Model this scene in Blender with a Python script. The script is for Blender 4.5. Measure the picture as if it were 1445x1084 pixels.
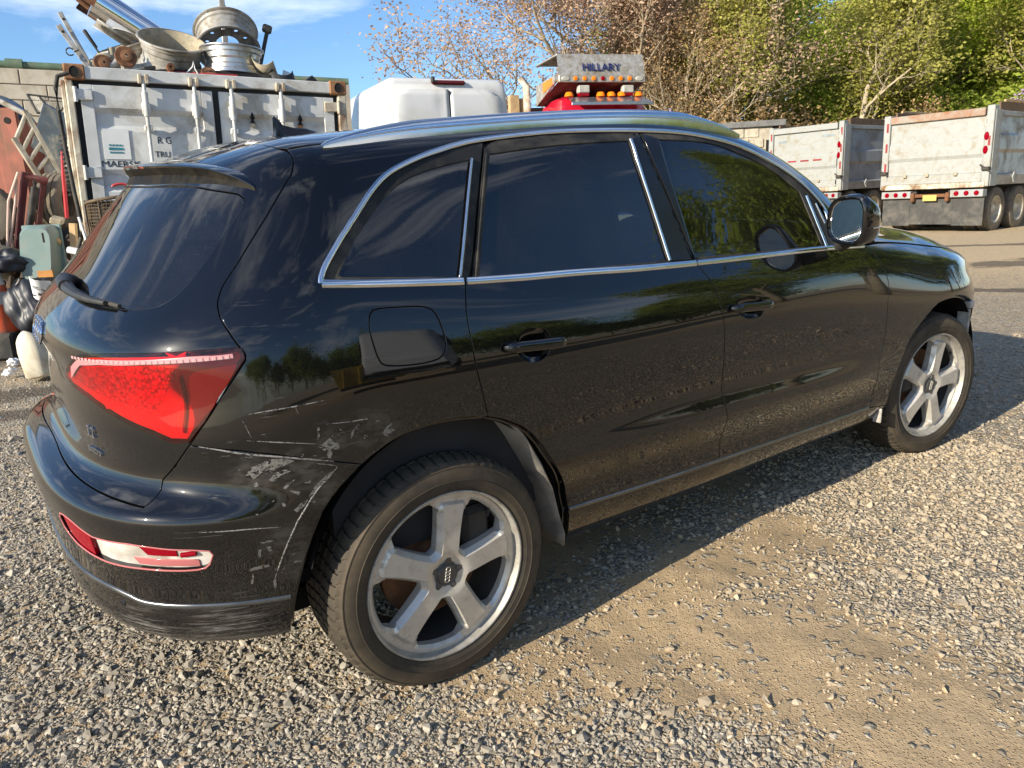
import bpy, bmesh, math, random
import numpy as np
from mathutils import Vector, Matrix, geometry
random.seed(7); RNG = np.random.default_rng(11)
SC = bpy.context.scene
for o in list(bpy.data.objects): bpy.data.objects.remove(o)
COL = SC.collection

# ------------------------------------------------------------------ camera
cam_d = bpy.data.cameras.new('camera'); cam = bpy.data.objects.new('camera', cam_d); COL.objects.link(cam)
CAM = np.array([-1.02551, -2.71820, 1.20334])
CR = np.array([0.809262, -0.585837, -0.043484]); CU = np.array([0.170964, 0.164054, 0.971523]); CF = np.array([0.562020, 0.793651, -0.232919])
cam.matrix_world = Matrix(((CR[0], CU[0], -CF[0], CAM[0]), (CR[1], CU[1], -CF[1], CAM[1]), (CR[2], CU[2], -CF[2], CAM[2]), (0, 0, 0, 1)))
cam_d.sensor_fit = 'HORIZONTAL'; cam_d.sensor_width = 36; cam_d.lens = 26.997
cam_d.clip_start = 0.05; cam_d.clip_end = 3000
SC.camera = cam

# ------------------------------------------------------------------ daylight
SUN_EL, SUN_AZ = math.radians(21.5), math.radians(5.5)     # light travels along +x, turned by SUN_AZ towards +y
world = bpy.data.worlds.new('World'); SC.world = world; world.use_nodes = True
wn, wl = world.node_tree.nodes, world.node_tree.links
wn.clear()
w_out = wn.new('ShaderNodeOutputWorld'); w_bg = wn.new('ShaderNodeBackground')
sky = wn.new('ShaderNodeTexSky'); sky.sky_type = 'NISHITA'; sky.sun_disc = False
sky.sun_elevation = SUN_EL
sdir = Vector((-math.cos(SUN_EL) * math.cos(SUN_AZ), -math.cos(SUN_EL) * math.sin(SUN_AZ), math.sin(SUN_EL)))
sky.sun_rotation = math.atan2(sdir.x, sdir.y)
sky.air_density = 1.0; sky.dust_density = 0.15; sky.ozone_density = 5.5; sky.altitude = 50
tc = wn.new('ShaderNodeTexCoord'); mp = wn.new('ShaderNodeMapping'); mp.inputs['Scale'].default_value = (1.0, 1.0, 3.2)
nz = wn.new('ShaderNodeTexNoise'); nz.inputs['Scale'].default_value = 2.3; nz.inputs['Detail'].default_value = 7; nz.inputs['Roughness'].default_value = .58; nz.inputs['Distortion'].default_value = .5
rmp = wn.new('ShaderNodeValToRGB'); rmp.color_ramp.elements[0].position = .505; rmp.color_ramp.elements[1].position = .80
mixc = wn.new('ShaderNodeMix'); mixc.data_type = 'RGBA'
mixc.inputs[7].default_value = (9.0, 9.2, 9.6, 1)          # sunlit cloud radiance before the strength below
wl.new(tc.outputs['Generated'], mp.inputs[0]); wl.new(mp.outputs[0], nz.inputs['Vector']); wl.new(nz.outputs[0], rmp.inputs[0])
wl.new(rmp.outputs[0], mixc.inputs[0]); wl.new(sky.outputs[0], mixc.inputs[6]); wl.new(mixc.outputs[2], w_bg.inputs[0])
w_bg.inputs[1].default_value = 0.11
wl.new(w_bg.outputs[0], w_out.inputs[0])
sun_d = bpy.data.lights.new('sun', 'SUN'); sun = bpy.data.objects.new('sun', sun_d); COL.objects.link(sun)
sun_d.energy = 4.6; sun_d.angle = math.radians(.5); sun_d.color = (1.0, .90, .73)
sun.rotation_euler = (-sdir).to_track_quat('-Z', 'Y').to_euler()
SC.view_settings.view_transform = 'Standard'; SC.view_settings.look = 'None'; SC.view_settings.gamma = 1
SC.view_settings.use_curve_mapping = False; SC.view_settings.exposure = 0.88
SC.render.engine = 'CYCLES'
SC.cycles.max_bounces = 8; SC.cycles.transparent_max_bounces = 12; SC.cycles.sample_clamp_indirect = 8

# ------------------------------------------------------------------ small helpers
def link_mesh(name, me, mat=None, parent=None):
    o = bpy.data.objects.new(name, me); COL.objects.link(o)
    if mat is not None and len(me.materials) == 0:
        for m_ in (mat if isinstance(mat, (list, tuple)) else [mat]): me.materials.append(m_)
    if parent is not None: o.parent = parent
    return o
def mesh_from(name, V, F, mat=None, parent=None, smooth=False, normals=None, mats=None):
    me = bpy.data.meshes.new(name)
    me.from_pydata([tuple(map(float, v)) for v in V], [], [tuple(int(i) for i in f_) for f_ in F])
    me.update()
    if smooth: me.polygons.foreach_set('use_smooth', [True] * len(me.polygons))
    o = link_mesh(name, me, mat, parent)
    if mats is not None: me.polygons.foreach_set('material_index', mats)
    if normals is not None: me.normals_split_custom_set_from_vertices([tuple(n) for n in normals])
    return o
def thing(name, label, cat, loc=(0, 0, 0), rz=0.0, group=None):
    o = bpy.data.objects.new(name, None); COL.objects.link(o); o.location = loc; o.rotation_euler = (0, 0, rz)
    o.empty_display_size = .2
    return tag(o, label, cat, group)
def tag(o, label=None, cat=None, group=None, kind=None):
    if label: o['label'] = label
    if cat: o['category'] = cat
    if group: o['group'] = group
    if kind: o['kind'] = kind
    return o
def copy_tree(o, parent=None):
    c = o.copy(); COL.objects.link(c)
    if parent is not None: c.parent = parent
    for ch in list(o.children): copy_tree(ch, c)
    return c
class MB:
    """collects simple solids and links them as one mesh"""
    def __init__(s): s.V = []; s.F = []; s.M = []; s.mi = 0
    def add(s, V, F):
        b = len(s.V); s.V += [tuple(v) for v in V]; s.F += [tuple(i + b for i in f_) for f_ in F]; s.M += [s.mi] * len(F); return s
    def box(s, x0, x1, y0, y1, z0, z1, bev=0.0, mtx=None):
        if bev <= 0:
            V = [(x, y, z) for x in (x0, x1) for y in (y0, y1) for z in (z0, z1)]
            F = [(0, 1, 3, 2), (4, 6, 7, 5), (0, 4, 5, 1), (2, 3, 7, 6), (0, 2, 6, 4), (1, 5, 7, 3)]
        else:
            b = min(bev, abs(x1 - x0) * .45, abs(y1 - y0) * .45, abs(z1 - z0) * .45); V = []; F = []; idx = {}
            for ix, (x, sx) in enumerate(((x0, 1), (x1, -1))):
                for iy, (y, sy) in enumerate(((y0, 1), (y1, -1))):
                    for iz, (z, sz) in enumerate(((z0, 1), (z1, -1))):
                        for a, p_ in enumerate(((x, y + sy * b, z + sz * b), (x + sx * b, y, z + sz * b), (x + sx * b, y + sy * b, z))):
                            idx[ix, iy, iz, a] = len(V); V.append(p_)
            g = lambda *k: idx[k]
            for i in (0, 1):
                q = [g(i, 0, 0, 0), g(i, 1, 0, 0), g(i, 1, 1, 0), g(i, 0, 1, 0)]; F.append(q if i else q[::-1])
                q = [g(0, i, 0, 1), g(0, i, 1, 1), g(1, i, 1, 1), g(1, i, 0, 1)]; F.append(q if i else q[::-1])
                q = [g(0, 0, i, 2), g(1, 0, i, 2), g(1, 1, i, 2), g(0, 1, i, 2)]; F.append(q if i else q[::-1])
            def fix(q):
                P = [Vector(V[k]) for k in q]; c = sum(P, Vector()) / len(P) - Vector(((x0 + x1) / 2, (y0 + y1) / 2, (z0 + z1) / 2))
                n = (P[1] - P[0]).cross(P[2] - P[0]); F.append(q if n.dot(c) > 0 else q[::-1])
            for i in (0, 1):
                for j in (0, 1):
                    fix([g(i, j, 0, 0), g(i, j, 1, 0), g(i, j, 1, 1), g(i, j, 0, 1)])
                    fix([g(i, 0, j, 0), g(i, 1, j, 0), g(i, 1, j, 2), g(i, 0, j, 2)])
                    fix([g(0, i, j, 1), g(1, i, j, 1), g(1, i, j, 2), g(0, i, j, 2)])
            for i in (0, 1):
                for j in (0, 1):
                    for k in (0, 1): fix([g(i, j, k, 0), g(i, j, k, 1), g(i, j, k, 2)])
        if mtx is not None: V = [mtx @ Vector(v) for v in V]
        return s.add(V, F)
    def tube(s, pts, r, n=8, cap=True, up=None):
        pts = [Vector(p_) for p_ in pts]; R_ = r if isinstance(r, (list, tuple)) else [r] * len(pts); V = []; F = []
        pu = Vector((0, 0, 1)) if up is None else Vector(up)
        for i, p_ in enumerate(pts):
            t = (pts[min(i + 1, len(pts) - 1)] - pts[max(i - 1, 0)]).normalized()
            a = t.cross(pu)
            if a.length < .05: a = t.cross(Vector((1, 0, 0)))
            a.normalize(); b = t.cross(a).normalized(); pu = b.cross(t) * -1 if up is None and False else pu
            for k in range(n):
                w_ = 2 * math.pi * k / n; V.append(p_ + a * (R_[i] * math.cos(w_)) + b * (R_[i] * math.sin(w_)))
        for i in range(len(pts) - 1):
            for k in range(n):
                k2 = (k + 1) % n; F.append((i * n + k, i * n + k2, (i + 1) * n + k2, (i + 1) * n + k))
        if cap: F.append(tuple(range(n))[::-1]); F.append(tuple(range((len(pts) - 1) * n, len(pts) * n)))
        return s.add(V, [f_[::-1] for f_ in F])
    def lathe(s, prof, n=32, mtx=None, closed=False, a0=0.0, a1=2 * math.pi):
        """profile (r, h) turned about z"""
        V = []; F = []; m = len(prof); full = abs(a1 - a0 - 2 * math.pi) < 1e-6; nn = n if full else n + 1
        for k in range(nn):
            w_ = a0 + (a1 - a0) * k / n; c, s_ = math.cos(w_), math.sin(w_)
            for r_, h in prof: V.append((r_ * c, r_ * s_, h))
        for k in range(n):
            k2 = (k + 1) % nn
            for j in range(m if closed else m - 1):
                j2 = (j + 1) % m; F.append((k * m + j, k2 * m + j, k2 * m + j2, k * m + j2))
        if mtx is not None: V = [mtx @ Vector(v) for v in V]
        return s.add(V, F)
    def prism(s, poly, axis, a0, a1):
        """polygon in the two other axes (in x,y,z order) extruded along axis"""
        n = len(poly)
        def mk(p_, a):
            q = list(p_); q.insert(axis, a); return tuple(q)
        V = [mk(p_, a0) for p_ in poly] + [mk(p_, a1) for p_ in poly]
        F = [tuple(range(n))[::-1], tuple(range(n, 2 * n))] + [(i, (i + 1) % n, n + (i + 1) % n, n + i) for i in range(n)]
        return s.add(V, F)
    def build(s, name, mat, parent=None, smooth=None, fix=True):
        me = bpy.data.meshes.new(name); me.from_pydata([tuple(v) for v in s.V], [], s.F); me.update()
        if fix:
            bm = bmesh.new(); bm.from_mesh(me); bmesh.ops.recalc_face_normals(bm, faces=bm.faces); bm.to_mesh(me); bm.free()
        if len(s.M) == len(me.polygons): me.polygons.foreach_set('material_index', s.M)
        o = link_mesh(name, me, mat, parent)
        if smooth is not None: smooth_angle(me, smooth)
        return o
def smooth_angle(me, ang):
    me.polygons.foreach_set('use_smooth', [True] * len(me.polygons))
    bm = bmesh.new(); bm.from_mesh(me)
    for e in bm.edges:
        if len(e.link_faces) == 2 and e.calc_face_angle(0) > math.radians(ang): e.smooth = False
    bm.to_mesh(me); bm.free()

# ------------------------------------------------------------------ materials
class NT:
    def __init__(s, name):
        s.m = bpy.data.materials.new(name); s.m.use_nodes = True; s.t = s.m.node_tree; s.b = s.t.nodes['Principled BSDF']; s.out = s.t.nodes['Material Output']
    def n(s, typ, **kw):
        nd = s.t.nodes.new(typ)
        for k, v in kw.items():
            if k.startswith('_'): setattr(nd, k[1:], v)
            else: nd.inputs[k.replace('_', ' ') if not k.isdigit() else int(k)].default_value = v
        return nd
    def l(s, a, b): s.t.links.new(a, b)
    def coord(s, which='Object', scale=None):
        c = s.n('ShaderNodeTexCoord')
        if scale is None: return c.outputs[which]
        mpn = s.n('ShaderNodeMapping'); mpn.inputs['Scale'].default_value = scale if isinstance(scale, tuple) else (scale,) * 3
        s.l(c.outputs[which], mpn.inputs[0]); return mpn.outputs[0]
    def noise(s, vec, scale, detail=4, rough=.55, dist=0.0):
        nd = s.n('ShaderNodeTexNoise'); nd.inputs['Scale'].default_value = scale; nd.inputs['Detail'].default_value = detail
        nd.inputs['Roughness'].default_value = rough; nd.inputs['Distortion'].default_value = dist; s.l(vec, nd.inputs['Vector']); return nd.outputs[0]
    def ramp(s, fac, stops):
        nd = s.n('ShaderNodeValToRGB'); cr = nd.color_ramp
        while len(cr.elements) < len(stops): cr.elements.new(.5)
        for e, (p_, c) in zip(cr.elements, stops):
            e.position = p_; e.color = c if isinstance(c, tuple) and len(c) == 4 else ((*c, 1) if isinstance(c, tuple) else (c, c, c, 1))
        s.l(fac, nd.inputs[0]); return nd.outputs[0]
    def mix(s, fac, a, b, typ='MIX'):
        nd = s.n('ShaderNodeMix', _data_type='RGBA', _blend_type=typ)
        for sock, v in ((nd.inputs[0], fac), (nd.inputs[6], a), (nd.inputs[7], b)):
            if isinstance(v, bpy.types.NodeSocket): s.l(v, sock)
            elif isinstance(v, tuple): sock.default_value = (*v, 1) if len(v) == 3 else v
            else: sock.default_value = v
        return nd.outputs[2]
    def math(s, op, a, b=0.0, c=0.0, clamp=False):
        nd = s.n('ShaderNodeMath', _operation=op, _use_clamp=clamp)
        for i, v in enumerate((a, b, c)):
            if isinstance(v, bpy.types.NodeSocket): s.l(v, nd.inputs[i])
            else: nd.inputs[i].default_value = v
        return nd.outputs[0]
    def sep(s, vec):
        nd = s.n('ShaderNodeSeparateXYZ'); s.l(vec, nd.inputs[0]); return nd.outputs
    def set(s, key, v):
        sock = s.b.inputs[key]
        if isinstance(v, bpy.types.NodeSocket): s.l(v, sock)
        else: sock.default_value = (*v, 1) if isinstance(v, tuple) and len(v) == 3 else v
    def bump(s, h, strength=.3, dist=.01):
        nd = s.n('ShaderNodeBump'); nd.inputs['Strength'].default_value = strength; nd.inputs['Distance'].default_value = dist
        s.l(h, nd.inputs['Height']); s.l(nd.outputs[0], s.b.inputs['Normal']); return nd
def simple(name, col, rough=.5, metal=0.0, var=.25, scale=6.0, bump=0.0, dirt=None, dirt_amt=.5, spec=None, coat=0.0):
    """one colour with blotchy variation and an optional dirt colour in irregular patches"""
    t = NT(name); v = t.coord('Object'); a = t.noise(v, scale, 6, .6)
    c = t.mix(t.ramp(a, [(.3, 0.0), (.7, 1.0)]), tuple(x * (1 - var) for x in col), tuple(min(1, x * (1 + var)) for x in col))
    if dirt is not None:
        b = t.noise(v, scale * .35 + 1.3, 9, .68, .6)
        m_ = t.ramp(b, [(.5 - .25 * dirt_amt + .06, 0.0), (.72 - .2 * dirt_amt + .05, 1.0)]); c = t.mix(m_, c, dirt)
        t.set('Roughness', t.math('ADD', t.math('MULTIPLY', m_, .3), rough, clamp=True))
    else:
        t.set('Roughness', t.math('ADD', t.math('MULTIPLY', a, .2), rough - .1, clamp=True))
    t.set('Base Color', c); t.set('Metallic', metal)
    if spec is not None: t.set('Specular IOR Level', spec)
    if coat: t.set('Coat Weight', coat); t.set('Coat Roughness', .08)
    if bump: t.bump(t.noise(v, scale * 6, 5, .6), bump, .004)
    return t.m
# ---- car skin: rows (feature lines) of the right half, y stored as half width
XA,XF=-0.15,2.75
def cs(xk,yk,m0=None,m1=None):
    # natural cubic spline coefficients (second derivatives); yk (...,n), xk (...,n)
    xk=np.asarray(xk,float); yk=np.asarray(yk,float)
    n=xk.shape[-1]; h=np.diff(xk,axis=-1); d=np.diff(yk,axis=-1)/h
    a=np.zeros(yk.shape); b=np.ones(yk.shape); c=np.zeros(yk.shape); r=np.zeros(yk.shape)
    a[...,1:-1]=h[...,:-1]; c[...,1:-1]=h[...,1:]; b[...,1:-1]=2*(h[...,:-1]+h[...,1:]); r[...,1:-1]=6*np.diff(d,axis=-1)
    for i in range(1,n):
        w=a[...,i]/b[...,i-1]; b[...,i]=b[...,i]-w*c[...,i-1]; r[...,i]=r[...,i]-w*r[...,i-1]
    M=np.zeros(yk.shape); M[...,-1]=r[...,-1]/b[...,-1]
    for i in range(n-2,-1,-1): M[...,i]=(r[...,i]-c[...,i]*M[...,i+1])/b[...,i]
    return M
def cev(xk,yk,M,x):
    i=np.clip(np.searchsorted(xk,x)-1,0,len(xk)-2); h=xk[i+1]-xk[i]; t=(xk[i+1]-x)/h; s=1-t
    return t*yk[i]+s*yk[i+1]+h*h/6*((t**3-t)*M[i]+(s**3-s)*M[i+1])
def spl(xk,yk,x):
    xk=np.asarray(xk,float);yk=np.asarray(yk,float); return cev(xk,yk,cs(xk,yk),x)
XK=[-.15,.35,.9,1.4,1.8,2.1,2.35,2.75]
# row: widths at XK, heights at XK, rear (x,z,n), front (x,z,n)
ROWS=[
 ([.70]*8,[.24]*8,(-.78,.30,3),(3.45,.20,2.6)),
 ([.83,.83,.83,.83,.83,.83,.83,.82],[.285,.275,.262,.258,.254,.25,.248,.245],(-.865,.335,3.0),(3.58,.22,2.6)),
 ([.880,.880,.880,.880,.880,.880,.880,.87],[.35,.345,.335,.325,.32,.315,.31,.31],(-.895,.40,3.0),(3.64,.30,2.6)),
 ([.897,.895,.893,.893,.893,.893,.895,.893],[.435,.42,.395,.38,.368,.362,.36,.36],(-.900,.465,3.0),(3.66,.37,2.6)),
 ([.905,.893,.890,.890,.890,.890,.898,.905],[.52,.50,.475,.455,.44,.43,.43,.44],(-.905,.545,3.0),(3.67,.46,2.6)),
 ([.922,.924,.930,.931,.931,.928,.918,.922],[.585,.59,.58,.565,.55,.54,.54,.54],(-.920,.640,3.0),(3.68,.54,2.6)),
 ([.934,.922,.915,.914,.915,.919,.926,.934],[.665,.68,.675,.66,.645,.64,.64,.64],(-.922,.712,3.0),(3.69,.62,2.6)),
 ([.936,.926,.919,.918,.919,.923,.930,.936],[.70,.73,.73,.715,.70,.695,.69,.69],(-.895,.742,3.0),(3.69,.66,2.6)),
 ([.936,.929,.924,.923,.923,.926,.931,.934],[.765,.795,.795,.78,.765,.755,.745,.745],(-.826,.772,2.9),(3.69,.70,2.6)),
 ([.930,.928,.927,.926,.926,.927,.928,.926],[.89,.90,.895,.88,.865,.85,.84,.83],(-.813,.890,2.8),(3.68,.76,2.6)),
 ([.920,.919,.919,.919,.919,.918,.916,.908],[1.01,1.0,.985,.97,.955,.94,.925,.90],(-.806,.99,2.7),(3.66,.82,2.5)),
 ([.898,.896,.896,.897,.897,.896,.890,.872],[1.12,1.095,1.075,1.06,1.05,1.035,1.015,.98],(-.826,1.09,2.6),(3.63,.89,2.6)),
 ([.863,.862,.862,.862,.860,.853,.835,.80],[1.232,1.184,1.153,1.134,1.122,1.110,1.095,1.05],(-.738,1.21,2.5),(3.54,.94,2.5)),
 ([.785,.783,.781,.781,.781,.785,.77,.70],[1.395,1.385,1.375,1.355,1.305,1.215,1.135,1.095],(-.60,1.365,2.4),(3.40,.985,2.5)),
 ([.690,.690,.690,.690,.700,.725,.70,.58],[1.535,1.567,1.583,1.548,1.450,1.295,1.160,1.115],(-.485,1.485,2.4),(3.27,1.01,2.5)),
 ([.60,.60,.60,.60,.615,.635,.60,.46],[1.583,1.612,1.63,1.607,1.505,1.34,1.175,1.125],(-.425,1.528,2.5),(3.15,1.03,2.5)),
 ([.40,.40,.40,.40,.41,.42,.40,.30],[1.607,1.638,1.655,1.632,1.53,1.362,1.185,1.132],(-.34,1.563,2.6),(3.0,1.06,2.4)),
 ([0.]*8,[1.615,1.647,1.665,1.643,1.54,1.372,1.19,1.135],(-.15,1.615,2.),(2.75,1.135,2.)),
]
NR=len(ROWS)
SR,SF=1.25,1.25          # u-extent of rear and front fans
def row_points(u):
    """u array -> (NR,len(u),3) with y>=0 half width"""
    u=np.asarray(u,float); out=np.zeros((NR,len(u),3))
    side=(u>=XA)&(u<=XF)
    for k,(w,z,re,fr) in enumerate(ROWS):
        wM=cs(XK,w); zM=cs(XK,z); xk=np.array(XK);w=np.array(w,float);z=np.array(z,float)
        x=np.clip(u,XA,XF); out[k,:,0]=x; out[k,:,1]=cev(xk,w,wM,x); out[k,:,2]=cev(xk,z,zM,x)
        for sgn,msk,xp,(xe,ze,n),S in ((-1,u<XA,XA,re,SR),(1,u>XF,XF,fr,SF)):
            if not msk.any(): continue
            ph=np.pi/2*(1-np.abs(u[msk]-xp)/S); c,s=np.cos(ph),np.sin(ph)
            r=(np.abs(c)**n+np.abs(s)**n)**(-1/n); t=r*c; d=abs(xe-xp)
            e=1e-3
            w0=cev(xk,w,wM,np.array([xp]))[0]; z0=cev(xk,z,zM,np.array([xp]))[0]
            mz=(z0-cev(xk,z,zM,np.array([xp-sgn*e]))[0])/e  # slope per unit outward
            h00=2*t**3-3*t**2+1;h10=t**3-2*t**2+t;h01=-2*t**3+3*t**2;h11=t**3-t**2
            out[k,msk,0]=xp+sgn*d*t; out[k,msk,1]=w0*r*s
            out[k,msk,2]=h00*z0+h10*mz*d+h01*ze+h11*(ze-z0)*.9
    return out
def build_grid(us,vs):
    R=row_points(us)                      # NR,U,3
    P=np.moveaxis(R,0,-1)                 # U,3,NR
    seg=np.sqrt((np.diff(P,axis=-1)**2).sum(1))**0.6+1e-4   # U,NR-1 (near-centripetal)
    kn=np.concatenate([np.zeros((len(us),1)),np.cumsum(seg,1)],1)
    K=np.repeat(kn[:,None,:],3,1); M=cs(K,P)
    G=np.zeros((len(us),len(vs),3))
    for j,v in enumerate(vs):
        i=int(min(max(np.floor(v),0),NR-2)); f=v-i
        h=K[...,i+1]-K[...,i]; t=1-f; s=f
        G[:,j]=t*P[...,i]+s*P[...,i+1]+h*h/6*((t**3-t)*M[...,i]+(s**3-s)*M[...,i+1])
    G[...,1]*=-1
    return G
class Skin:
    def __init__(s,nu=520,nv=341):
        s.u0,s.u1=XA-SR,XF+SF; s.nu,s.nv=nu,nv
        s.us=np.linspace(s.u0,s.u1,nu); s.vs=np.linspace(0,NR-1,nv)
        s.G=build_grid(s.us,s.vs)
        du=np.gradient(s.G,axis=0); dv=np.gradient(s.G,axis=1)
        n=np.cross(du,dv); n/=np.linalg.norm(n,axis=-1,keepdims=True)+1e-12
        s.N=-n if (n[nu//2,nv//3]@np.array([0,-1,0]))<0 else n
    def _s(s,A,uv):
        uv=np.asarray(uv,float); a=(uv[:,0]-s.u0)/(s.u1-s.u0)*(s.nu-1); b=uv[:,1]/(NR-1)*(s.nv-1)
        a=np.clip(a,0,s.nu-1.001); b=np.clip(b,0,s.nv-1.001); i=a.astype(int); j=b.astype(int); a=(a-i)[:,None]; b=(b-j)[:,None]
        return (A[i,j]*(1-a)+A[i+1,j]*a)*(1-b)+(A[i,j+1]*(1-a)+A[i+1,j+1]*a)*b
    def P(s,uv): return s._s(s.G,uv)
    def n(s,uv):
        n=s._s(s.N,uv); return n/(np.linalg.norm(n,axis=1,keepdims=True)+1e-12)
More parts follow.
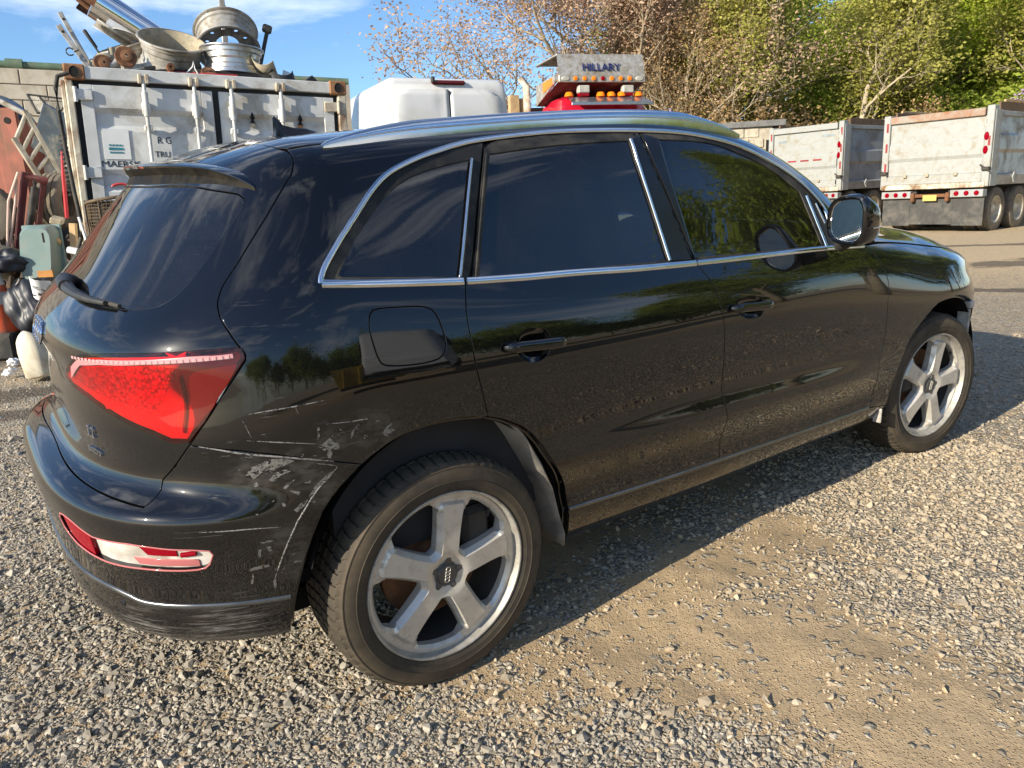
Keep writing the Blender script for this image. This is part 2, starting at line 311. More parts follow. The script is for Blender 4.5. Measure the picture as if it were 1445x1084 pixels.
UV = {
 'seamA': [(-0.35,14.484),(-0.349,14.386),(-0.348,14.257),(-0.35,14.125),(-0.358,13.988),(-0.368,13.883),(-0.377,13.803),(-0.383,13.767),(-0.39,13.746),(-0.403,13.69),(-0.425,13.573),(-0.45,13.428),(-0.472,13.292),(-0.489,13.181),(-0.505,13.074),(-0.524,12.948),(-0.547,12.781),(-0.569,12.593),(-0.586,12.434),(-0.598,12.33),(-0.605,12.255),(-0.611,12.182),(-0.614,12.098),(-0.614,12.016),(-0.613,11.923),(-0.608,11.827),(-0.601,11.736),(-0.595,11.655),(-0.59,11.598),(-0.585,11.552),(-0.578,11.486),(-0.567,11.38),(-0.555,11.254),(-0.545,11.137),(-0.536,11.031),(-0.529,10.928),(-0.524,10.855)],
 'seamA2': [(-0.528,10.722),(-0.617,9.965),(-0.703,8.989),(-0.787,8.262),(-0.786,6.745)],
 'shelfin': [(-0.789,6.728),(-0.839,6.962),(-0.951,7.232),(-1.125,7.471),(-1.326,7.637)],
 'lamp': [(-1.173,9.989),(-1.035,10.751),(-0.986,10.959),(-0.864,11.051),(-0.746,11.064),(-0.634,11.052),(-0.542,11.019),(-0.527,10.95),(-0.526,10.781),(-0.536,10.671),(-0.616,10.011),(-0.702,9.032),(-0.795,9.164),(-0.898,9.384),(-1.025,9.701)],
 'seamC': [(-0.693,8.963),(-0.589,8.861),(-0.497,8.709),(-0.382,8.469),(-0.265,8.178)],
 'archR': [(-0.47,1.503),(-0.468,1.96),(-0.465,2.424),(-0.459,2.84),(-0.449,3.226),(-0.437,3.63),(-0.424,4.072),(-0.412,4.622),(-0.4,5.11),(-0.387,5.496),(-0.374,5.887),(-0.364,6.649),(-0.352,7.288),(-0.33,7.688),(-0.298,8.008),(-0.263,8.174),(-0.229,8.298),(-0.195,8.394),(-0.162,8.467),(-0.132,8.518),(-0.104,8.549),(-0.075,8.564),(-0.041,8.563),(-0.005,8.544),(0.032,8.511),(0.071,8.459),(0.11,8.389),(0.145,8.306),(0.173,8.216),(0.196,8.111),(0.221,7.967),(0.247,7.743),(0.275,7.461),(0.304,7.04),(0.336,6.271),(0.364,5.68),(0.387,5.262),(0.41,4.865),(0.437,4.422),(0.458,4.014),(0.466,3.635),(0.468,3.313),(0.469,3.086)],
 'sillrear': [(0.469,3.086),(0.504,1.05)],
 'doorRrear': [(0.145,11.938),(0.125,11.171),(0.122,10.491),(0.126,9.673),(0.141,8.866),(0.152,8.287)],
 'pillC': [(0.162,12.027),(0.335,13.903)],
 'Bseam': [(1.098,11.963),(1.145,11.062),(1.164,10.366),(1.176,9.721),(1.185,8.742),(1.195,5.947),(1.223,4.247),(1.219,3.029)],
 'pillB': [(1.086,12.068),(1.081,12.227),(1.072,12.43),(1.06,12.636),(1.049,12.815),(1.037,12.97),(1.025,13.125),(1.014,13.276),(1.005,13.421),(0.997,13.57),(0.993,13.73),(0.993,13.89),(0.997,14.044)],
 'Fdoor': [(2.174,11.891),(2.215,11.479),(2.256,10.733),(2.286,9.998),(2.273,8.921),(2.277,6.669),(2.254,5.239),(2.28,4.414),(2.262,3.048)],
 'sill': [(0.469,3.086),(0.785,3.01),(1.215,2.952),(1.593,2.982),(2.262,3.048)],
 'archF': [(2.439,1.15),(2.413,2.952),(2.439,4.184),(2.466,5.293),(2.542,7.014),(2.67,8.219),(2.825,8.58),(2.957,8.511),(3.08,7.976)],
 'flap': [(-0.172,11.121),(-0.152,11.378),(-0.088,11.404),(-0.008,11.37),(0.026,11.18),(0.04,10.592),(0.037,10.25),(0.012,10.034),(-0.056,9.997),(-0.142,10.093),(-0.165,10.302),(-0.174,10.767)],
 'chromeTop': [(-0.309,12.113),(-0.305,12.163),(-0.297,12.24),(-0.28,12.35),(-0.25,12.504),(-0.206,12.693),(-0.15,12.889),(-0.11,13.1),(-0.068,13.321),(-0.025,13.509),(0.015,13.637),(0.055,13.726),(0.097,13.806),(0.145,13.886),(0.197,13.956),(0.245,14.023),(0.284,14.087),(0.318,14.125),(0.362,14.155),(0.427,14.188),(0.504,14.216),(0.58,14.236),(0.645,14.237),(0.707,14.226),(0.773,14.209),(0.848,14.194),(0.929,14.184),(1.008,14.182),(1.079,14.187),(1.146,14.195),(1.212,14.194),(1.276,14.179),(1.339,14.153),(1.399,14.123),(1.454,14.09),(1.504,14.047),(1.554,13.992),(1.604,13.941),(1.655,13.881),(1.706,13.816),(1.759,13.747),(1.813,13.676),(1.861,13.589),(1.903,13.471),(1.94,13.323),(1.967,13.156),(1.978,12.98),(1.977,12.818),(1.972,12.667),(1.964,12.514),(1.952,12.373),(1.943,12.277)],
 'chromeBot': [(-0.31,12.059),(-0.198,11.964),(-0.067,11.953),(0.145,11.956),(0.515,12.04),(1.107,12.005),(1.572,12.006),(1.879,11.991),(2.18,11.926)],
 'gQ': [(0.29,13.721),(0.256,13.363),(0.225,13.043),(0.196,12.733),(0.167,12.41),(0.138,12.054),(0.064,12.062),(-0.007,12.068),(-0.076,12.074),(-0.142,12.079),(-0.226,12.092),(-0.23,12.097),(-0.237,12.105),(-0.241,12.119),(-0.245,12.124),(-0.247,12.136),(-0.239,12.195),(-0.216,12.331),(-0.179,12.514),(-0.139,12.699),(-0.106,12.878),(-0.069,13.058),(-0.035,13.212),(-0.005,13.325),(0.022,13.41),(0.051,13.483),(0.082,13.544),(0.114,13.591),(0.151,13.632),(0.199,13.669),(0.252,13.7)],
 'gR': [(0.353,13.78),(0.399,13.79),(0.468,13.807),(0.547,13.826),(0.624,13.84),(0.703,13.847),(0.79,13.852),(0.871,13.861),(0.93,13.873),(0.927,13.525),(0.935,13.239),(0.944,12.97),(0.954,12.705),(0.962,12.422),(0.968,12.097),(0.878,12.095),(0.755,12.091),(0.627,12.084),(0.517,12.076),(0.421,12.07),(0.328,12.062),(0.25,12.053),(0.198,12.045),(0.216,12.291),(0.242,12.61),(0.27,12.909),(0.298,13.207),(0.328,13.524)],
 'gF': [(1.067,13.918),(1.114,13.92),(1.184,13.931),(1.262,13.946),(1.33,13.953),(1.382,13.939),(1.425,13.909),(1.465,13.869),(1.507,13.825),(1.553,13.78),(1.6,13.731),(1.646,13.678),(1.689,13.619),(1.731,13.54),(1.772,13.445),(1.808,13.356),(1.834,13.296),(1.843,12.982),(1.854,12.709),(1.865,12.422),(1.87,12.078),(1.788,12.076),(1.676,12.077),(1.556,12.081),(1.449,12.086),(1.346,12.093),(1.242,12.098),(1.153,12.103),(1.093,12.105),(1.088,12.43),(1.082,12.714),(1.074,12.982),(1.065,13.256),(1.06,13.551)],
 'barR': [(0.938,13.888),(0.934,13.534),(0.941,13.245),(0.951,12.974),(0.96,12.707),(0.968,12.422),(0.973,12.095)],
 'barF': [(1.867,13.241),(1.873,12.991),(1.88,12.773),(1.886,12.551),(1.892,12.315),(1.894,12.05)],
 'barF2': [(1.919,13.122),(1.939,12.641)],
 'rglass': [(-1.22,14.007),(-1.135,14.014),(-1.034,14.005),(-0.948,13.97),(-0.877,13.908),(-0.814,13.83),(-0.755,13.748),(-0.691,13.673),(-0.629,13.594),(-0.594,13.485),(-0.597,13.332),(-0.62,13.152),(-0.644,12.971),(-0.664,12.793),(-0.684,12.609),(-0.7,12.452),(-0.711,12.341),(-0.719,12.258),(-0.73,12.179),(-0.744,12.091),(-0.76,12.008),(-0.779,11.932),(-0.803,11.888),(-0.832,11.867),(-0.865,11.857),(-0.906,11.852),(-0.954,11.855),(-1.005,11.873),(-1.063,11.924),(-1.129,11.99),(-1.185,12.026)],
 'rail': [(-0.109,14.635),(0.097,14.796),(0.469,15.093),(1.035,15.75),(1.305,15.3),(1.482,15.1)],
 'strip': [(-0.921,3.336),(-0.851,3.278),(-0.798,2.981),(-0.642,3.195),(-0.463,3.056)],
 'refl': [(-1.035,5.409),(-0.977,5.407),(-0.905,5.121),(-0.8,5.25),(-0.703,5.235),(-0.622,5.211),(-0.622,4.879),(-0.639,4.541),(-0.687,4.431),(-0.787,4.376),(-0.89,4.305),(-0.997,4.461),(-1.046,4.865)],
 'crease': [(0.59,5.201),(0.919,5.163),(1.162,5.137)],
 'handleR': [(0.218,9.988),(0.443,9.86)],
 'handleF': [(1.216,9.952),(1.443,9.847)],
 'mirrorbase': [(1.888,12.092),(2.161,12.047)],
 'badge': [(-1.063,8.933),(-0.991,8.527)],
 'wiper': [(-1.4,12.15),(-0.955,11.896)],
 'plate': [(-1.4,8.9)],
 'roofseam': [(-0.35,14.484),(-0.429,15.121),(-0.545,16.051)],
 'sensor': [(-0.873,2.806)],
 'ledstrip': [(-1.103,10.142),(-1.059,10.523),(-1.004,10.775),(-0.907,10.876),(-0.77,10.905),(-0.657,10.925),(-0.553,10.89),(-0.553,10.813),(-0.659,10.825),(-0.772,10.825),(-0.911,10.776),(-0.997,10.674),(-1.037,10.482)],
 'cluster': [(-1.09,10.148),(-1.012,10.578),(-0.798,10.758),(-0.699,10.7),(-0.738,10.253),(-0.785,9.75),(-0.816,9.653),(-0.899,9.827)],
 'rpanel': [(-0.681,10.377),(-0.662,10.613),(-0.642,10.679),(-0.544,10.742),(-0.546,10.582),(-0.689,9.212),(-0.704,9.21)],
 'recR': [(0.277,10.187),(0.298,10.364),(0.338,10.417),(0.378,10.322),(0.397,10.059),(0.39,9.723),(0.365,9.483),(0.322,9.431),(0.288,9.595),(0.273,9.845)],
 'recF': [(1.258,10.204),(1.3,10.293),(1.348,10.294),(1.396,10.158),(1.409,9.887),(1.394,9.492),(1.34,9.415),(1.284,9.549),(1.258,9.843)],
 'scrA': [(-0.584,8.37),(-0.526,8.656),(-0.447,8.544),(-0.487,8.382),(-0.515,8.313),(-0.558,8.084)],
 'fin': [(-0.12,16.4),(-0.037,16.35)],
 'pilR': [(0.943,13.873),(0.94,13.523),(0.948,13.236),(0.958,12.966),(0.967,12.699),(0.975,12.414),(0.981,12.086),(1.076,12.078),(1.068,12.299),(1.054,12.573),(1.038,12.817),(1.023,13.023),(1.007,13.227),(0.994,13.421),(0.986,13.619),(0.982,13.827),(0.986,14.012)],
 'pilF': [(1.005,14.016),(1.002,13.828),(1.006,13.62),(1.015,13.42),(1.028,13.226),(1.044,13.02),(1.059,12.813),(1.074,12.573),(1.088,12.306),(1.095,12.091),(1.094,12.168),(1.09,12.472),(1.083,12.743),(1.075,13.0),(1.067,13.266),(1.062,13.551),(1.069,13.902)],
 'sail': [(1.87,13.229),(1.877,12.983),(1.884,12.767),(1.891,12.547),(1.896,12.312),(1.899,12.048),(1.962,12.046),(1.97,12.265),(1.975,12.535),(1.96,12.794),(1.942,12.981)],
 'barQ': [(0.282,13.712),(0.253,13.413),(0.228,13.144),(0.204,12.885),(0.18,12.626),(0.156,12.353),(0.132,12.055)],
 'barC': [(0.34,13.773),(0.309,13.452),(0.283,13.171),(0.258,12.902),(0.233,12.633),(0.208,12.349),(0.184,12.035)],
 'spoil_end': [(-0.562,13.648),(-0.595,13.498)],
}
SCUFF = [[(-0.582,8.382),(-0.564,8.531),(-0.536,8.597),(-0.512,8.645),(-0.48,8.619),(-0.455,8.548),(-0.478,8.496),(-0.507,8.446),(-0.517,8.365),(-0.525,8.446),(-0.544,8.397),(-0.563,8.276),(-0.569,8.373)],[(-0.525,8.243),(-0.508,8.374),(-0.479,8.415),(-0.468,8.354),(-0.495,8.304),(-0.514,8.193)],[(-0.563,8.161),(-0.556,8.244),(-0.55,8.138),(-0.559,8.122)],[(-0.388,8.763),(-0.366,8.793),(-0.351,8.865),(-0.342,8.805),(-0.324,8.688),(-0.327,8.602),(-0.346,8.613),(-0.355,8.462),(-0.364,8.476),(-0.365,8.605),(-0.38,8.681)],[(-0.416,7.566),(-0.402,7.966),(-0.372,8.148),(-0.348,8.204),(-0.362,8.07),(-0.391,7.804),(-0.402,7.411)],[(-0.49,8.025),(-0.472,8.17),(-0.458,8.174),(-0.472,8.083),(-0.48,7.988)],[(-0.435,8.072),(-0.418,8.097),(-0.413,8.053),(-0.427,7.997)],[(-0.47,7.935),(-0.44,7.8),(-0.44,7.678),(-0.466,7.849)],[(-0.189,8.668),(-0.167,8.802),(-0.148,8.844),(-0.156,8.743),(-0.142,8.678),(-0.171,8.598)],[(-0.295,8.771),(-0.278,8.908),(-0.255,9.039),(-0.249,9.012),(-0.273,8.864),(-0.287,8.747)],[(-0.382,9.096),(-0.375,9.106),(-0.378,8.91),(-0.385,8.866)],[(-0.443,7.041),(-0.431,7.344),(-0.414,7.449),(-0.419,7.182),(-0.432,6.826)],[(-0.515,5.42),(-0.487,5.463),(-0.481,5.517),(-0.484,5.389),(-0.508,5.357)],[(-0.548,4.371),(-0.53,4.446),(-0.503,4.45),(-0.501,4.357),(-0.531,4.279),(-0.546,4.238)],[(-0.501,5.219),(-0.491,5.231),(-0.489,5.046),(-0.497,5.029)],[(-0.52,5.116),(-0.512,5.17),(-0.518,4.8),(-0.523,4.728)],[(-0.551,3.765),(-0.542,4.142),(-0.539,4.111),(-0.546,3.719)],[(-0.499,3.756),(-0.492,3.803),(-0.493,3.51),(-0.5,3.463)],[(-0.532,7.095),(-0.524,7.08),(-0.525,7.008)],[(-0.507,7.57),(-0.503,7.669),(-0.5,7.576)],[(-0.481,7.476),(-0.473,7.494),(-0.467,7.301),(-0.474,7.303)]]
SCR = [[(-0.555,9.573),(-0.54,9.581),(-0.518,9.591),(-0.496,9.597),(-0.477,9.6),(-0.459,9.602),(-0.438,9.605),(-0.409,9.612),(-0.376,9.618),(-0.351,9.622)],[(-0.359,9.139),(-0.344,9.126),(-0.321,9.107),(-0.3,9.09),(-0.284,9.08),(-0.27,9.073),(-0.254,9.065),(-0.233,9.054),(-0.21,9.04),(-0.194,9.031)],[(-0.566,9.038),(-0.549,9.017),(-0.524,8.986),(-0.496,8.949),(-0.46,8.9),(-0.421,8.84),(-0.392,8.794)],[(-0.638,5.935),(-0.624,5.943),(-0.603,5.949),(-0.582,5.953),(-0.563,5.959),(-0.544,5.964),(-0.525,5.961),(-0.503,5.943),(-0.481,5.915),(-0.465,5.891)],[(-0.497,3.75),(-0.493,3.848),(-0.488,4.001),(-0.481,4.238),(-0.473,4.556),(-0.463,4.92),(-0.452,5.239),(-0.441,5.534),(-0.43,5.849),(-0.42,6.389),(-0.413,7.067),(-0.406,7.447),(-0.395,7.749),(-0.377,8.008),(-0.356,8.153),(-0.339,8.248)],[(-0.682,8.957),(-0.669,8.94),(-0.65,8.914),(-0.631,8.885),(-0.615,8.857),(-0.598,8.826),(-0.58,8.795),(-0.559,8.764),(-0.535,8.732),(-0.511,8.696),(-0.487,8.658),(-0.463,8.616),(-0.438,8.569),(-0.406,8.509),(-0.372,8.44),(-0.348,8.388)],[(-0.4,8.421),(-0.389,8.398),(-0.373,8.364),(-0.36,8.332),(-0.35,8.306),(-0.343,8.282),(-0.339,8.266)],[(-0.433,9.599),(-0.432,9.551),(-0.43,9.487),(-0.428,9.44)],[(-0.57,9.457),(-0.564,9.344),(-0.557,9.192),(-0.552,9.083)]]
# ------------------------------------------------------------------ car materials
def mat_paint(name, scuff=False):
    t = NT(name); v = t.coord('Object'); x, y, z = t.sep(v)[:3]
    fine = t.noise(v, 260, 2, .7); blot = t.noise(t.coord('Object', (3.0, 3.0, 1.2)), 3.5, 7, .62); run = t.noise(t.coord('Object', (26, 26, 1.5)), 2.0, 5, .6)
    low = t.ramp(z, [(.25, 1.0), (.95, .12)])                          # road dirt thrown up by the wheels
    d = t.math('MULTIPLY', t.math('MULTIPLY', t.ramp(blot, [(.25, .35), (.75, 1.0)]), t.ramp(run, [(.3, .5), (.75, 1.0)])), low)
    speck = t.ramp(fine, [(.66, 0.0), (.74, 1.0)])
    d = t.math('ADD', t.math('MULTIPLY', d, .050), t.math('MULTIPLY', speck, .012), clamp=True)
    base = t.mix(d, (.0022, .0024, .0030), (.34, .28, .21))
    rough = t.math('ADD', t.math('MULTIPLY', d, .12), .018, clamp=True)
    coatw = 1.0
    if scuff:
        def spot(px, py, pz, r):
            c = t.n('ShaderNodeVectorMath', _operation='DISTANCE'); t.l(v, c.inputs[0]); c.inputs[1].default_value = (px, py, pz)
            return t.ramp(t.math('DIVIDE', c.outputs[1], r), [(.35, 1.0), (1.0, 0.0)])
        reg = None
        for s_ in ((-.50, -.88, .80, .085), (-.40, -.915, .80, .08), (-.312, -.926, .85, .055), (-.20, -.93, .855, .10), (-.46, -.905, .63, .075), (-.44, -.905, .55, .07), (-.35, -.92, .74, .07), (-.62, -.80, .30, .15)):
            q = spot(*s_); reg = q if reg is None else t.math('MAXIMUM', reg, q)
        wv = t.coord('Object', (1.0, 1.0, 2.2)); cr = t.noise(wv, 22, 6, .62, 1.4); chip = t.noise(wv, 46, 4, .6, .8)
        m1 = t.math('MULTIPLY', t.ramp(cr, [(.64, 0.0), (.66, 1.0)]), t.ramp(chip, [(.46, 0.0), (.54, 1.0)]))
        # long hairline scratches
        hv = t.coord('Object', (1.5, 1.5, 30)); hl = t.noise(hv, 3.0, 5, .7, .6); band = spot(-.45, -.90, .86, .42)
        m2 = t.math('MULTIPLY', t.ramp(hl, [(.60, 0.0), (.63, .8), (.66, 0.0)]), t.math('MULTIPLY', band, t.ramp(t.noise(v, 9, 3), [(.5, 0.0), (.62, 1.0)])))
        sc = t.math('MAXIMUM', t.math('MULTIPLY', m1, t.math('GREATER_THAN', t.math('ADD', reg, t.math('MULTIPLY', t.noise(v, 30, 3), .5)), .62)), t.math('MULTIPLY', m2, .6))
        low_ = t.math('MULTIPLY', t.math('MAXIMUM', spot(-.60, -.82, .345, .17), spot(-.76, -.66, .35, .13)), t.ramp(t.noise(t.coord('Object', (2.5, 2.5, 40)), 3.0, 6, .7, .4), [(.50, 0.0), (.60, 1.0)])); sc = t.math('MAXIMUM', sc, t.math('MULTIPLY', low_, .55))
        base = t.mix(sc, base, t.mix(t.noise(v, 60, 3), (.10, .10, .095), (.34, .33, .31)))
        rough = t.math('MAXIMUM', rough, t.math('MULTIPLY', sc, .6)); coatw = t.math('SUBTRACT', 1.0, sc, clamp=True)
    if scuff:       # a broad dull rub round the broken edge
        rub = t.math('MULTIPLY', reg, t.math('MULTIPLY', t.ramp(t.noise(t.coord('Object', (2, 2, 5)), 9, 6, .65), [(.40, 0.0), (.62, 1.0)]), .85)); base = t.mix(t.math('MULTIPLY', rub, .55), base, (.075, .07, .062)); rough = t.math('MAXIMUM', rough, t.math('MULTIPLY', rub, .28))
    t.set('Base Color', base); t.set('Roughness', t.math('ADD', rough, .25, clamp=True)); t.set('Coat Weight', coatw); t.set('Coat Roughness', rough); t.set('Coat IOR', 1.58)
    t.set('Specular IOR Level', .04)
    t.bump(t.noise(v, 2.6, 3, .5), .012, .02)
    return t.m
def mat_glass(name, tint):
    m = bpy.data.materials.new(name); m.use_nodes = True; nt = m.node_tree; nt.nodes.clear()
    out = nt.nodes.new('ShaderNodeOutputMaterial'); tr = nt.nodes.new('ShaderNodeBsdfTransparent'); gl = nt.nodes.new('ShaderNodeBsdfGlossy'); df = nt.nodes.new('ShaderNodeBsdfDiffuse')
    mx = nt.nodes.new('ShaderNodeMixShader'); mx2 = nt.nodes.new('ShaderNodeMixShader'); fr = nt.nodes.new('ShaderNodeFresnel'); fr.inputs[0].default_value = 1.86
    tr.inputs[0].default_value = (tint * .9, tint, tint * 1.02, 1); gl.inputs['Roughness'].default_value = .015; df.inputs[0].default_value = (.42, .38, .32, 1)
    tcn = nt.nodes.new('ShaderNodeTexCoord'); nzn = nt.nodes.new('ShaderNodeTexNoise'); nzn.inputs['Scale'].default_value = 240; nzn.inputs['Detail'].default_value = 2
    nz2 = nt.nodes.new('ShaderNodeTexNoise'); nz2.inputs['Scale'].default_value = 7; nz2.inputs['Detail'].default_value = 5
    rp = nt.nodes.new('ShaderNodeValToRGB'); rp.color_ramp.elements[0].position = .62; rp.color_ramp.elements[1].position = .8; rp.color_ramp.elements[1].color = (.10, .10, .10, 1)
    rp2 = nt.nodes.new('ShaderNodeValToRGB'); rp2.color_ramp.elements[0].position = .3; rp2.color_ramp.elements[0].color = (.006, .006, .006, 1); rp2.color_ramp.elements[1].color = (.03, .03, .03, 1)
    ad = nt.nodes.new('ShaderNodeMath'); ad.operation = 'ADD'
    L = nt.links.new
    L(tcn.outputs['Object'], nzn.inputs['Vector']); L(tcn.outputs['Object'], nz2.inputs['Vector']); L(nzn.outputs[0], rp.inputs[0]); L(nz2.outputs[0], rp2.inputs[0]); L(rp.outputs[0], ad.inputs[0]); L(rp2.outputs[0], ad.inputs[1])
    L(fr.outputs[0], mx.inputs[0]); L(tr.outputs[0], mx.inputs[1]); L(gl.outputs[0], mx.inputs[2]); L(ad.outputs[0], mx2.inputs[0]); L(mx.outputs[0], mx2.inputs[1]); L(df.outputs[0], mx2.inputs[2]); L(mx2.outputs[0], out.inputs[0])
    return m
def mat_scuff(name, col):
    t = NT(name); v = t.coord('Object'); a = t.noise(t.coord('Object', (1, 1, 1.8)), 95, 5, .7, .8); b = t.noise(v, 330, 3, .6)
    m_ = t.math('MULTIPLY', t.ramp(a, [(.42, 0.0), (.52, 1.0)]), t.ramp(b, [(.3, .35), (.6, 1.0)])); t.set('Base Color', t.mix(m_, (.004, .004, .005), col)); t.set('Roughness', t.math('ADD', .12, t.math('MULTIPLY', m_, .5))); return t.m
M = {}
M['paint'] = mat_paint('black_paint'); M['paint_scuffed'] = mat_paint('black_paint_scuffed', True)
M['glass'] = mat_glass('tinted_glass', .38); M['glass_dark'] = mat_glass('privacy_glass', .20)
M['rubber'] = simple('black_rubber', (.012, .012, .012), .55, var=.3, dirt=(.09, .08, .065), dirt_amt=.5, spec=.3)
M['trim_black'] = simple('gloss_black_trim', (.008, .008, .009), .18, var=.2)
M['plastic'] = simple('black_plastic', (.018, .018, .018), .5, var=.3, dirt=(.07, .062, .05), dirt_amt=.35)
M['chrome'] = simple('satin_aluminium_trim', (.72, .74, .76), .16, 1.0, .06, 20)
M['bright'] = simple('bright_chrome', (.85, .86, .87), .06, 1.0, .05)
M['scuff'] = mat_scuff('bared_grey_plastic', (.17, .165, .15)); M['scratch_and_highlight'] = mat_scuff('pale_scratch_and_highlight', (.26, .255, .24))
M['trim_dull'] = simple('dull_dark_trim', (.16, .165, .17), .25, .8, .2, 12)
M['under'] = simple('dark_underbody', (.012, .012, .012), .8, spec=.1)
M['seat'] = simple('dark_seat_cloth', (.03, .03, .032), .8, spec=.2)
def mat_red(name, col, rough=.06, tex=0.0, coat=.6):
    t = NT(name); v = t.coord('Object'); t.set('Base Color', col); t.set('Roughness', .5); t.set('Coat Weight', coat); t.set('Coat Roughness', rough); t.set('Coat IOR', 1.4); t.set('Specular IOR Level', .0)
    t.set('Subsurface Weight', .0)
    if tex:
        vo = t.n('ShaderNodeTexVoronoi', _feature='F1'); vo.inputs['Scale'].default_value = 90; t.l(v, vo.inputs['Vector'])
        t.set('Base Color', t.mix(t.ramp(vo.outputs['Distance'], [(.15, 1.0), (.6, 0.0)]), (.20, .001, .006), col)); t.set('Roughness', .5); t.bump(vo.outputs['Distance'], tex, .004)
    return t.m
M['lamp_red'] = mat_red('red_lamp_lens', (.22, .0012, .009)); M['lamp_deep'] = mat_red('deep_red_reflector', (.30, .002, .007), .05, .4); M['lamp_bright'] = mat_red('bright_red_lens', (.36, .0015, .005), .10)
M['lamp_band'] = mat_red('pale_led_band', (.42, .14, .14), .08); M['lamp_cell'] = mat_red('white_led_cell', (.46, .27, .27), .05)
def mat_lens():
    m = mat_glass('clear_red_lens', .5); nt = m.node_tree
    for n in nt.nodes:
        if n.type == 'BSDF_TRANSPARENT': n.inputs[0].default_value = (.93, .012, .062, 1)
        if n.type == 'FRESNEL': n.inputs[0].default_value = 1.5
    return m
def mat_facet():
    t = NT('moulded_reflector'); v = t.coord('Object'); vo = t.n('ShaderNodeTexVoronoi', _feature='F1'); vo.inputs['Scale'].default_value = 85; t.l(v, vo.inputs['Vector'])
    c = t.n('ShaderNodeSeparateColor'); t.l(vo.outputs['Color'], c.inputs[0]); t.set('Base Color', t.mix(c.outputs[0], (.30, .29, .29), (.60, .57, .57))); t.set('Metallic', .25); t.set('Roughness', .32); t.bump(vo.outputs['Distance'], .55, .010); return t.m
M['lens'] = mat_lens(); M['facet'] = mat_facet(); M['housing'] = simple('pale_lamp_housing', (.50, .48, .48), .35, var=.08); M['housing_bright'] = simple('white_lamp_housing', (.85, .83, .83), .3, var=.04); M['band_white'] = simple('frosted_light_band', (.46, .20, .21), .3, var=.03)
M['white_plastic'] = simple('dirty_white_plastic', (.55, .52, .48), .35, var=.2, scale=14, dirt=(.22, .19, .15), dirt_amt=.5)
def mat_tyre():
    t = NT('tyre_rubber'); v = t.coord('Object'); x, y, z = t.sep(v)[:3]
    r2 = t.math('SQRT', t.math('ADD', t.math('MULTIPLY', x, x), t.math('MULTIPLY', z, z)))
    a = t.noise(v, 9, 7, .65); b = t.noise(v, 70, 3, .6)
    dust = t.math('MULTIPLY', t.ramp(a, [(.3, .25), (.7, 1.0)]), t.ramp(r2, [(.27, .45), (.33, .85), (.36, .5)]))
    t.set('Base Color', t.mix(t.math('MULTIPLY', dust, .66), (.018, .019, .018), t.mix(b, (.155, .112, .068), (.215, .158, .098)))); t.set('Roughness', .75); t.set('Specular IOR Level', .3)
    t.bump(b, .15, .003); return t.m
M['tyre'] = mat_tyre()
M['alloy'] = simple('brushed_alloy', (.56, .53, .475), .34, .40, .05, 60, dirt=(.42, .36, .27), dirt_amt=.16)
M['alloy_bright'] = simple('scuffed_alloy_lip', (.40, .385, .35), .42, .4, .12, 45, dirt=(.24, .205, .16), dirt_amt=.4)
M['cap'] = simple('grey_wheel_cap', (.085, .08, .074), .45, .2, .15)
M['rust'] = simple('rusty_brake_iron', (.16, .07, .03), .8, .1, .45, 14, bump=.3)
M['iron'] = simple('dark_cast_iron', (.05, .045, .04), .7, .3, .3, 12)

# ------------------------------------------------------------------ car skin panels
SKIN = Skin()
U0, U1 = SKIN.u0, SKIN.u1
def dens(pl, closed=True, h=.03):
    out = []; n = len(pl)
    for i in range(n if closed else n - 1):
        a = np.array(pl[i], float); b = np.array(pl[(i + 1) % n], float); d = (b - a) * np.array([1, .1]); k = max(1, int(np.ceil(np.hypot(*d) / h)))
        for j in range(k): out.append(a + (b - a) * j / k)
    if not closed: out.append(np.array(pl[-1], float))
    return np.array(out)
def crom(pl, n=4, closed=False):
    """Catmull-Rom through picked points"""
    P = [np.array(a, float) for a in pl]; m = len(P); out = []
    for i in range(m if closed else m - 1):
        g = (lambda k: P[k % m]) if closed else (lambda k: P[min(max(k, 0), m - 1)])
        p0, p1, p2, p3 = g(i - 1), g(i), g(i + 1), g(i + 2)
        for j in range(n):
            t = j / n; out.append(.5 * ((2 * p1) + (-p0 + p2) * t + (2 * p0 - 5 * p1 + 4 * p2 - p3) * t * t + (-p0 + 3 * p1 - 3 * p2 + p3) * t ** 3))
    if not closed: out.append(P[-1])
    return [tuple(a) for a in out]
def inside(poly, pts):
    x, y = pts[:, 0], pts[:, 1]; r = np.zeros(len(pts), bool); n = len(poly)
    for i in range(n):
        (x1, y1), (x2, y2) = poly[i], poly[(i + 1) % n]
        c = ((y1 > y) != (y2 > y)); r ^= c & (x < (x2 - x1) * (y - y1) / (y2 - y1 + 1e-15) + x1)
    return r
SCL = np.array([1.0, .1])
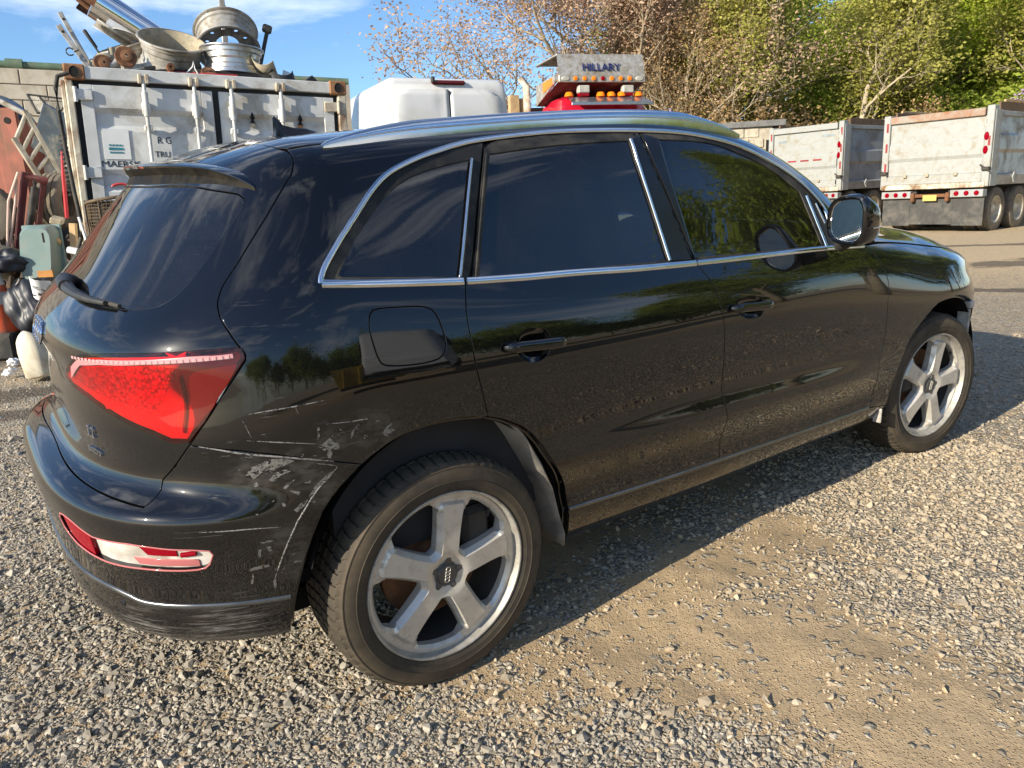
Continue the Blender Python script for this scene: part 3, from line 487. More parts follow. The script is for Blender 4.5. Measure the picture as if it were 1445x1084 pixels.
def panel(name, outline, mat, parent, holes=(), off=0.0, gap=.0030, depth=.022, lip=.012, mirror=False, step=.034, left=False, fold=True, warp=None):
    polys = [dens(outline)] + [dens(h_, True, .02) for h_ in holes]
    P2 = [p_ * SCL for p_ in polys]; lo = P2[0].min(0); hi = P2[0].max(0)
    gx, gy = np.meshgrid(np.arange(lo[0], hi[0], step), np.arange(lo[1], hi[1], step * .72)); g = np.stack([gx.ravel(), gy.ravel()], 1)
    keep = inside(P2[0], g)
    for h_ in P2[1:]: keep &= ~inside(h_, g)
    g = g[keep]; allb = np.concatenate(P2)
    if len(g):
        ok = np.ones(len(g), bool)
        for i in range(0, len(g), 400):
            d = np.hypot(g[i:i + 400, None, 0] - allb[None, :, 0], g[i:i + 400, None, 1] - allb[None, :, 1]).min(1); ok[i:i + 400] = d > step * .36
        g = g[ok]
    edges = []; b = 0
    for q in P2: edges += [(b + i, b + (i + 1) % len(q)) for i in range(len(q))]; b += len(q)
    vv, _, ff = geometry.delaunay_2d_cdt([Vector(a) for a in np.concatenate([allb, g])], edges, [], 0, 1e-6)[:3]
    vv = np.array([tuple(a) for a in vv]); ff = np.array([f_ for f_ in ff if len(f_) == 3]); cen = vv[ff].mean(1)
    k = inside(P2[0], cen)
    for h_ in P2[1:]: k &= ~inside(h_, cen)
    ff = ff[k]; uv = vv / SCL
    V = SKIN.P(uv); N = SKIN.n(uv); V = V + N * off
    if warp is not None: V = warp(V, uv, N)
    fn = np.cross(V[ff[:, 1]] - V[ff[:, 0]], V[ff[:, 2]] - V[ff[:, 0]]); flip = (fn * N[ff[:, 0]]).sum(1) < 0
    ff[flip] = ff[flip][:, ::-1]
    F = [tuple(f_) for f_ in ff]; cnt = {}
    for f_ in F:
        for a, b_ in ((f_[0], f_[1]), (f_[1], f_[2]), (f_[2], f_[0])): cnt[(a, b_)] = 1
    bed = [(a, b_) for (a, b_) in cnt if (b_, a) not in cnt]
    seam = lambda i: abs(V[i][1]) < .012
    if mirror: bed = [e for e in bed if not (seam(e[0]) and seam(e[1]))]
    outd = {}
    for a, b_ in bed:
        t = V[b_] - V[a]; o_ = np.cross(t, N[a] + N[b_]); o_ /= np.linalg.norm(o_) + 1e-9
        for i in (a, b_): outd[i] = outd.get(i, 0) + o_
    for i in outd: outd[i] = outd[i] / (np.linalg.norm(outd[i]) + 1e-9)
    V = list(V); N = list(N)
    for i, o_ in outd.items():
        V[i] = V[i] - o_ * gap
        if mirror and abs(V[i][1]) < .015: V[i][1] = 0
    if fold:
        ring = {}
        for i, o_ in outd.items():
            r = []
            for w_, d_, nn in ((.0009, .0003, N[i] + o_ * .45), (.0016, .0012, N[i] * .45 + o_), (.0018, .004, o_), (.0018, depth, o_), (.0018 + lip, depth, N[i])):
                r.append(len(V)); V.append(V[i] + o_ * w_ - N[i] * d_); N.append(nn / (np.linalg.norm(nn) + 1e-9))
            ring[i] = [i] + r
        for a, b_ in bed:
            ra, rb = ring[a], ring[b_]
            for j in range(5): F.append((ra[j], ra[j + 1], rb[j + 1], rb[j]))
    V = np.array(V); N = np.array(N)
    if mirror:
        n = len(V); V = np.concatenate([V, V * [1, -1, 1]]); N = np.concatenate([N, N * [1, -1, 1]]); F = F + [tuple(n + i for i in f_[::-1]) for f_ in F]
    o = mesh_from(name, V, F, mat, parent, True, N)
    if left:
        V2 = V * [1, -1, 1]; mesh_from(name, V2, [f_[::-1] for f_ in F], mat, parent, True, N * [1, -1, 1])
    return o
def strip(name, path, mat, parent, width=.016, h=.006, off=0.0, left=False, smooth=True, taper=False):
    """a raised trim strip along a line of the skin"""
    uv = dens(crom(path) if smooth else path, False, .02); P = SKIN.P(uv); N = SKIN.n(uv); P = P + N * off; n = len(P)
    T = np.gradient(P, axis=0); T /= np.linalg.norm(T, axis=1, keepdims=True) + 1e-9; B = np.cross(N, T); V = []; NN = []
    prof = [(-.5, -.3), (-.5, .35), (-.40, .8), (-.15, 1.0), (.15, 1.0), (.40, .8), (.5, .35), (.5, -.3)]; m = len(prof)
    for i in range(n):
        s_ = min(1, .25 + min(i, n - 1 - i) / 6) if taper else 1
        for a, c in prof:
            V.append(P[i] + B[i] * a * width * s_ + N[i] * c * h * s_); q = N[i] * (.3 + max(c - .3, 0)) + B[i] * a * 1.4; NN.append(q / np.linalg.norm(q))
    F = [(i * m + j, (i + 1) * m + j, (i + 1) * m + j + 1, i * m + j + 1) for i in range(n - 1) for j in range(m - 1)] + [tuple(range(m)), tuple(range((n - 1) * m, n * m))[::-1]]
    fn = np.cross(np.array(V[F[3][1]]) - V[F[3][0]], np.array(V[F[3][2]]) - V[F[3][0]])
    if fn @ N[0] < 0: F = [f_[::-1] for f_ in F]
    V = np.array(V); NN = np.array(NN)
    o = mesh_from(name, V, F, mat, parent, True, NN)
    if left: mesh_from(name, V * [1, -1, 1], [f_[::-1] for f_ in F], mat, parent, True, NN * [1, -1, 1])
    return o

# ------------------------------------------------------------------ the car
car = thing('car', 'black five-door sport utility car with scuffed rear corner, red tail lamp and silver roof rails', 'car')
CARM = Matrix(((.999629, -.000524, -.027224, .002408), (-.000524, .999261, -.038443, .0034), (.027224, .038443, .99889, -.176790), (0, 0, 0, 1)))
car.matrix_world = CARM
g = UV
seamA = g['seamA']; A2 = g['seamA2'][:3]
arch = g['archR'][:-2]
def cut(pl, a, b):
    ia = min(range(len(pl)), key=lambda i: abs(pl[i][0] - a[0]) + .1 * abs(pl[i][1] - a[1])); ib = min(range(len(pl)), key=lambda i: abs(pl[i][0] - b[0]) + .1 * abs(pl[i][1] - b[1])); return pl[ia:ib + 1]
arch_bump = cut(arch, (-.4704, 1.5), (-.265, 8.17)); arch_q = cut(arch, (-.265, 8.17), (.152, 8.29))[:-1]; arch_d = cut(arch, (.165, 8.25), (.458, 4.01))[1:]
ctop = g['chromeTop']; doorR = crom(g['doorRrear'], 3); Bs = crom(g['Bseam'], 3); Fd = crom(g['Fdoor'], 3)
DR_B = (.4686, 3.0); B_B = (1.2189, 2.98); F_B = (2.2618, 3.02)
# uniside: quarter panel, roof edge and windscreen pillar in one pressing
body = [(-.36, 14.75)] + seamA + A2 + g['seamC'] + arch_q + [(.152, 8.29)] + doorR[::-1] + [(.06, 11.95), (-.0668, 11.953), (-.1976, 11.964), (-.3105, 12.04)] + ctop[1:-1] + [(1.99, 12.1), (2.22, 12.05), (2.24, 13.4), (2.2, 14.75)] + [(1.9, 14.75), (1.5, 14.75), (.8, 14.75), (.3, 14.75)]
panel('body_side', body, M['paint_scuffed'], car, holes=[crom(g['flap'], 3, True)], left=True)
fl = np.array(crom(g['flap'], 3, True)); panel('fuel_flap', [tuple(a) for a in (fl - fl.mean(0)) * .985 + fl.mean(0)], M['paint'], car, gap=.0012)
top_R = [(1.0976, 11.963), (1.0, 11.975), (.8, 11.99), (.5149, 12.0), (.3, 11.965), (.1449, 11.938)]
rd = panel('rear_door', doorR + arch_d + [(.4581, 4.013), DR_B, (.7852, 2.98), B_B] + Bs[::-1][1:] + top_R[1:-1], M['paint'], car, holes=[crom(g['recR'], 3, True)], left=False)
fd = panel('front_door', Bs + [B_B, (1.6, 2.99), F_B] + Fd[::-1][1:] + [(1.9, 11.95), (1.57, 11.96), (1.3, 11.96)], M['paint'], car, holes=[crom(g['recF'], 3, True)], left=False)
for nm, side in (('rear_door', rd), ('front_door', fd)):                # the far side's doors
    me = side.data.copy(); co = np.empty(len(me.vertices) * 3); me.vertices.foreach_get('co', co); co = co.reshape(-1, 3) * [1, -1, 1]; me.vertices.foreach_set('co', co.ravel()); me.flip_normals(); me.update(); link_mesh(nm, me, None, car)
af = crom(g['archF'], 3); af_in = [a for a in af if a[1] > 2.9]
panel('front_fender', Fd + [F_B, (2.33, 2.75), (2.405, 2.6)] + af_in + [(3.12, 7.6), (3.17, 6.9), (3.3, 7.4), (3.35, 8.6), (3.22, 9.3), (3.2, 10.4), (3.36, 11.3), (3.0, 11.75), (2.6, 11.9), (2.3, 11.95)], M['paint'], car, left=True)
panel('headlight', [(3.36, 8.65), (3.75, 8.7), (3.72, 10.2), (3.40, 11.2), (3.21, 10.4), (3.23, 9.35)], M['white_plastic'], car, left=True)
panel('front_bumper', [(3.18, 6.8), (3.22, 4.5), (3.25, 1.3), (4.0, 1.0), (4.0, 8.6), (3.76, 8.6), (3.36, 8.55), (3.31, 7.35)], M['paint'], car, mirror=True)
panel('hood', [(2.29, 12.05), (2.6, 11.98), (3.0, 11.85), (3.38, 11.38), (3.75, 10.4), (4.0, 10.3), (4.0, 17), (2.75, 17), (2.36, 17), (2.34, 14.6)], M['paint'], car, mirror=True)
panel('grille', [(3.74, 8.7), (4.0, 8.7), (4.0, 10.2), (3.73, 10.2)], M['plastic'], car, mirror=True)
panel('windscreen', [(1.46, 17), (1.50, 14.85), (1.8, 14.85), (2.15, 14.82), (2.3, 14.7), (2.325, 17)], M['glass'], car, mirror=True, off=-.004)
panel('roof', [(-1.4, 16.05), (-.90, 16.06), (-.5453, 16.051), (-.4286, 15.121), (-.355, 14.85), (-.1, 14.80), (.8, 14.80), (1.44, 14.80), (1.40, 17), (-.14, 17), (-.16, 16.93), (-1.4, 16.93)], M['paint'], car, mirror=True)
A2b = [(-.786, 7.30)]
glass_edge = g['rglass']
tg = panel('tailgate', [(-1.4, 16.04), (-.90, 16.05), (-.5453, 16.04), (-.4286, 15.121)] + seamA + A2 + [(-.7867, 8.262)] + A2b + [(-.86, 7.36), (-.9506, 7.42), (-1.1254, 7.52), (-1.3259, 7.637), (-1.4, 7.65), (-1.4, 12.1)] + glass_edge[::-1] + [(-1.4, 14.03)], M['paint'], car, mirror=True)
panel('rear_window', [(-1.4, 12.1)] + glass_edge[::-1] + [(-1.4, 14.03)], M['glass_dark'], tg, mirror=True, off=-.003, depth=.006)
rb = panel('rear_bumper', [(-1.4, 7.65), (-1.3259, 7.637), (-1.1254, 7.50), (-.9506, 7.40), (-.86, 7.32), (-.786, 7.25), (-.7867, 8.262)] + A2[::-1][:1] + g['seamC'] + arch_bump[::-1] + [(-.475, 1.35), (-.62, 1.25), (-.9, 1.2), (-1.4, 1.2)], M['paint_scuffed'], car, mirror=True, holes=[crom(g['refl'], 2, True)])
# broken bumper reflector: a pale tray with the remains of red lens
rf = np.array(crom(g['refl'], 2, True)); rfc = rf.mean(0)
tray = panel('reflector', [tuple(a) for a in rf], M['white_plastic'], rb, off=-.016, gap=-.002, fold=False, left=True, step=.02)
def sub_uv(u0, u1, v0a, v1a, v0b, v1b): return [(u0, v0a), (u1, v0b), (u1, v1b), (u0, v1a)]
panel('red_lens', [(-1.03, 5.42), (-.975, 5.40), (-.925, 5.16), (-.93, 4.36), (-.985, 4.44), (-1.02, 4.7)], M['lamp_red'], rb, off=-.004, gap=0, depth=.012, lip=0, step=.02)
panel('red_lens', [(-.79, 5.15), (-.70, 5.12), (-.70, 4.85), (-.77, 4.80)], M['lamp_red'], rb, off=-.013, gap=0, depth=.004, lip=0, step=.02)
panel('lamp_tray', [(-.81, 4.6), (-.655, 4.72), (-.655, 4.50), (-.80, 4.42)], M['lamp_band'], rb, off=-.013, gap=0, depth=.004, lip=0, step=.02)
strip('red_rim', crom(g['refl'], 2, True) + [g['refl'][0]], M['lamp_band'], rb, .004, .002, -.001, smooth=False)
strip('bulb_clip', [(-.69, 4.9), (-.655, 5.0)], M['lamp_red'], rb, .012, .006, -.014, smooth=False)
strip('trim_strip', [(-1.4, 3.35), (-1.1, 3.35), (-.9212, 3.33), (-.8513, 3.22), (-.7981, 3.08), (-.6424, 3.12), (-.4640, 3.06)], M['trim_dull'], rb, .014, .004, left=True)
mb = MB(); su = SKIN.P([(-.8727, 2.806)])[0]; sn = SKIN.n([(-.8727, 2.806)])[0]
mb.lathe([(0, .002), (.008, .002), (.010, .0)], 16, Matrix.Translation(su) @ Vector(sn).to_track_quat('Z', 'Y').to_matrix().to_4x4()); mb.build('parking_sensor', M['trim_black'], rb)
for q in SCUFF: panel('scuff_mark', q, M['scuff'], car, off=.0006, gap=0, fold=False, step=.03)
for i, q in enumerate(SCR): strip('scratch_and_highlight', q, M['scratch_and_highlight'], car, .0045 if i in (4, 5) else .003, .0008, .0003, smooth=False, taper=True)  # scratches, plus a grey highlight painted along the arch flare
# sill
sillo = [(.4686, 2.93), (.7852, 2.92), (1.2152, 2.92), (1.6, 2.93), (2.2618, 2.96), (2.40, 2.55), (2.38, 1.1), (1.5, .75), (.9, .75), (.50, .85), (.478, 2.0)]
panel('sill', sillo, M['paint'], car, left=True)
strip('sill_trim', [(.472, 3.0), (.7852, 2.96), (1.2152, 2.955), (1.6, 2.965), (2.255, 3.0)], M['trim_dull'], car, .014, .004, left=True)
# tail lamps
def shrink_uv(pl, k): a = np.array(pl, float); q = a.mean(0) + np.array([-.012, .02]); return [tuple(r) for r in (a - q) * k + q]
lo_ = crom(g['lamp'], 2, True)
for sgn in (1, -1):
    lm = panel('tail_lamp', lo_, M['lens'], car, off=.0062, gap=.002, depth=.008, lip=.0, step=.025) if sgn == 1 else None
    if lm is None:
        src = [o for o in car.children if o.name.startswith('tail_lamp')][0]
        me = src.data.copy(); co = np.empty(len(me.vertices) * 3); me.vertices.foreach_get('co', co); me.vertices.foreach_set('co', (co.reshape(-1, 3) * [1, -1, 1]).ravel()); me.flip_normals(); me.update(); far = link_mesh('tail_lamp', me, None, car)
        for ch in list(src.children):
            m2 = ch.data.copy(); co = np.empty(len(m2.vertices) * 3); m2.vertices.foreach_get('co', co); m2.vertices.foreach_set('co', (co.reshape(-1, 3) * [1, -1, 1]).ravel()); m2.flip_normals(); m2.update(); link_mesh(ch.name.split('.')[0], m2, None, far)
        continue
    panel('lamp_housing', lo_, M['housing'], lm, off=.0012, gap=.011, fold=False, step=.025)
    panel('reflector_cluster', crom(g['cluster'], 2, True), M['facet'], lm, off=.0026, gap=0, depth=.003, lip=0, step=.012)
    panel('side_lens', shrink_uv(crom(g['rpanel'], 2, True), .84), M['housing_bright'], lm, off=.0042, gap=0, depth=.003, lip=0, step=.02)
    panel('light_band', g['ledstrip'], M['band_white'], lm, off=.0072, gap=0, depth=.0008, lip=0, step=.02)
    strip('lens_divider', [(-.690, 10.55), (-.70, 9.9), (-.712, 9.25)], M['lamp_deep'], lm, .009, .0015, .0045)
    mbc = MB()
    for i in range(30):
        f_ = i / 29; u = -1.02 + f_ * .455; v = 10.835 + .02 * math.sin(f_ * 3); q = SKIN.P([(u - .0052, v - .038), (u + .0052, v - .038), (u + .0052, v + .038), (u - .0052, v + .038)]); nn = SKIN.n([(u, v)])[0]
        mbc.add([tuple(a + nn * .0078) for a in q] + [tuple(a + nn * .0088) for a in q * .7 + q.mean(0) * .3], [(0, 1, 5, 4), (1, 2, 6, 5), (2, 3, 7, 6), (3, 0, 4, 7), (4, 5, 6, 7)])
    mbc.build('led_cell', M['lamp_cell'], lm)
# ---- windows
def shrink(pl, k): a = np.array(pl, float); c = a.mean(0); return [tuple(q) for q in (a - c) * k + c]
gQ = g['gQ']; gR = g['gR']; gF = g['gF']
frQ = [(-.305, 12.05), (-.19, 12.0), (.0, 11.98), (.150, 11.98)] + [(.1624, 12.03), (.24, 12.9), (.335, 13.9), (.352, 14.13)] + [a for a in ctop if -.31 < a[0] < .34][::-1]
panel('window_frame', frQ, M['rubber'], car, holes=[gQ], off=-.004, gap=.001, depth=.012, left=True, step=.03)
panel('quarter_window', gQ, M['glass_dark'], car, off=-.008, gap=-.004, fold=False, left=True)
frR = [(.170, 11.99), (.5149, 12.05), (1.0976, 12.0), *[(a - .006, b) for a, b in g['pillB']], (.992, 14.15)] + [a for a in ctop if .365 < a[0] < .985][::-1] + [(.345, 13.9), (.25, 12.9)]
panel('window_frame', frR, M['rubber'], rd, holes=[gR], off=-.004, gap=.001, depth=.014, step=.03)
panel('rear_door_window', gR, M['glass_dark'], rd, off=-.008, gap=-.004, fold=False)
panel('pillar_cover', g['pilR'], M['trim_black'], rd, off=.001, gap=.0005, depth=.006)
frF = [(1.104, 12.0), (1.57, 12.0), (1.9, 11.99), (1.96, 12.05), (1.975, 12.667)] + [a for a in ctop if 1.012 < a[0] < 1.96][::-1] + [(a + .006, b) for a, b in g['pillB'][::-1]][:-1]
panel('window_frame', frF, M['rubber'], fd, holes=[gF], off=-.004, gap=.001, depth=.014, step=.03)
panel('front_door_window', gF, M['glass'], fd, off=-.008, gap=-.004, fold=False)
panel('pillar_cover', g['pilF'], M['trim_black'], fd, off=.001, gap=.0005, depth=.006)
panel('mirror_sail', g['sail'], M['plastic'], fd, off=-.001, gap=.0005, depth=.006)
for nm, path, par, w_ in (('window_bar', g['barR'], rd, .010), ('window_bar', g['barF'], fd, .013), ('window_bar', g['barF2'], fd, .006), ('window_bar', g['barQ'], car, .007), ('window_bar', g['barC'], rd, .008)):
    strip(nm, path, M['chrome'] if w_ != .008 else M['rubber'], par, w_, .004, .0, smooth=False)
strip('belt_trim', [(-.309, 12.02), (-.1976, 11.97), (-.0668, 11.962), (.138, 11.962)], M['chrome'], car, .022, .005, left=True)
strip('belt_trim', [(.150, 11.962), (.5149, 12.02), (.8, 12.0), (1.094, 11.985)], M['chrome'], rd, .022, .005)
strip('belt_trim', [(1.103, 11.985), (1.5718, 11.985), (1.8789, 11.975), (2.165, 11.90)], M['chrome'], fd, .020, .005)
strip('window_trim', [(-.311, 12.03)] + ctop[:-1], M['chrome'], car, .015, .006, left=True)
# roof rails: a bright upper rail on a foot along the roof edge
def roof_rail(sgn):
    us = np.concatenate([np.linspace(-.14, .15, 16), np.linspace(.2, 1.2, 28), np.linspace(1.24, 1.60, 14)]); V = []; NN = []
    for i, u in enumerate(us):
        vv = 14.86 - .28 * max(0, (.10 - u) / .24) ** 1.5; uvp = np.array([(u, vv)]); P = SKIN.P(uvp)[0]; e = min(1, max(0, (u + .14) / .30)) ** .6 * min(1, max(0, (1.62 - u) / .35)) ** .7
        T = SKIN.P(np.array([(u + .01, vv)]))[0] - P; T /= np.linalg.norm(T); up = np.array([0, 0, 1.0]); up -= T * (T @ up); up /= np.linalg.norm(up); s_ = np.cross(T, up)  # points to -y
        H = .007 + .033 * e; w_ = .012 + .012 * min(1, e * 1.3)
        for a, c, na, nc in ((1.0, -.35, 1, 0), (1.0, .28, 1, .1), (.92, .34, .8, -.5), (.92, .40, .8, .3), (1.0, .48, 1, .15), (.85, .80, .8, .6), (.45, 1.0, .3, 1), (-.3, 1.0, -.2, 1), (-.85, .8, -.8, .6), (-1.0, -.35, -1, 0)):
            V.append(P + s_ * a * w_ + up * c * H); q = s_ * na + up * nc; NN.append(q / np.linalg.norm(q))
    m = 10; n = len(us); F = [(i * m + j, i * m + (j + 1) % m, (i + 1) * m + (j + 1) % m, (i + 1) * m + j) for i in range(n - 1) for j in range(m)] + [tuple(range(m))[::-1], tuple(range((n - 1) * m, n * m))]
    V = np.array(V); NN = np.array(NN)
    f0 = F[6 + 10 * 20]; fn = np.cross(V[f0[1]] - V[f0[0]], V[f0[2]] - V[f0[0]])
    if fn[2] < 0: F = [f_[::-1] for f_ in F]
    if sgn < 0: V = V * [1, -1, 1]; NN = NN * [1, -1, 1]; F = [f_[::-1] for f_ in F]
    mesh_from('roof_rail', V, F, M['chrome'], car, True, NN)
roof_rail(1); roof_rail(-1)
# spoiler: wedge carried out over the rear window
def spoiler():
    us = np.concatenate([np.linspace(-1.4, -.72, 34), np.linspace(-.70, -.552, 12)]); V = []
    for u in us:
        f_ = (u + 1.4) / (1.4 - .552); e = max(0, 1 - f_ ** 2.6); vt = 15.6 - 1.9 * f_ ** 2.4; vb = 13.98 - .40 * f_ ** 3; vs = 14.22 - .58 * f_ ** 2.6
        A = SKIN.P([(u, vt)])[0] + SKIN.n([(u, vt)])[0] * .0012; Bm = SKIN.P([(u, vb)])[0]; S_ = SKIN.P([(u, vs)])[0]
        rd_ = np.array([S_[0] + .15, S_[1], 0]); rd_ /= np.linalg.norm(rd_) + 1e-6
        T = S_ + np.array([.004, 0, .050]) * e ** .8 + rd_ * .014 * e + SKIN.n([(u, vs)])[0] * .003
        mid = A * .5 + T * .5 + np.array([0, 0, .007]) * e
        T2 = T + np.array([.004, 0, -.011]) * (.25 + .75 * e); in_ = Bm * .6 + T2 * .4 + np.array([.022, 0, .012]) * e
        V += [A, A * .75 + T * .25 + np.array([0, 0, .005]) * e, mid, A * .2 + T * .8 + np.array([0, 0, .004]) * e, T, T * .5 + T2 * .5 + np.array([-.003, 0, 0]) * (.2 + .8 * e), T2, in_, Bm - SKIN.n([(u, vb)])[0] * .003]
    V = np.array(V); n = len(us); m = 9; F = [(i * m + j, i * m + j + 1, (i + 1) * m + j + 1, (i + 1) * m + j) for i in range(n - 1) for j in range(m - 1)]
    F.append(tuple(range((n - 1) * m, n * m)))
    b = len(V); V = np.concatenate([V, V * [1, -1, 1]]); F = F + [tuple(b + i for i in f_[::-1]) for f_ in F]
    o = mesh_from('spoiler', V, F, [M['paint'], M['spoiler_dirt']], tg)
    mi = []
    for k in (0, 1): mi += [(1 if j >= 6 else 0) for i in range(n - 1) for j in range(m - 1)] + [0]
    o.data.polygons.foreach_set('material_index', mi)
    bm = bmesh.new(); bm.from_mesh(o.data); bmesh.ops.remove_doubles(bm, verts=bm.verts, dist=1e-4); bmesh.ops.recalc_face_normals(bm, faces=bm.faces); bm.to_mesh(o.data); bm.free(); smooth_angle(o.data, 38)
M['spoiler_dirt'] = simple('dusty_black_plastic', (.008, .0075, .0065), .5, var=.4, scale=26, dirt=(.030, .025, .017), dirt_amt=.6, bump=.3, spec=.08)
spoiler()
# antenna fin
mb = MB(); fp = SKIN.P([(.05, 17)])[0]; fx, fz = fp[0], fp[2] - .004
prof = [(-.085, 0, .016), (-.080, .030, .010), (-.083, .055, .005), (-.078, .066, .003), (-.070, .060, .005), (-.045, .030, .011), (.02, .022, .014), (.075, 0, .012)]
V = []; F = []
pts_t = [(-.085, .0), (-.081, .030), (-.084, .058), (-.079, .066), (-.070, .058), (-.052, .036), (-.02, .028), (.03, .024), (.065, .012), (.080, 0)]
wds = [.020, .014, .006, .004, .006, .013, .018, .018, .016, .010]
for s_ in (1, -1):
    for (x, z), w_ in zip(pts_t, wds): V.append((fx + x, s_ * w_ * .35, fz + z))
    for (x, z), w_ in zip(pts_t, wds): V.append((fx + x, s_ * w_, fz + z * .55))
    for (x, z), w_ in zip(pts_t, wds): V.append((fx + x, s_ * w_ * 1.15, fz))
for k, s_ in ((0, 1), (30, -1)):
    for r in (0, 10):
        for i in range(9): q = (k + r + i, k + r + i + 1, k + r + 10 + i + 1, k + r + 10 + i); F.append(q if s_ == 1 else q[::-1])
for i in range(9): F.append((i, 30 + i, 31 + i, i + 1))
mb.add(V, F); mb.build('antenna_fin', M['trim_black'], car, 50)
# rear wiper
mb = MB(); P = lambda u, v, o=.0: tuple(SKIN.P([(u, v)])[0] + SKIN.n([(u, v)])[0] * o)
wp = [(-1.26, 12.02), (-1.19, 11.98), (-1.11, 11.93), (-1.03, 11.90), (-.95, 11.88)]
mb.tube([P(u, v, .024 - .006 * i / 4) for i, (u, v) in enumerate(wp)], [.019, .017, .012, .009, .006], 8)
mb.tube([P(-1.30, 12.10, .0), P(-1.28, 12.06, .024), P(-1.22, 12.0, .028)], [.024, .026, .018], 10)
wiper = mb.build('wiper_arm', M['plastic'], tg, 40)
mb = MB(); mb.tube([P(-1.22, 12.03, .012), P(-1.05, 11.95, .010), P(-.90, 11.87, .010)], .006, 6); mb.build('wiper_blade', M['rubber'], wiper)
# badges
def text_on(body_, u, v, size, name, parent, mat, off=.003, flip=False):
    cu = bpy.data.curves.new('text', 'FONT'); cu.body = body_; cu.size = size; cu.extrude = .0018; cu.align_x = 'CENTER'; cu.align_y = 'CENTER'; cu.resolution_u = 3
    tmp = bpy.data.objects.new('tmp', cu); COL.objects.link(tmp); dg = bpy.context.evaluated_depsgraph_get(); me = bpy.data.meshes.new_from_object(tmp.evaluated_get(dg)); bpy.data.objects.remove(tmp)
    p0 = Vector(SKIN.P([(u, v)])[0]); n = Vector(SKIN.n([(u, v)])[0]); r_ = Vector((SKIN.P([(u + .02, v)])[0] - SKIN.P([(u - .02, v)])[0])).normalized(); up = n.cross(r_)
    me.transform(Matrix(((r_.x, up.x, n.x, p0.x + n.x * off), (r_.y, up.y, n.y, p0.y + n.y * off), (r_.z, up.z, n.z, p0.z + n.z * off), (0, 0, 0, 1))))
    return link_mesh(name, me, mat, parent)
text_on('3.2', -1.035, 8.85, .042, 'badge_text', tg, M['bright']); text_on('quattro', -1.03, 8.48, .030, 'badge_text', tg, M['bright'])
def rings(name, centre, n, r_, up, rad, parent, mat, th=.1):
    mb = MB()
    for k in range(4):
        c = centre + r_ * ((k - 1.5) * rad * 1.42)
        mb.tube([c + r_ * (rad * math.cos(w_)) + up * (rad * math.sin(w_)) for w_ in np.linspace(0, 2 * math.pi, 25)], rad * th, 6, False, up=tuple(n))
    return mb.build(name, mat, parent, 60)
rings('ring_emblem', Vector((-.8275, 0, 1.09)), Vector((-1, 0, .25)).normalized(), Vector((0, -1, 0)), Vector((.25, 0, 1)).normalized(), .032, tg, M['bright'], .15)
# door handles with their recess bowls
for key, par, (ua, va), (ub, vb) in (('recR', rd, (.222, 9.985), (.448, 9.86)), ('recF', fd, (1.216, 9.95), (1.446, 9.845))):
    rim = np.array(crom(g[key], 3, True)); c = rim.mean(0); V = []; F = []; n = len(rim); lv = [(1.06, -.0015), (.98, -.005), (.86, -.013), (.6, -.021), (.25, -.024)]
    for s_, d_ in lv:
        uv = (rim - c) * s_ + c; V += list(SKIN.P(uv) + SKIN.n(uv) * d_)
    for r in range(4): F += [(r * n + i, r * n + (i + 1) % n, (r + 1) * n + (i + 1) % n, (r + 1) * n + i) for i in range(n)]
    F.append(tuple(range(4 * n, 5 * n))); mbh = MB(); mbh.add(V, F); o = mbh.build('handle_recess', M['paint'], par, 60, fix=True)
    ln = np.linspace(0, 1, 17); V = []; F = []
    for t in ln:
        uv = [(ua + (ub - ua) * t, va + (vb - va) * t)]; p_ = SKIN.P(uv)[0]; n_ = SKIN.n(uv)[0]; T = SKIN.P([(ub, vb)])[0] - SKIN.P([(ua, va)])[0]; T /= np.linalg.norm(T); b_ = np.cross(n_, T)
        e = min(1, (min(t, 1 - t) / .10)) ** .5 if min(t, 1 - t) < .1 else 1
        h0 = .004 if (t < .10 or t > .93) else .013; ht = .010 + .022 * e
        for k in range(12):
            w_ = 2 * math.pi * k / 12; cx, cy = math.cos(w_), math.sin(w_); V.append(p_ + b_ * (.0165 * (.35 + .65 * e) * np.sign(cx) * abs(cx) ** .7) + n_ * ((h0 + ht) / 2 + (ht - h0) / 2 * np.sign(cy) * abs(cy) ** .7))
    F = [(i * 12 + k, i * 12 + (k + 1) % 12, (i + 1) * 12 + (k + 1) % 12, (i + 1) * 12 + k) for i in range(16) for k in range(12)] + [tuple(range(12)), tuple(range(16 * 12, 17 * 12))]
    mbh = MB(); mbh.add(V, F); mbh.build('door_handle', M['paint'], par, 45)
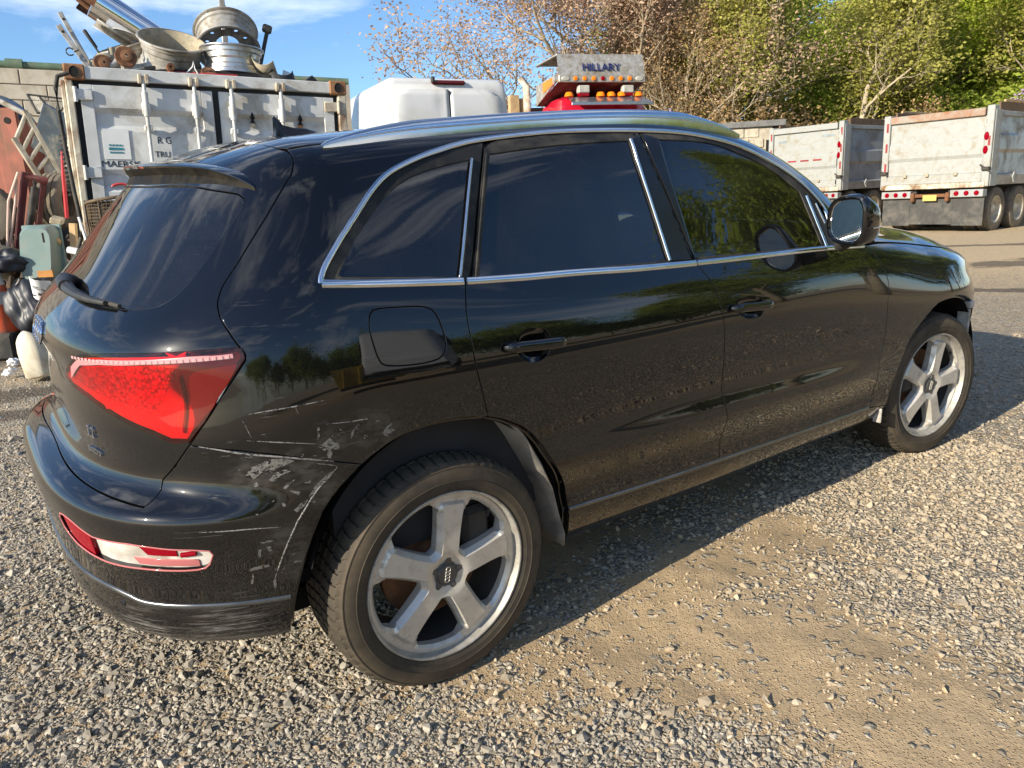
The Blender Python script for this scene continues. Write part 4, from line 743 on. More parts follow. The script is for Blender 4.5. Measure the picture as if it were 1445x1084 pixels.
# wing mirrors
def mirror(sgn):
    def sec(x, cy, cz, w_, h_, n=28, e=3.2):
        out = []
        for k in range(n):
            a = 2 * math.pi * k / n; c, s_ = math.cos(a), math.sin(a); r = (abs(c) ** e + abs(s_) ** e) ** (-1 / e); yy = cy + w_ * r * c; zz = cz + h_ * r * s_ * (1 - .10 * (c * r)); out.append((x + .10 * (-(yy + .985)) * .9, yy * sgn, zz))
        return out
    secs = [sec(1.806, -.985, 1.238, .062, .078), sec(1.800, -.985, 1.238, .068, .085), sec(1.802, -.986, 1.238, .076, .093), sec(1.815, -.988, 1.238, .080, .097), sec(1.845, -.991, 1.234, .078, .092), sec(1.88, -.997, 1.228, .072, .082), sec(1.91, -1.001, 1.222, .060, .066), sec(1.928, -1.002, 1.218, .042, .046), sec(1.935, -1.002, 1.216, .015, .018)]
    V = [p_ for s_ in secs for p_ in s_]; n = 28; F = [(i * n + k, i * n + (k + 1) % n, (i + 1) * n + (k + 1) % n, (i + 1) * n + k) for i in range(len(secs) - 1) for k in range(n)] + [tuple(range((len(secs) - 1) * n, len(secs) * n))]
    mb = MB(); mb.add(V, F); mi = mb.build('wing_mirror', M['paint'], car, 50)
    gl = sec(1.8085, -.985, 1.238, .062, .078); mb = MB(); mb.add(gl, [tuple(range(28))]); o = mb.build('mirror_glass', M['bright_mirror'], mi)
    mb = MB(); mb.tube([Vector(q) for q in gl] + [Vector(gl[0])], .0022, 5, False); mb.build('mirror_rim', M['chrome'], mi)
    mb = MB(); mb.tube([(1.93, -.89 * sgn * -1 * -1, 1.125), (1.905, -.93 * sgn, 1.145), (1.87, -.965 * sgn, 1.165)], [.026, .028, .034], 10); mb.build('mirror_foot', M['plastic'], mi, 60)
    mb = MB(); b_ = [sec(x, cy, 1.208, w_ + .0015, .005) for x, cy, w_ in ((1.84, -.991, .0785), (1.88, -.997, .0715), (1.91, -1.001, .0605))]
    V = [p_ for s_ in b_ for p_ in s_]; mb.add(V, [(i * n + k, i * n + (k + 1) % n, (i + 1) * n + (k + 1) % n, (i + 1) * n + k) for i in range(2) for k in range(n)]); mb.build('turn_signal', M['chrome'], mi, 50)
M['bright_mirror'] = simple('mirror_glass', (.34, .37, .36), .04, 1.0, .1, 30)
mirror(1); mirror(-1)

# ---- wheels
R_OUT = .359; ZH = .354
def tyre_mesh():
    half = [(.256, -.010), (.266, .002), (.278, .006), (.2785, .0075), (.282, .0078), (.296, .0105), (.2965, .012), (.299, .012), (.2995, .0105), (.318, .0095), (.333, .004), (.334, .0052), (.337, .0048), (.338, .002), (.346, -.005), (.3525, -.016), (.3555, -.026)]
    groove = []
    y = -.030
    for gy, wd in ((-.062, .010), (-.098, .011), (-.134, .011), (-.170, .010)):
        groove += [(.3580, y), (.3590, gy - -.5 * wd + 0), (.3515, gy + .3 * wd), (.3515, gy - .3 * wd), (.3590, gy - .5 * wd)]; y = gy - .5 * wd - .002
    prof = half + groove + [(.3555, -.206), (.3525, -.216), (.346, -.227), (.333, -.236), (.31, -.242), (.28, -.24), (.256, -.225)]
    nb = 64; sub = [0, .70, .74, .96]; V = []; F = []; m = len(prof)
    angs = [(k + s_) / nb * 2 * math.pi for k in range(nb) for s_ in sub]; na = len(angs)
    for ia, a in enumerate(angs):
        for j, (r, h) in enumerate(prof):
            rr = r
            if r > .3521 and ia % 4 >= 2: rr = r - .0055
            elif .345 < r < .3526 and h > -.02 and ia % 4 >= 2: rr = r - .0015
            sk = a + (h + .118) * (.28 if r > .351 else 0) * (1 if h > -.118 else -1)
            V.append((rr * math.cos(sk), h, rr * math.sin(sk)))
    for i in range(na):
        i2 = (i + 1) % na
        for j in range(m - 1): F.append((i * m + j, i * m + j + 1, i2 * m + j + 1, i2 * m + j))
    return V, F
def wheel_meshes():
    out = {}
    V, F = tyre_mesh(); out['tyre'] = (V, F)
    # rim barrel and lip
    mb = MB(); mb.lathe([(.262, -.012), (.2635, -.002), (.262, .0035), (.258, .0042), (.2560, .003), (.2540, -.002), (.2515, -.010), (.2495, -.022)], 72, Matrix.Rotation(-math.pi / 2, 4, 'X'))
    out['lip'] = (mb.V, mb.F); mb = MB(); mb.lathe([(.2500, -.021), (.2445, -.035), (.236, -.06), (.225, -.10), (.222, -.20), (.245, -.212), (.262, -.214)], 64, Matrix.Rotation(-math.pi / 2, 4, 'X')); out['barrel'] = (mb.V, mb.F)
    # spoked face
    def hole(hw0, hw1, r_out, rin, cut_):
        """corner points of one opening between spokes at 0 and 72 degrees"""
        mid = math.radians(36); L = []; rs = np.linspace(rin, r_out, 13)
        def side(sg):
            q = []
            for r in rs:
                hw = hw0 + (hw1 - hw0) * ((r - rin) / (r_out - rin)) ** 2.6; an = math.asin(min(.99, hw / r)); an = min(an, mid - .02)
                q.append((r, an if sg < 0 else 2 * mid - an))
            return q
        a = side(-1); b = side(1); arc = [(r_out, a[-1][1] + (b[-1][1] - a[-1][1]) * t) for t in np.linspace(.12, .88, 8)]
        pl = a[:-1] + [(r_out - cut_, a[-1][1] + .004)] + arc + [(r_out - cut_, b[-1][1] - .004)] + b[:-1][::-1]
        P = [np.array((r * math.cos(w_), r * math.sin(w_))) for r, w_ in pl]
        for _ in range(1):
            Q = []
            for i in range(len(P)):
                p_, q = P[i], P[(i + 1) % len(P)]; Q += [p_ * .8 + q * .2, p_ * .2 + q * .8]
            P = Q
        return P
    n_h = None; tops = []; bots = []
    t0 = hole(.0270, .0400, .2390, .070, .016); b0 = hole(.0400, .0500, .2300, .084, .020); n_h = len(t0)
    for k in range(5):
        c, s_ = math.cos(math.radians(72 * k)), math.sin(math.radians(72 * k)); rot = lambda q: np.array((q[0] * c - q[1] * s_, q[0] * s_ + q[1] * c))
        tops.append([rot(q) for q in t0]); bots.append([rot(q) for q in b0])
    def zf(p_):
        r = math.hypot(*p_); return -.004 - .030 * max(0, (.075 - r) / .075) ** 1.2 - .004 * max(0, min(1, (r - .10) / .09)) - .013 * (lambda q: q * q * (3 - 2 * q))(max(0, min(1, (r - .216) / .012)))
    ring = [np.array((.2500 * math.cos(w_), .2500 * math.sin(w_))) for w_ in np.linspace(0, 2 * math.pi, 121)[:-1]]
    hub = [np.array((.026 * math.cos(w_), .026 * math.sin(w_))) for w_ in np.linspace(0, 2 * math.pi, 25)[:-1]]
    pts = []; edges = []
    for q in [ring, hub] + tops: b = len(pts); pts += q; edges += [(b + i, b + (i + 1) % len(q)) for i in range(len(q))]
    gr = [np.array((x, y)) for x in np.arange(-.24, .241, .0075) for y in np.arange(-.24, .241, .0075)]
    G = np.array(gr); rr = np.hypot(G[:, 0], G[:, 1]); kp = (rr < .245) & (rr > .032)
    for t_ in tops: kp &= ~inside(t_, G)
    B = np.array(pts); G = G[kp]; d = np.hypot(G[:, None, 0] - B[None, :, 0], G[:, None, 1] - B[None, :, 1]).min(1); G = G[d > .0035]
    vv, _, ff = geometry.delaunay_2d_cdt([Vector(q) for q in list(B) + list(G)], edges, [], 0, 1e-7)[:3]
    vv = np.array([tuple(a) for a in vv]); ff = np.array([f_ for f_ in ff if len(f_) == 3]); ce = vv[ff].mean(1); rc = np.hypot(ce[:, 0], ce[:, 1]); kp = (rc < .2500) & (rc > .025)
    for t_ in tops: kp &= ~inside(t_, ce)
    ff = ff[kp]; mb = MB(); mb.add([(p_[0], zf(p_), p_[1]) for p_ in vv], [tuple(f_) for f_ in ff])
    for t_, b_ in zip(tops, bots):
        V = [(p_[0], zf(p_), p_[1]) for p_ in t_] + [(q[0], zf(q) - (.020 if math.hypot(*q) < .2 else .010), q[1]) for q in b_] + [(q[0] * .995, -.052, q[1] * .995) for q in b_]; n = n_h
        mb.add(V, [(i, (i + 1) % n, n + (i + 1) % n, n + i) for i in range(n)] + [(n + i, n + (i + 1) % n, 2 * n + (i + 1) % n, 2 * n + i) for i in range(n)])
    out['face'] = (mb.V, mb.F)
    # five-lobed centre cap with bolts recess
    V = []; F = []; nl = 80; lv = [(1.0, -.018), (1.0, -.006), (.93, -.003), (.55, -.002), (.50, -.004), (.46, -.001), (.2, .0), (.02, .0)]
    for s_, h in lv:
        for k in range(nl):
            w_ = 2 * math.pi * k / nl; lobe = max(0, math.cos(5 * w_)) ** 1.6; r = (.038 + .027 * lobe) if s_ > .6 else .036 * s_ / .55 * .98
            if s_ > .6: r *= s_
            V.append((r * math.cos(w_), h - .008, r * math.sin(w_)))
    F = [(i * nl + k, i * nl + (k + 1) % nl, (i + 1) * nl + (k + 1) % nl, (i + 1) * nl + k) for i in range(len(lv) - 1) for k in range(nl)] + [tuple(range((len(lv) - 1) * nl, len(lv) * nl))]
    out['cap'] = (V, F)
    mb = MB(); mb.lathe([(.05, -.10), (.165, -.10), (.168, -.102), (.168, -.122), (.165, -.124), (.05, -.124)], 48, Matrix.Rotation(-math.pi / 2, 4, 'X')); mb.lathe([(.02, -.06), (.085, -.062), (.09, -.10)], 32, Matrix.Rotation(-math.pi / 2, 4, 'X')); out['disc'] = (mb.V, mb.F)
    return out
WM = wheel_meshes(); WME = {}
def wheel(x, sgn, rot, steer, camber=0.0):
    y0 = -.909 * sgn
    base = Matrix.Translation((x, y0, ZH)) @ Matrix.Rotation(steer, 4, 'Z') @ Matrix.Rotation(camber * sgn, 4, 'X')
    if sgn < 0: base = base @ Matrix.Rotation(math.pi, 4, 'Z')
    spin = base @ Matrix.Rotation(-rot, 4, 'Y')
    wh = bpy.data.objects.new('wheel', None); COL.objects.link(wh); wh.parent = car; wh.matrix_local = spin; wh.empty_display_size = .1
    def put(nm, key, mat, ang, extra=None):
        if key not in WME:
            V, F = WM[key]; V = [(v[0], -v[1], v[2]) for v in V]; F = [f_[::-1] for f_ in F]
            mb = MB(); mb.add(V, F); o = mb.build(nm, mat, wh, ang); WME[key] = o.data
            if key == 'tyre':
                pass
        else: o = link_mesh(nm, WME[key], mat, wh)
        return o
    put('tyre', 'tyre', M['tyre'], 32); put('rim', 'face', M['alloy'], 24); put('rim_lip', 'lip', M['alloy_bright'], 30); put('rim_barrel', 'barrel', M['iron'], 30); put('centre_cap', 'cap', M['cap'], 35); put('brake_disc', 'disc', M['rust'], 30)  # barrel coloured dark iron so the gaps between spokes read as shade
    if 'rings' not in WME:
        o = rings('ring_emblem', Vector((0, .0078, 0)), Vector((0, -1, 0)), Vector((1, 0, 0)), Vector((0, 0, 1)), .0075, wh, M['alloy'], .16); WME['rings'] = o.data
    else: link_mesh('ring_emblem', WME['rings'], None, wh)
    mb = MB(); mb.tube([(.228 * math.cos(-.7), .040, .228 * math.sin(-.7)), (.205 * math.cos(-.7), .025, .205 * math.sin(-.7))], [.006, .0045], 8)
    if 'valve' not in WME: WME['valve'] = mb.build('valve', M['rubber'], wh).data
    else: link_mesh('valve', WME['valve'], None, wh)
    return wh
wheel(0, 1, math.radians(80), 0.0, .011); wheel(2.807, 1, math.radians(76), -.110); wheel(0, -1, .4, 0.0, .011); wheel(2.807, -1, .9, -.110)
# callipers, wheel housings, underbody, axles
for x in (0, 2.807):
    for sgn in (1, -1):
        mb = MB(); mb.box(x - .19 if x > 1 else x + .09, x - .09 if x > 1 else x + .19, -.86 * sgn, -.76 * sgn, ZH - .02, ZH + .16, .02); mb.build('brake_calliper', M['iron'], car)
        mb = MB(); pr = []
        for w_ in np.linspace(-.05 if x < 1 else .05, math.pi - .30, 40): pr.append((x + .425 * math.cos(w_) + (.01 if x < 1 else 0), ZH + .03 + .445 * math.sin(w_)))
        V = [(a, -.895 * sgn, b) for a, b in pr] + [(a, -.60 * sgn, b) for a, b in pr]; n = len(pr); F = [(i, i + 1, n + i + 1, n + i) for i in range(n - 1)] + [tuple(range(n, 2 * n))]
        mb.add(V, F); mb.build('wheel_housing', M['liner'] if 'liner' in M else M['under'], car, 40)
mb = MB(); mb.box(-.40, 3.3, -.66, .66, .27, .34); mb.box(.50, 2.30, -.80, .80, .27, .36); mb.build('underbody', M['under'], car)
for x in (0, 2.807): mb = MB(); mb.tube([(x, -.75, ZH), (x, .75, ZH)], .05, 10); mb.build('axle', M['iron'], car)
# torn grey liner hanging behind the rear wheel, broken clip ends ahead of the front one
M['torn'] = simple('dusty_grey_liner', (.10, .095, .088), .7, var=.35, scale=8, dirt=(.26, .225, .18), dirt_amt=.7, bump=.4)
ln = [(.236, .79), (.30, .70), (.35, .60), (.395, .51), (.42, .42), (.435, .35), (.435, .30)]; V = []; F = []
for i, (x, z) in enumerate(ln):
    for j in range(7):
        t = j / 6; V.append((x + .012 * math.sin(i * 1.7 + j) * t - .05 * t, -.905 + .16 * t + .006 * math.sin(i * 2.1 + j * 1.3), z + .01 * math.sin(j * 2.3 + i)))
F = [(i * 7 + j, i * 7 + j + 1, (i + 1) * 7 + j + 1, (i + 1) * 7 + j) for i in range(len(ln) - 1) for j in range(6)]
mb = MB(); mb.add(V, F); o = mb.build('arch_liner', M['torn'], car, 80, fix=False)
sd = o.modifiers.new('thick', 'SOLIDIFY'); sd.thickness = .006
for b_ in ((3.13, 3.145, -.90, -.84, .50, .69), (3.12, 3.16, -.905, -.87, .695, .73), (2.36, 2.37, -.90, -.86, .26, .33)): mb = MB(); mb.box(*b_, .003); mb.build('broken_clip', M['white_plastic'], car)
# cabin
def seat(x, y, w_):
    mb = MB(); mb.box(x - .25, x + .25, y - w_, y + w_, .62, .78, .06); mb.box(0, .14, y - w_, y + w_, 0, .66, .06, Matrix.Translation((x - .32, 0, .74)) @ Matrix.Rotation(-.28, 4, 'Y')); return mb
for y in (-.37, .37):
    o = seat(1.35, y, .25).build('front_seat', M['seat'], car, 40)
    mb = MB(); mb.box(-.05, .05, y - .13, y + .13, 0, .19, .045, Matrix.Translation((.86, 0, 1.34)) @ Matrix.Rotation(-.2, 4, 'Y')); mb.build('headrest', M['seat'], o)
o = seat(.42, 0, .62).build('rear_seat', M['seat'], car, 40)
for y in (-.4, .4): mb = MB(); mb.box(-.045, .045, y - .13, y + .13, 0, .15, .04, Matrix.Translation((-.02, 0, 1.32)) @ Matrix.Rotation(-.2, 4, 'Y')); mb.build('headrest', M['seat'], o)
mb = MB(); mb.box(1.95, 2.3, -.74, .74, .80, 1.05, .08); dash = mb.build('dashboard', M['seat'], car, 40)
mb = MB(); mb.lathe([(.165 + .014 * math.cos(a), .014 * math.sin(a)) for a in np.linspace(0, 2 * math.pi, 9)[:-1]], 32, Matrix.Translation((1.80, .37, 1.0)) @ Matrix.Rotation(-1.15, 4, 'Y'), closed=True); mb.box(1.79, 1.95, .33, .41, .95, 1.0, .01); mb.build('steering_wheel', M['plastic'], dash, 40)
mb = MB(); mb.box(-.6, 2.2, -.74, .74, .40, .44); mb.box(-.62, -.05, -.70, .70, .70, .73); mb.build('cabin_floor', M['under'], car)
for s_ in (1, -1): mb = MB(); mb.prism([(-.3, .45), (2.15, .45), (2.15, 1.085), (1.1, 1.12), (.3, 1.16), (-.3, 1.20)], 1, s_ * .83, s_ * .80); mb.build('door_lining', M['seat'], car)
# the far doors carry the same windows, frames and trim
def mirror_parts(src, dst):
    for ch in list(src.children):
        me = ch.data.copy(); co = np.empty(len(me.vertices) * 3); me.vertices.foreach_get('co', co); me.vertices.foreach_set('co', (co.reshape(-1, 3) * [1, -1, 1]).ravel()); me.flip_normals(); me.update(); link_mesh(ch.name.split('.')[0], me, None, dst)
for nm, src in (('rear_door', rd), ('front_door', fd)): mirror_parts(src, [o for o in car.children if o.name.startswith(nm + '.')][0])
# ------------------------------------------------------------------ the yard
YC = np.array([-1.02551, -2.7182]); YX = np.array([.816097, -.577915]); YY = np.array([.577915, .816097]); YROT = math.atan2(YX[1], YX[0])
def yard(X, Y, z=0.0): p_ = YC + YX * X + YY * Y; return Vector((p_[0], p_[1], z))   # yard grid, turned 35 degrees from the car
def wnoise(x, y, s, seed=0):
    """cheap smooth value noise"""
    r = np.random.default_rng(seed).random((64, 64)); xi = np.floor(x / s).astype(int); yi = np.floor(y / s).astype(int); fx = x / s - xi; fy = y / s - yi; fx = fx * fx * (3 - 2 * fx); fy = fy * fy * (3 - 2 * fy)
    g_ = lambda a, b: r[a % 64, b % 64]
    return (g_(xi, yi) * (1 - fx) + g_(xi + 1, yi) * fx) * (1 - fy) + (g_(xi, yi + 1) * (1 - fx) + g_(xi + 1, yi + 1) * fx) * fy - .5
def base_z(x, y):
    zn = -.17679 + (.027224 * (x - .0024) + .038443 * (y - .0034)) / .99889; k = .015
    return -k * np.logaddexp(0, -zn / k)
def capdist(x, y, a, b):
    ax, ay = a; dx, dy = b[0] - ax, b[1] - ay; t = np.clip(((x - ax) * dx + (y - ay) * dy) / (dx * dx + dy * dy), 0, 1); return np.hypot(x - ax - t * dx, y - ay - t * dy)
def dirt_amount(x, y):
    """1 on the bare trodden earth beside the car, 0 on the gravel"""
    d = np.minimum(capdist(x, y, (.30, -1.02), (1.35, -.98)) - .20, capdist(x, y, (.80, -1.2), (.95, -2.6)) - .26)
    d = np.minimum(d, capdist(x, y, (.5, -.2), (2.2, .1)) - .5)
    d = d - .06 + .34 * wnoise(x, y, .23, 3) + .20 * wnoise(x, y, .07, 4)
    far = np.clip((np.hypot(x - 1, y + 1) - 5.5) / 5, 0, 1) * (.92 + .5 * wnoise(x, y, 3.0, 21))
    return np.clip(np.maximum(.5 - d / .34, far), 0, 1)
def ground_z(x, y):
    near = np.clip(1.6 - np.hypot(x - .8, y + .6) / 7, 0, 1); tyre = np.clip(np.minimum(np.minimum(np.hypot(x, y + .8), np.hypot(x - 2.8, y + .72)), np.minimum(np.hypot(x, y - .8), np.hypot(x - 2.8, y - .9))) / .35 - .5, 0, 1)
    d = dirt_amount(x, y)
    return base_z(x, y) + near * tyre * (.022 * wnoise(x, y, .55, 1) + .012 * wnoise(x, y, .2, 2)) + tyre * near * .010 * d * wnoise(x, y, .05, 8) + .05 * (1 - near) * wnoise(x, y, 2.3, 5)
def axis(lo, hi, step, far):
    a = list(np.arange(lo, hi, step)); s = step; v = hi
    while v < far: a.append(v); s *= 1.13; v += s
    s = step; v = lo - step; b = []
    while v > -far: b.append(v); s *= 1.13; v -= s
    return np.array(b[::-1] + a)
gx = axis(-2.2, 4.6, .028, 600); gy = axis(-2.9, 4.2, .028, 600); X, Y = np.meshgrid(gx, gy, indexing='ij'); Z = ground_z(X, Y)
nx, ny = X.shape; V = np.stack([X, Y, Z], -1).reshape(-1, 3); ii = (np.arange(nx - 1)[:, None] * ny + np.arange(ny - 1)[None]).ravel(); F = np.stack([ii, ii + ny, ii + ny + 1, ii + 1], 1)
me = bpy.data.meshes.new('ground'); me.vertices.add(len(V)); me.vertices.foreach_set('co', V.ravel()); me.loops.add(F.size); me.loops.foreach_set('vertex_index', F.ravel().astype(np.int32)); me.polygons.add(len(F)); me.polygons.foreach_set('loop_start', np.arange(0, F.size, 4, dtype=np.int32)); me.update(); me.validate()
me.polygons.foreach_set('use_smooth', [True] * len(me.polygons))
at = me.attributes.new('earth', 'FLOAT', 'POINT'); at.data.foreach_set('value', dirt_amount(X, Y).ravel().astype(np.float32))
def mat_ground():
    t = NT('yard_ground'); v = t.coord('Object'); e = t.n('ShaderNodeAttribute', _attribute_name='earth').outputs['Fac']
    big = t.noise(v, .35, 6, .6); mid = t.noise(v, 2.2, 7, .62); fin = t.noise(v, 60, 4, .65); gr = t.noise(v, 260, 2, .6)
    vo = t.n('ShaderNodeTexVoronoi', _feature='F1'); vo.inputs['Scale'].default_value = 46; vo.inputs['Randomness'].default_value = 1; t.l(v, vo.inputs['Vector'])
    vo2 = t.n('ShaderNodeTexVoronoi', _feature='DISTANCE_TO_EDGE'); vo2.inputs['Scale'].default_value = 46; t.l(v, vo2.inputs['Vector'])
    earth = t.mix(t.ramp(mid, [(.3, 0.0), (.7, 1.0)]), (.30, .215, .125), (.44, .33, .20)); earth = t.mix(t.ramp(fin, [(.35, 0.0), (.75, .7)]), earth, (.52, .41, .27)); earth = t.mix(t.ramp(big, [(.42, 0.0), (.62, .55)]), earth, (.40, .285, .16))
    stone = t.mix(vo.outputs['Color'], (.27, .225, .165), (.50, .44, .35)); st = t.n('ShaderNodeSeparateColor'); t.l(vo.outputs['Color'], st.inputs[0])
    stone = t.mix(st.outputs[0], (.27, .23, .17), (.48, .42, .325)); stone = t.mix(t.ramp(vo2.outputs[0], [(.0, 1.0), (.07, 0.0)]), stone, (.14, .105, .07))
    few = t.math('GREATER_THAN', st.outputs[1], t.math('ADD', .12, t.math('MULTIPLY', e, .80)))
    ln0 = t.n('ShaderNodeVectorMath', _operation='LENGTH'); t.l(v, ln0.inputs[0]); earth = t.mix(t.ramp(t.math('DIVIDE', ln0.outputs['Value'], 20), [(.30, 0.0), (.6, .75)]), earth, t.mix(big, (.50, .375, .225), (.60, .46, .29)))
    col = t.mix(few, earth, stone)
    # damp, oily and ashy patches lying on the yard
    def patch(px, py, rx, ry, ang=0.0):
        mp_ = t.n('ShaderNodeMapping'); mp_.vector_type = 'TEXTURE'; mp_.inputs['Location'].default_value = (px, py, 0); mp_.inputs['Rotation'].default_value = (0, 0, ang); mp_.inputs['Scale'].default_value = (rx, ry, 1000)
        t.l(v, mp_.inputs[0]); ln = t.n('ShaderNodeVectorMath', _operation='LENGTH'); t.l(mp_.outputs[0], ln.inputs[0]); return ln.outputs['Value']
    dk = None
    for a in ((-.8, 6.3, 2.2, 1.15, -.6), (-.75, 3.95, 1.0, .22, -.45), (-.75, 3.35, .8, .20, -.35), (8.4, .9, 1.5, .22, -.9), (11.4, 2.0, 1.2, .5, -.4), (14.4, 3.9, 2.4, .3, -.8)):
        d_ = patch(*a); d_ = t.math('ADD', d_, t.math('MULTIPLY', t.math('SUBTRACT', mid, .5), 2.6)); m_ = t.ramp(d_, [(.62, 1.0), (1.25, 0.0)]); dk = m_ if dk is None else t.math('MAXIMUM', dk, m_)
    t.set('Base Color', t.mix(t.math('MULTIPLY', dk, .75), col, (.075, .058, .042)))
    t.set('Roughness', t.math('SUBTRACT', .93, t.math('MULTIPLY', dk, .2))); t.set('Specular IOR Level', .25)
    vo3 = t.n('ShaderNodeTexVoronoi', _feature='F1'); vo3.inputs['Scale'].default_value = 135; t.l(v, vo3.inputs['Vector']); s3 = t.n('ShaderNodeSeparateColor'); t.l(vo3.outputs['Color'], s3.inputs[0]); peb = t.math('MULTIPLY', t.ramp(vo3.outputs['Distance'], [(.1, 1.0), (.5, 0.0)]), t.math('GREATER_THAN', s3.outputs[0], .55)); fin = t.math('ADD', fin, t.math('MULTIPLY', peb, 1.3))
    h = t.math('ADD', t.math('MULTIPLY', t.math('MULTIPLY', t.ramp(vo2.outputs[0], [(0.0, 0.0), (.25, 1.0)]), few), t.math('ADD', .4, st.outputs[2])), t.math('ADD', t.math('MULTIPLY', fin, .55), t.math('MULTIPLY', gr, .25)))
    t.bump(h, .85, .011); return t.m
o = link_mesh('ground', me, mat_ground()); o['kind'] = 'structure'
# loose crushed stone lying on it: real stones where they show singly
def ico():
    p_ = (1 + 5 ** .5) / 2; V = np.array([(-1, p_, 0), (1, p_, 0), (-1, -p_, 0), (1, -p_, 0), (0, -1, p_), (0, 1, p_), (0, -1, -p_), (0, 1, -p_), (p_, 0, -1), (p_, 0, 1), (-p_, 0, -1), (-p_, 0, 1)]) / math.hypot(1, p_)
    F = np.array([(0, 11, 5), (0, 5, 1), (0, 1, 7), (0, 7, 10), (0, 10, 11), (1, 5, 9), (5, 11, 4), (11, 10, 2), (10, 7, 6), (7, 1, 8), (3, 9, 4), (3, 4, 2), (3, 2, 6), (3, 6, 8), (3, 8, 9), (4, 9, 5), (2, 4, 11), (6, 2, 10), (8, 6, 7), (9, 8, 1)]); return V, F
def scatter():
    P = []
    def region(x0, x1, y0, y1, per_m2):
        n = int((x1 - x0) * (y1 - y0) * per_m2); return np.stack([RNG.uniform(x0, x1, n), RNG.uniform(y0, y1, n)], 1)
    pts = np.concatenate([region(-1.5, 1.0, -2.5, -.3, 8600), region(-1.5, -.2, -.3, 1.6, 7000), region(-1.5, -.3, 1.6, 2.85, 3200), region(-1.5, -.3, 2.85, 4.6, 160), region(1.0, 3.2, -2.4, -.3, 5200), region(3.2, 7.0, -2.2, -.1, 1500), region(-.2, 3.4, -.8, .9, 700)])
    pts = np.concatenate([pts, region(-.4, 4.5, -5.5, -2.4, 2600)]); near_side = pts[:, 1] < -1.0
    d = dirt_amount(pts[:, 0], pts[:, 1]); clump = wnoise(pts[:, 0], pts[:, 1], .12, 12) + .5
    keep = RNG.random(len(pts)) < np.clip(1.04 - d * (1.06 - .20 * (clump > .62)), 0, 1)
    # keep what the camera can see
    rel = np.stack([pts[:, 0], pts[:, 1], base_z(pts[:, 0], pts[:, 1])], 1) - CAM; zc = rel @ CF; u = (rel @ CR) / zc; w_ = (rel @ CU) / zc
    keep &= ((zc > .5) & (abs(u) < .74) & (w_ > -.60)) | (near_side & (RNG.random(len(pts)) < .22) & (pts[:, 0] > -.4))
    pts = pts[keep]; d = d[keep]; n = len(pts)
    dist = np.hypot(pts[:, 0] - CAM[0], pts[:, 1] - CAM[1])
    size = RNG.lognormal(0, .45, n) * .0049 * (1 - .28 * d) * np.clip(.85 + dist * .06, 1, 1.25); size = np.clip(size, .0025, .017)
    big = RNG.random(n) < .006; size[big] *= 1.8
    IV, IF = ico(); k = 12
    V = IV[None] * (1 + RNG.normal(0, .27, (n, k, 1))) * RNG.uniform(.55, 1.4, (n, 1, 3)) + RNG.normal(0, .05, (n, k, 3))
    a, b, c = RNG.uniform(0, 2 * math.pi, (3, n)); b = RNG.normal(0, .5, n)
    def rot(V, ax, w):
        c_, s_ = np.cos(w)[:, None], np.sin(w)[:, None]; i, j = [(1, 2), (0, 2), (0, 1)][ax]; W_ = V.copy(); W_[..., i] = V[..., i] * c_ - V[..., j] * s_; W_[..., j] = V[..., i] * s_ + V[..., j] * c_; return W_
    V = rot(V, 0, a); V[..., 2] *= .72; V = rot(V, 1, b); V = rot(V, 2, c); V *= size[:, None, None]
    V[..., 0] += pts[:, 0, None]; V[..., 1] += pts[:, 1, None]; V[..., 2] += (ground_z(pts[:, 0], pts[:, 1]) + size * RNG.uniform(-.35, .45, n))[:, None]
    F = (IF[None] + (np.arange(n) * k)[:, None, None]).reshape(-1, 3); V = V.reshape(-1, 3)
    me = bpy.data.meshes.new('gravel'); me.vertices.add(len(V)); me.vertices.foreach_set('co', V.ravel()); me.loops.add(F.size); me.loops.foreach_set('vertex_index', F.ravel().astype(np.int32)); me.polygons.add(len(F)); me.polygons.foreach_set('loop_start', np.arange(0, F.size, 3, dtype=np.int32)); me.polygons.foreach_set('use_smooth', [False] * len(F)); me.update()
    at = me.attributes.new('tint', 'FLOAT', 'POINT'); at.data.foreach_set('value', np.repeat(RNG.random(n), k).astype(np.float32))
    at = me.attributes.new('earth', 'FLOAT', 'POINT'); at.data.foreach_set('value', np.repeat(np.clip(d + .62 * np.clip((pts[:, 0] - .9) / .9, 0, 1), 0, 1), k).astype(np.float32))
    t = NT('crushed_stone'); f_ = t.n('ShaderNodeAttribute', _attribute_name='tint').outputs['Fac']; v = t.coord('Object')
    c_ = t.ramp(f_, [(0, (.165, .15, .125)), (.25, (.255, .23, .19)), (.55, (.325, .295, .245)), (.82, (.40, .37, .31)), (.95, (.36, .265, .17)), (1, (.55, .51, .43))])
    c_ = t.mix(t.ramp(t.noise(v, 190, 4, .6), [(.35, 0.0), (.75, .5)]), c_, (.30, .245, .17)); c_ = t.mix(t.math('MULTIPLY', t.n('ShaderNodeAttribute', _attribute_name='earth').outputs['Fac'], .72), c_, (.47, .365, .235)); t.set('Base Color', c_); t.set('Roughness', .92); t.set('Specular IOR Level', .25); t.bump(t.noise(v, 420, 3, .6), .25, .002)
    o = link_mesh('gravel', me, t.m); tag(o, 'loose crushed grey and tan stone covering the yard around the car', 'gravel', kind='stuff'); print('stones', n)
scatter()
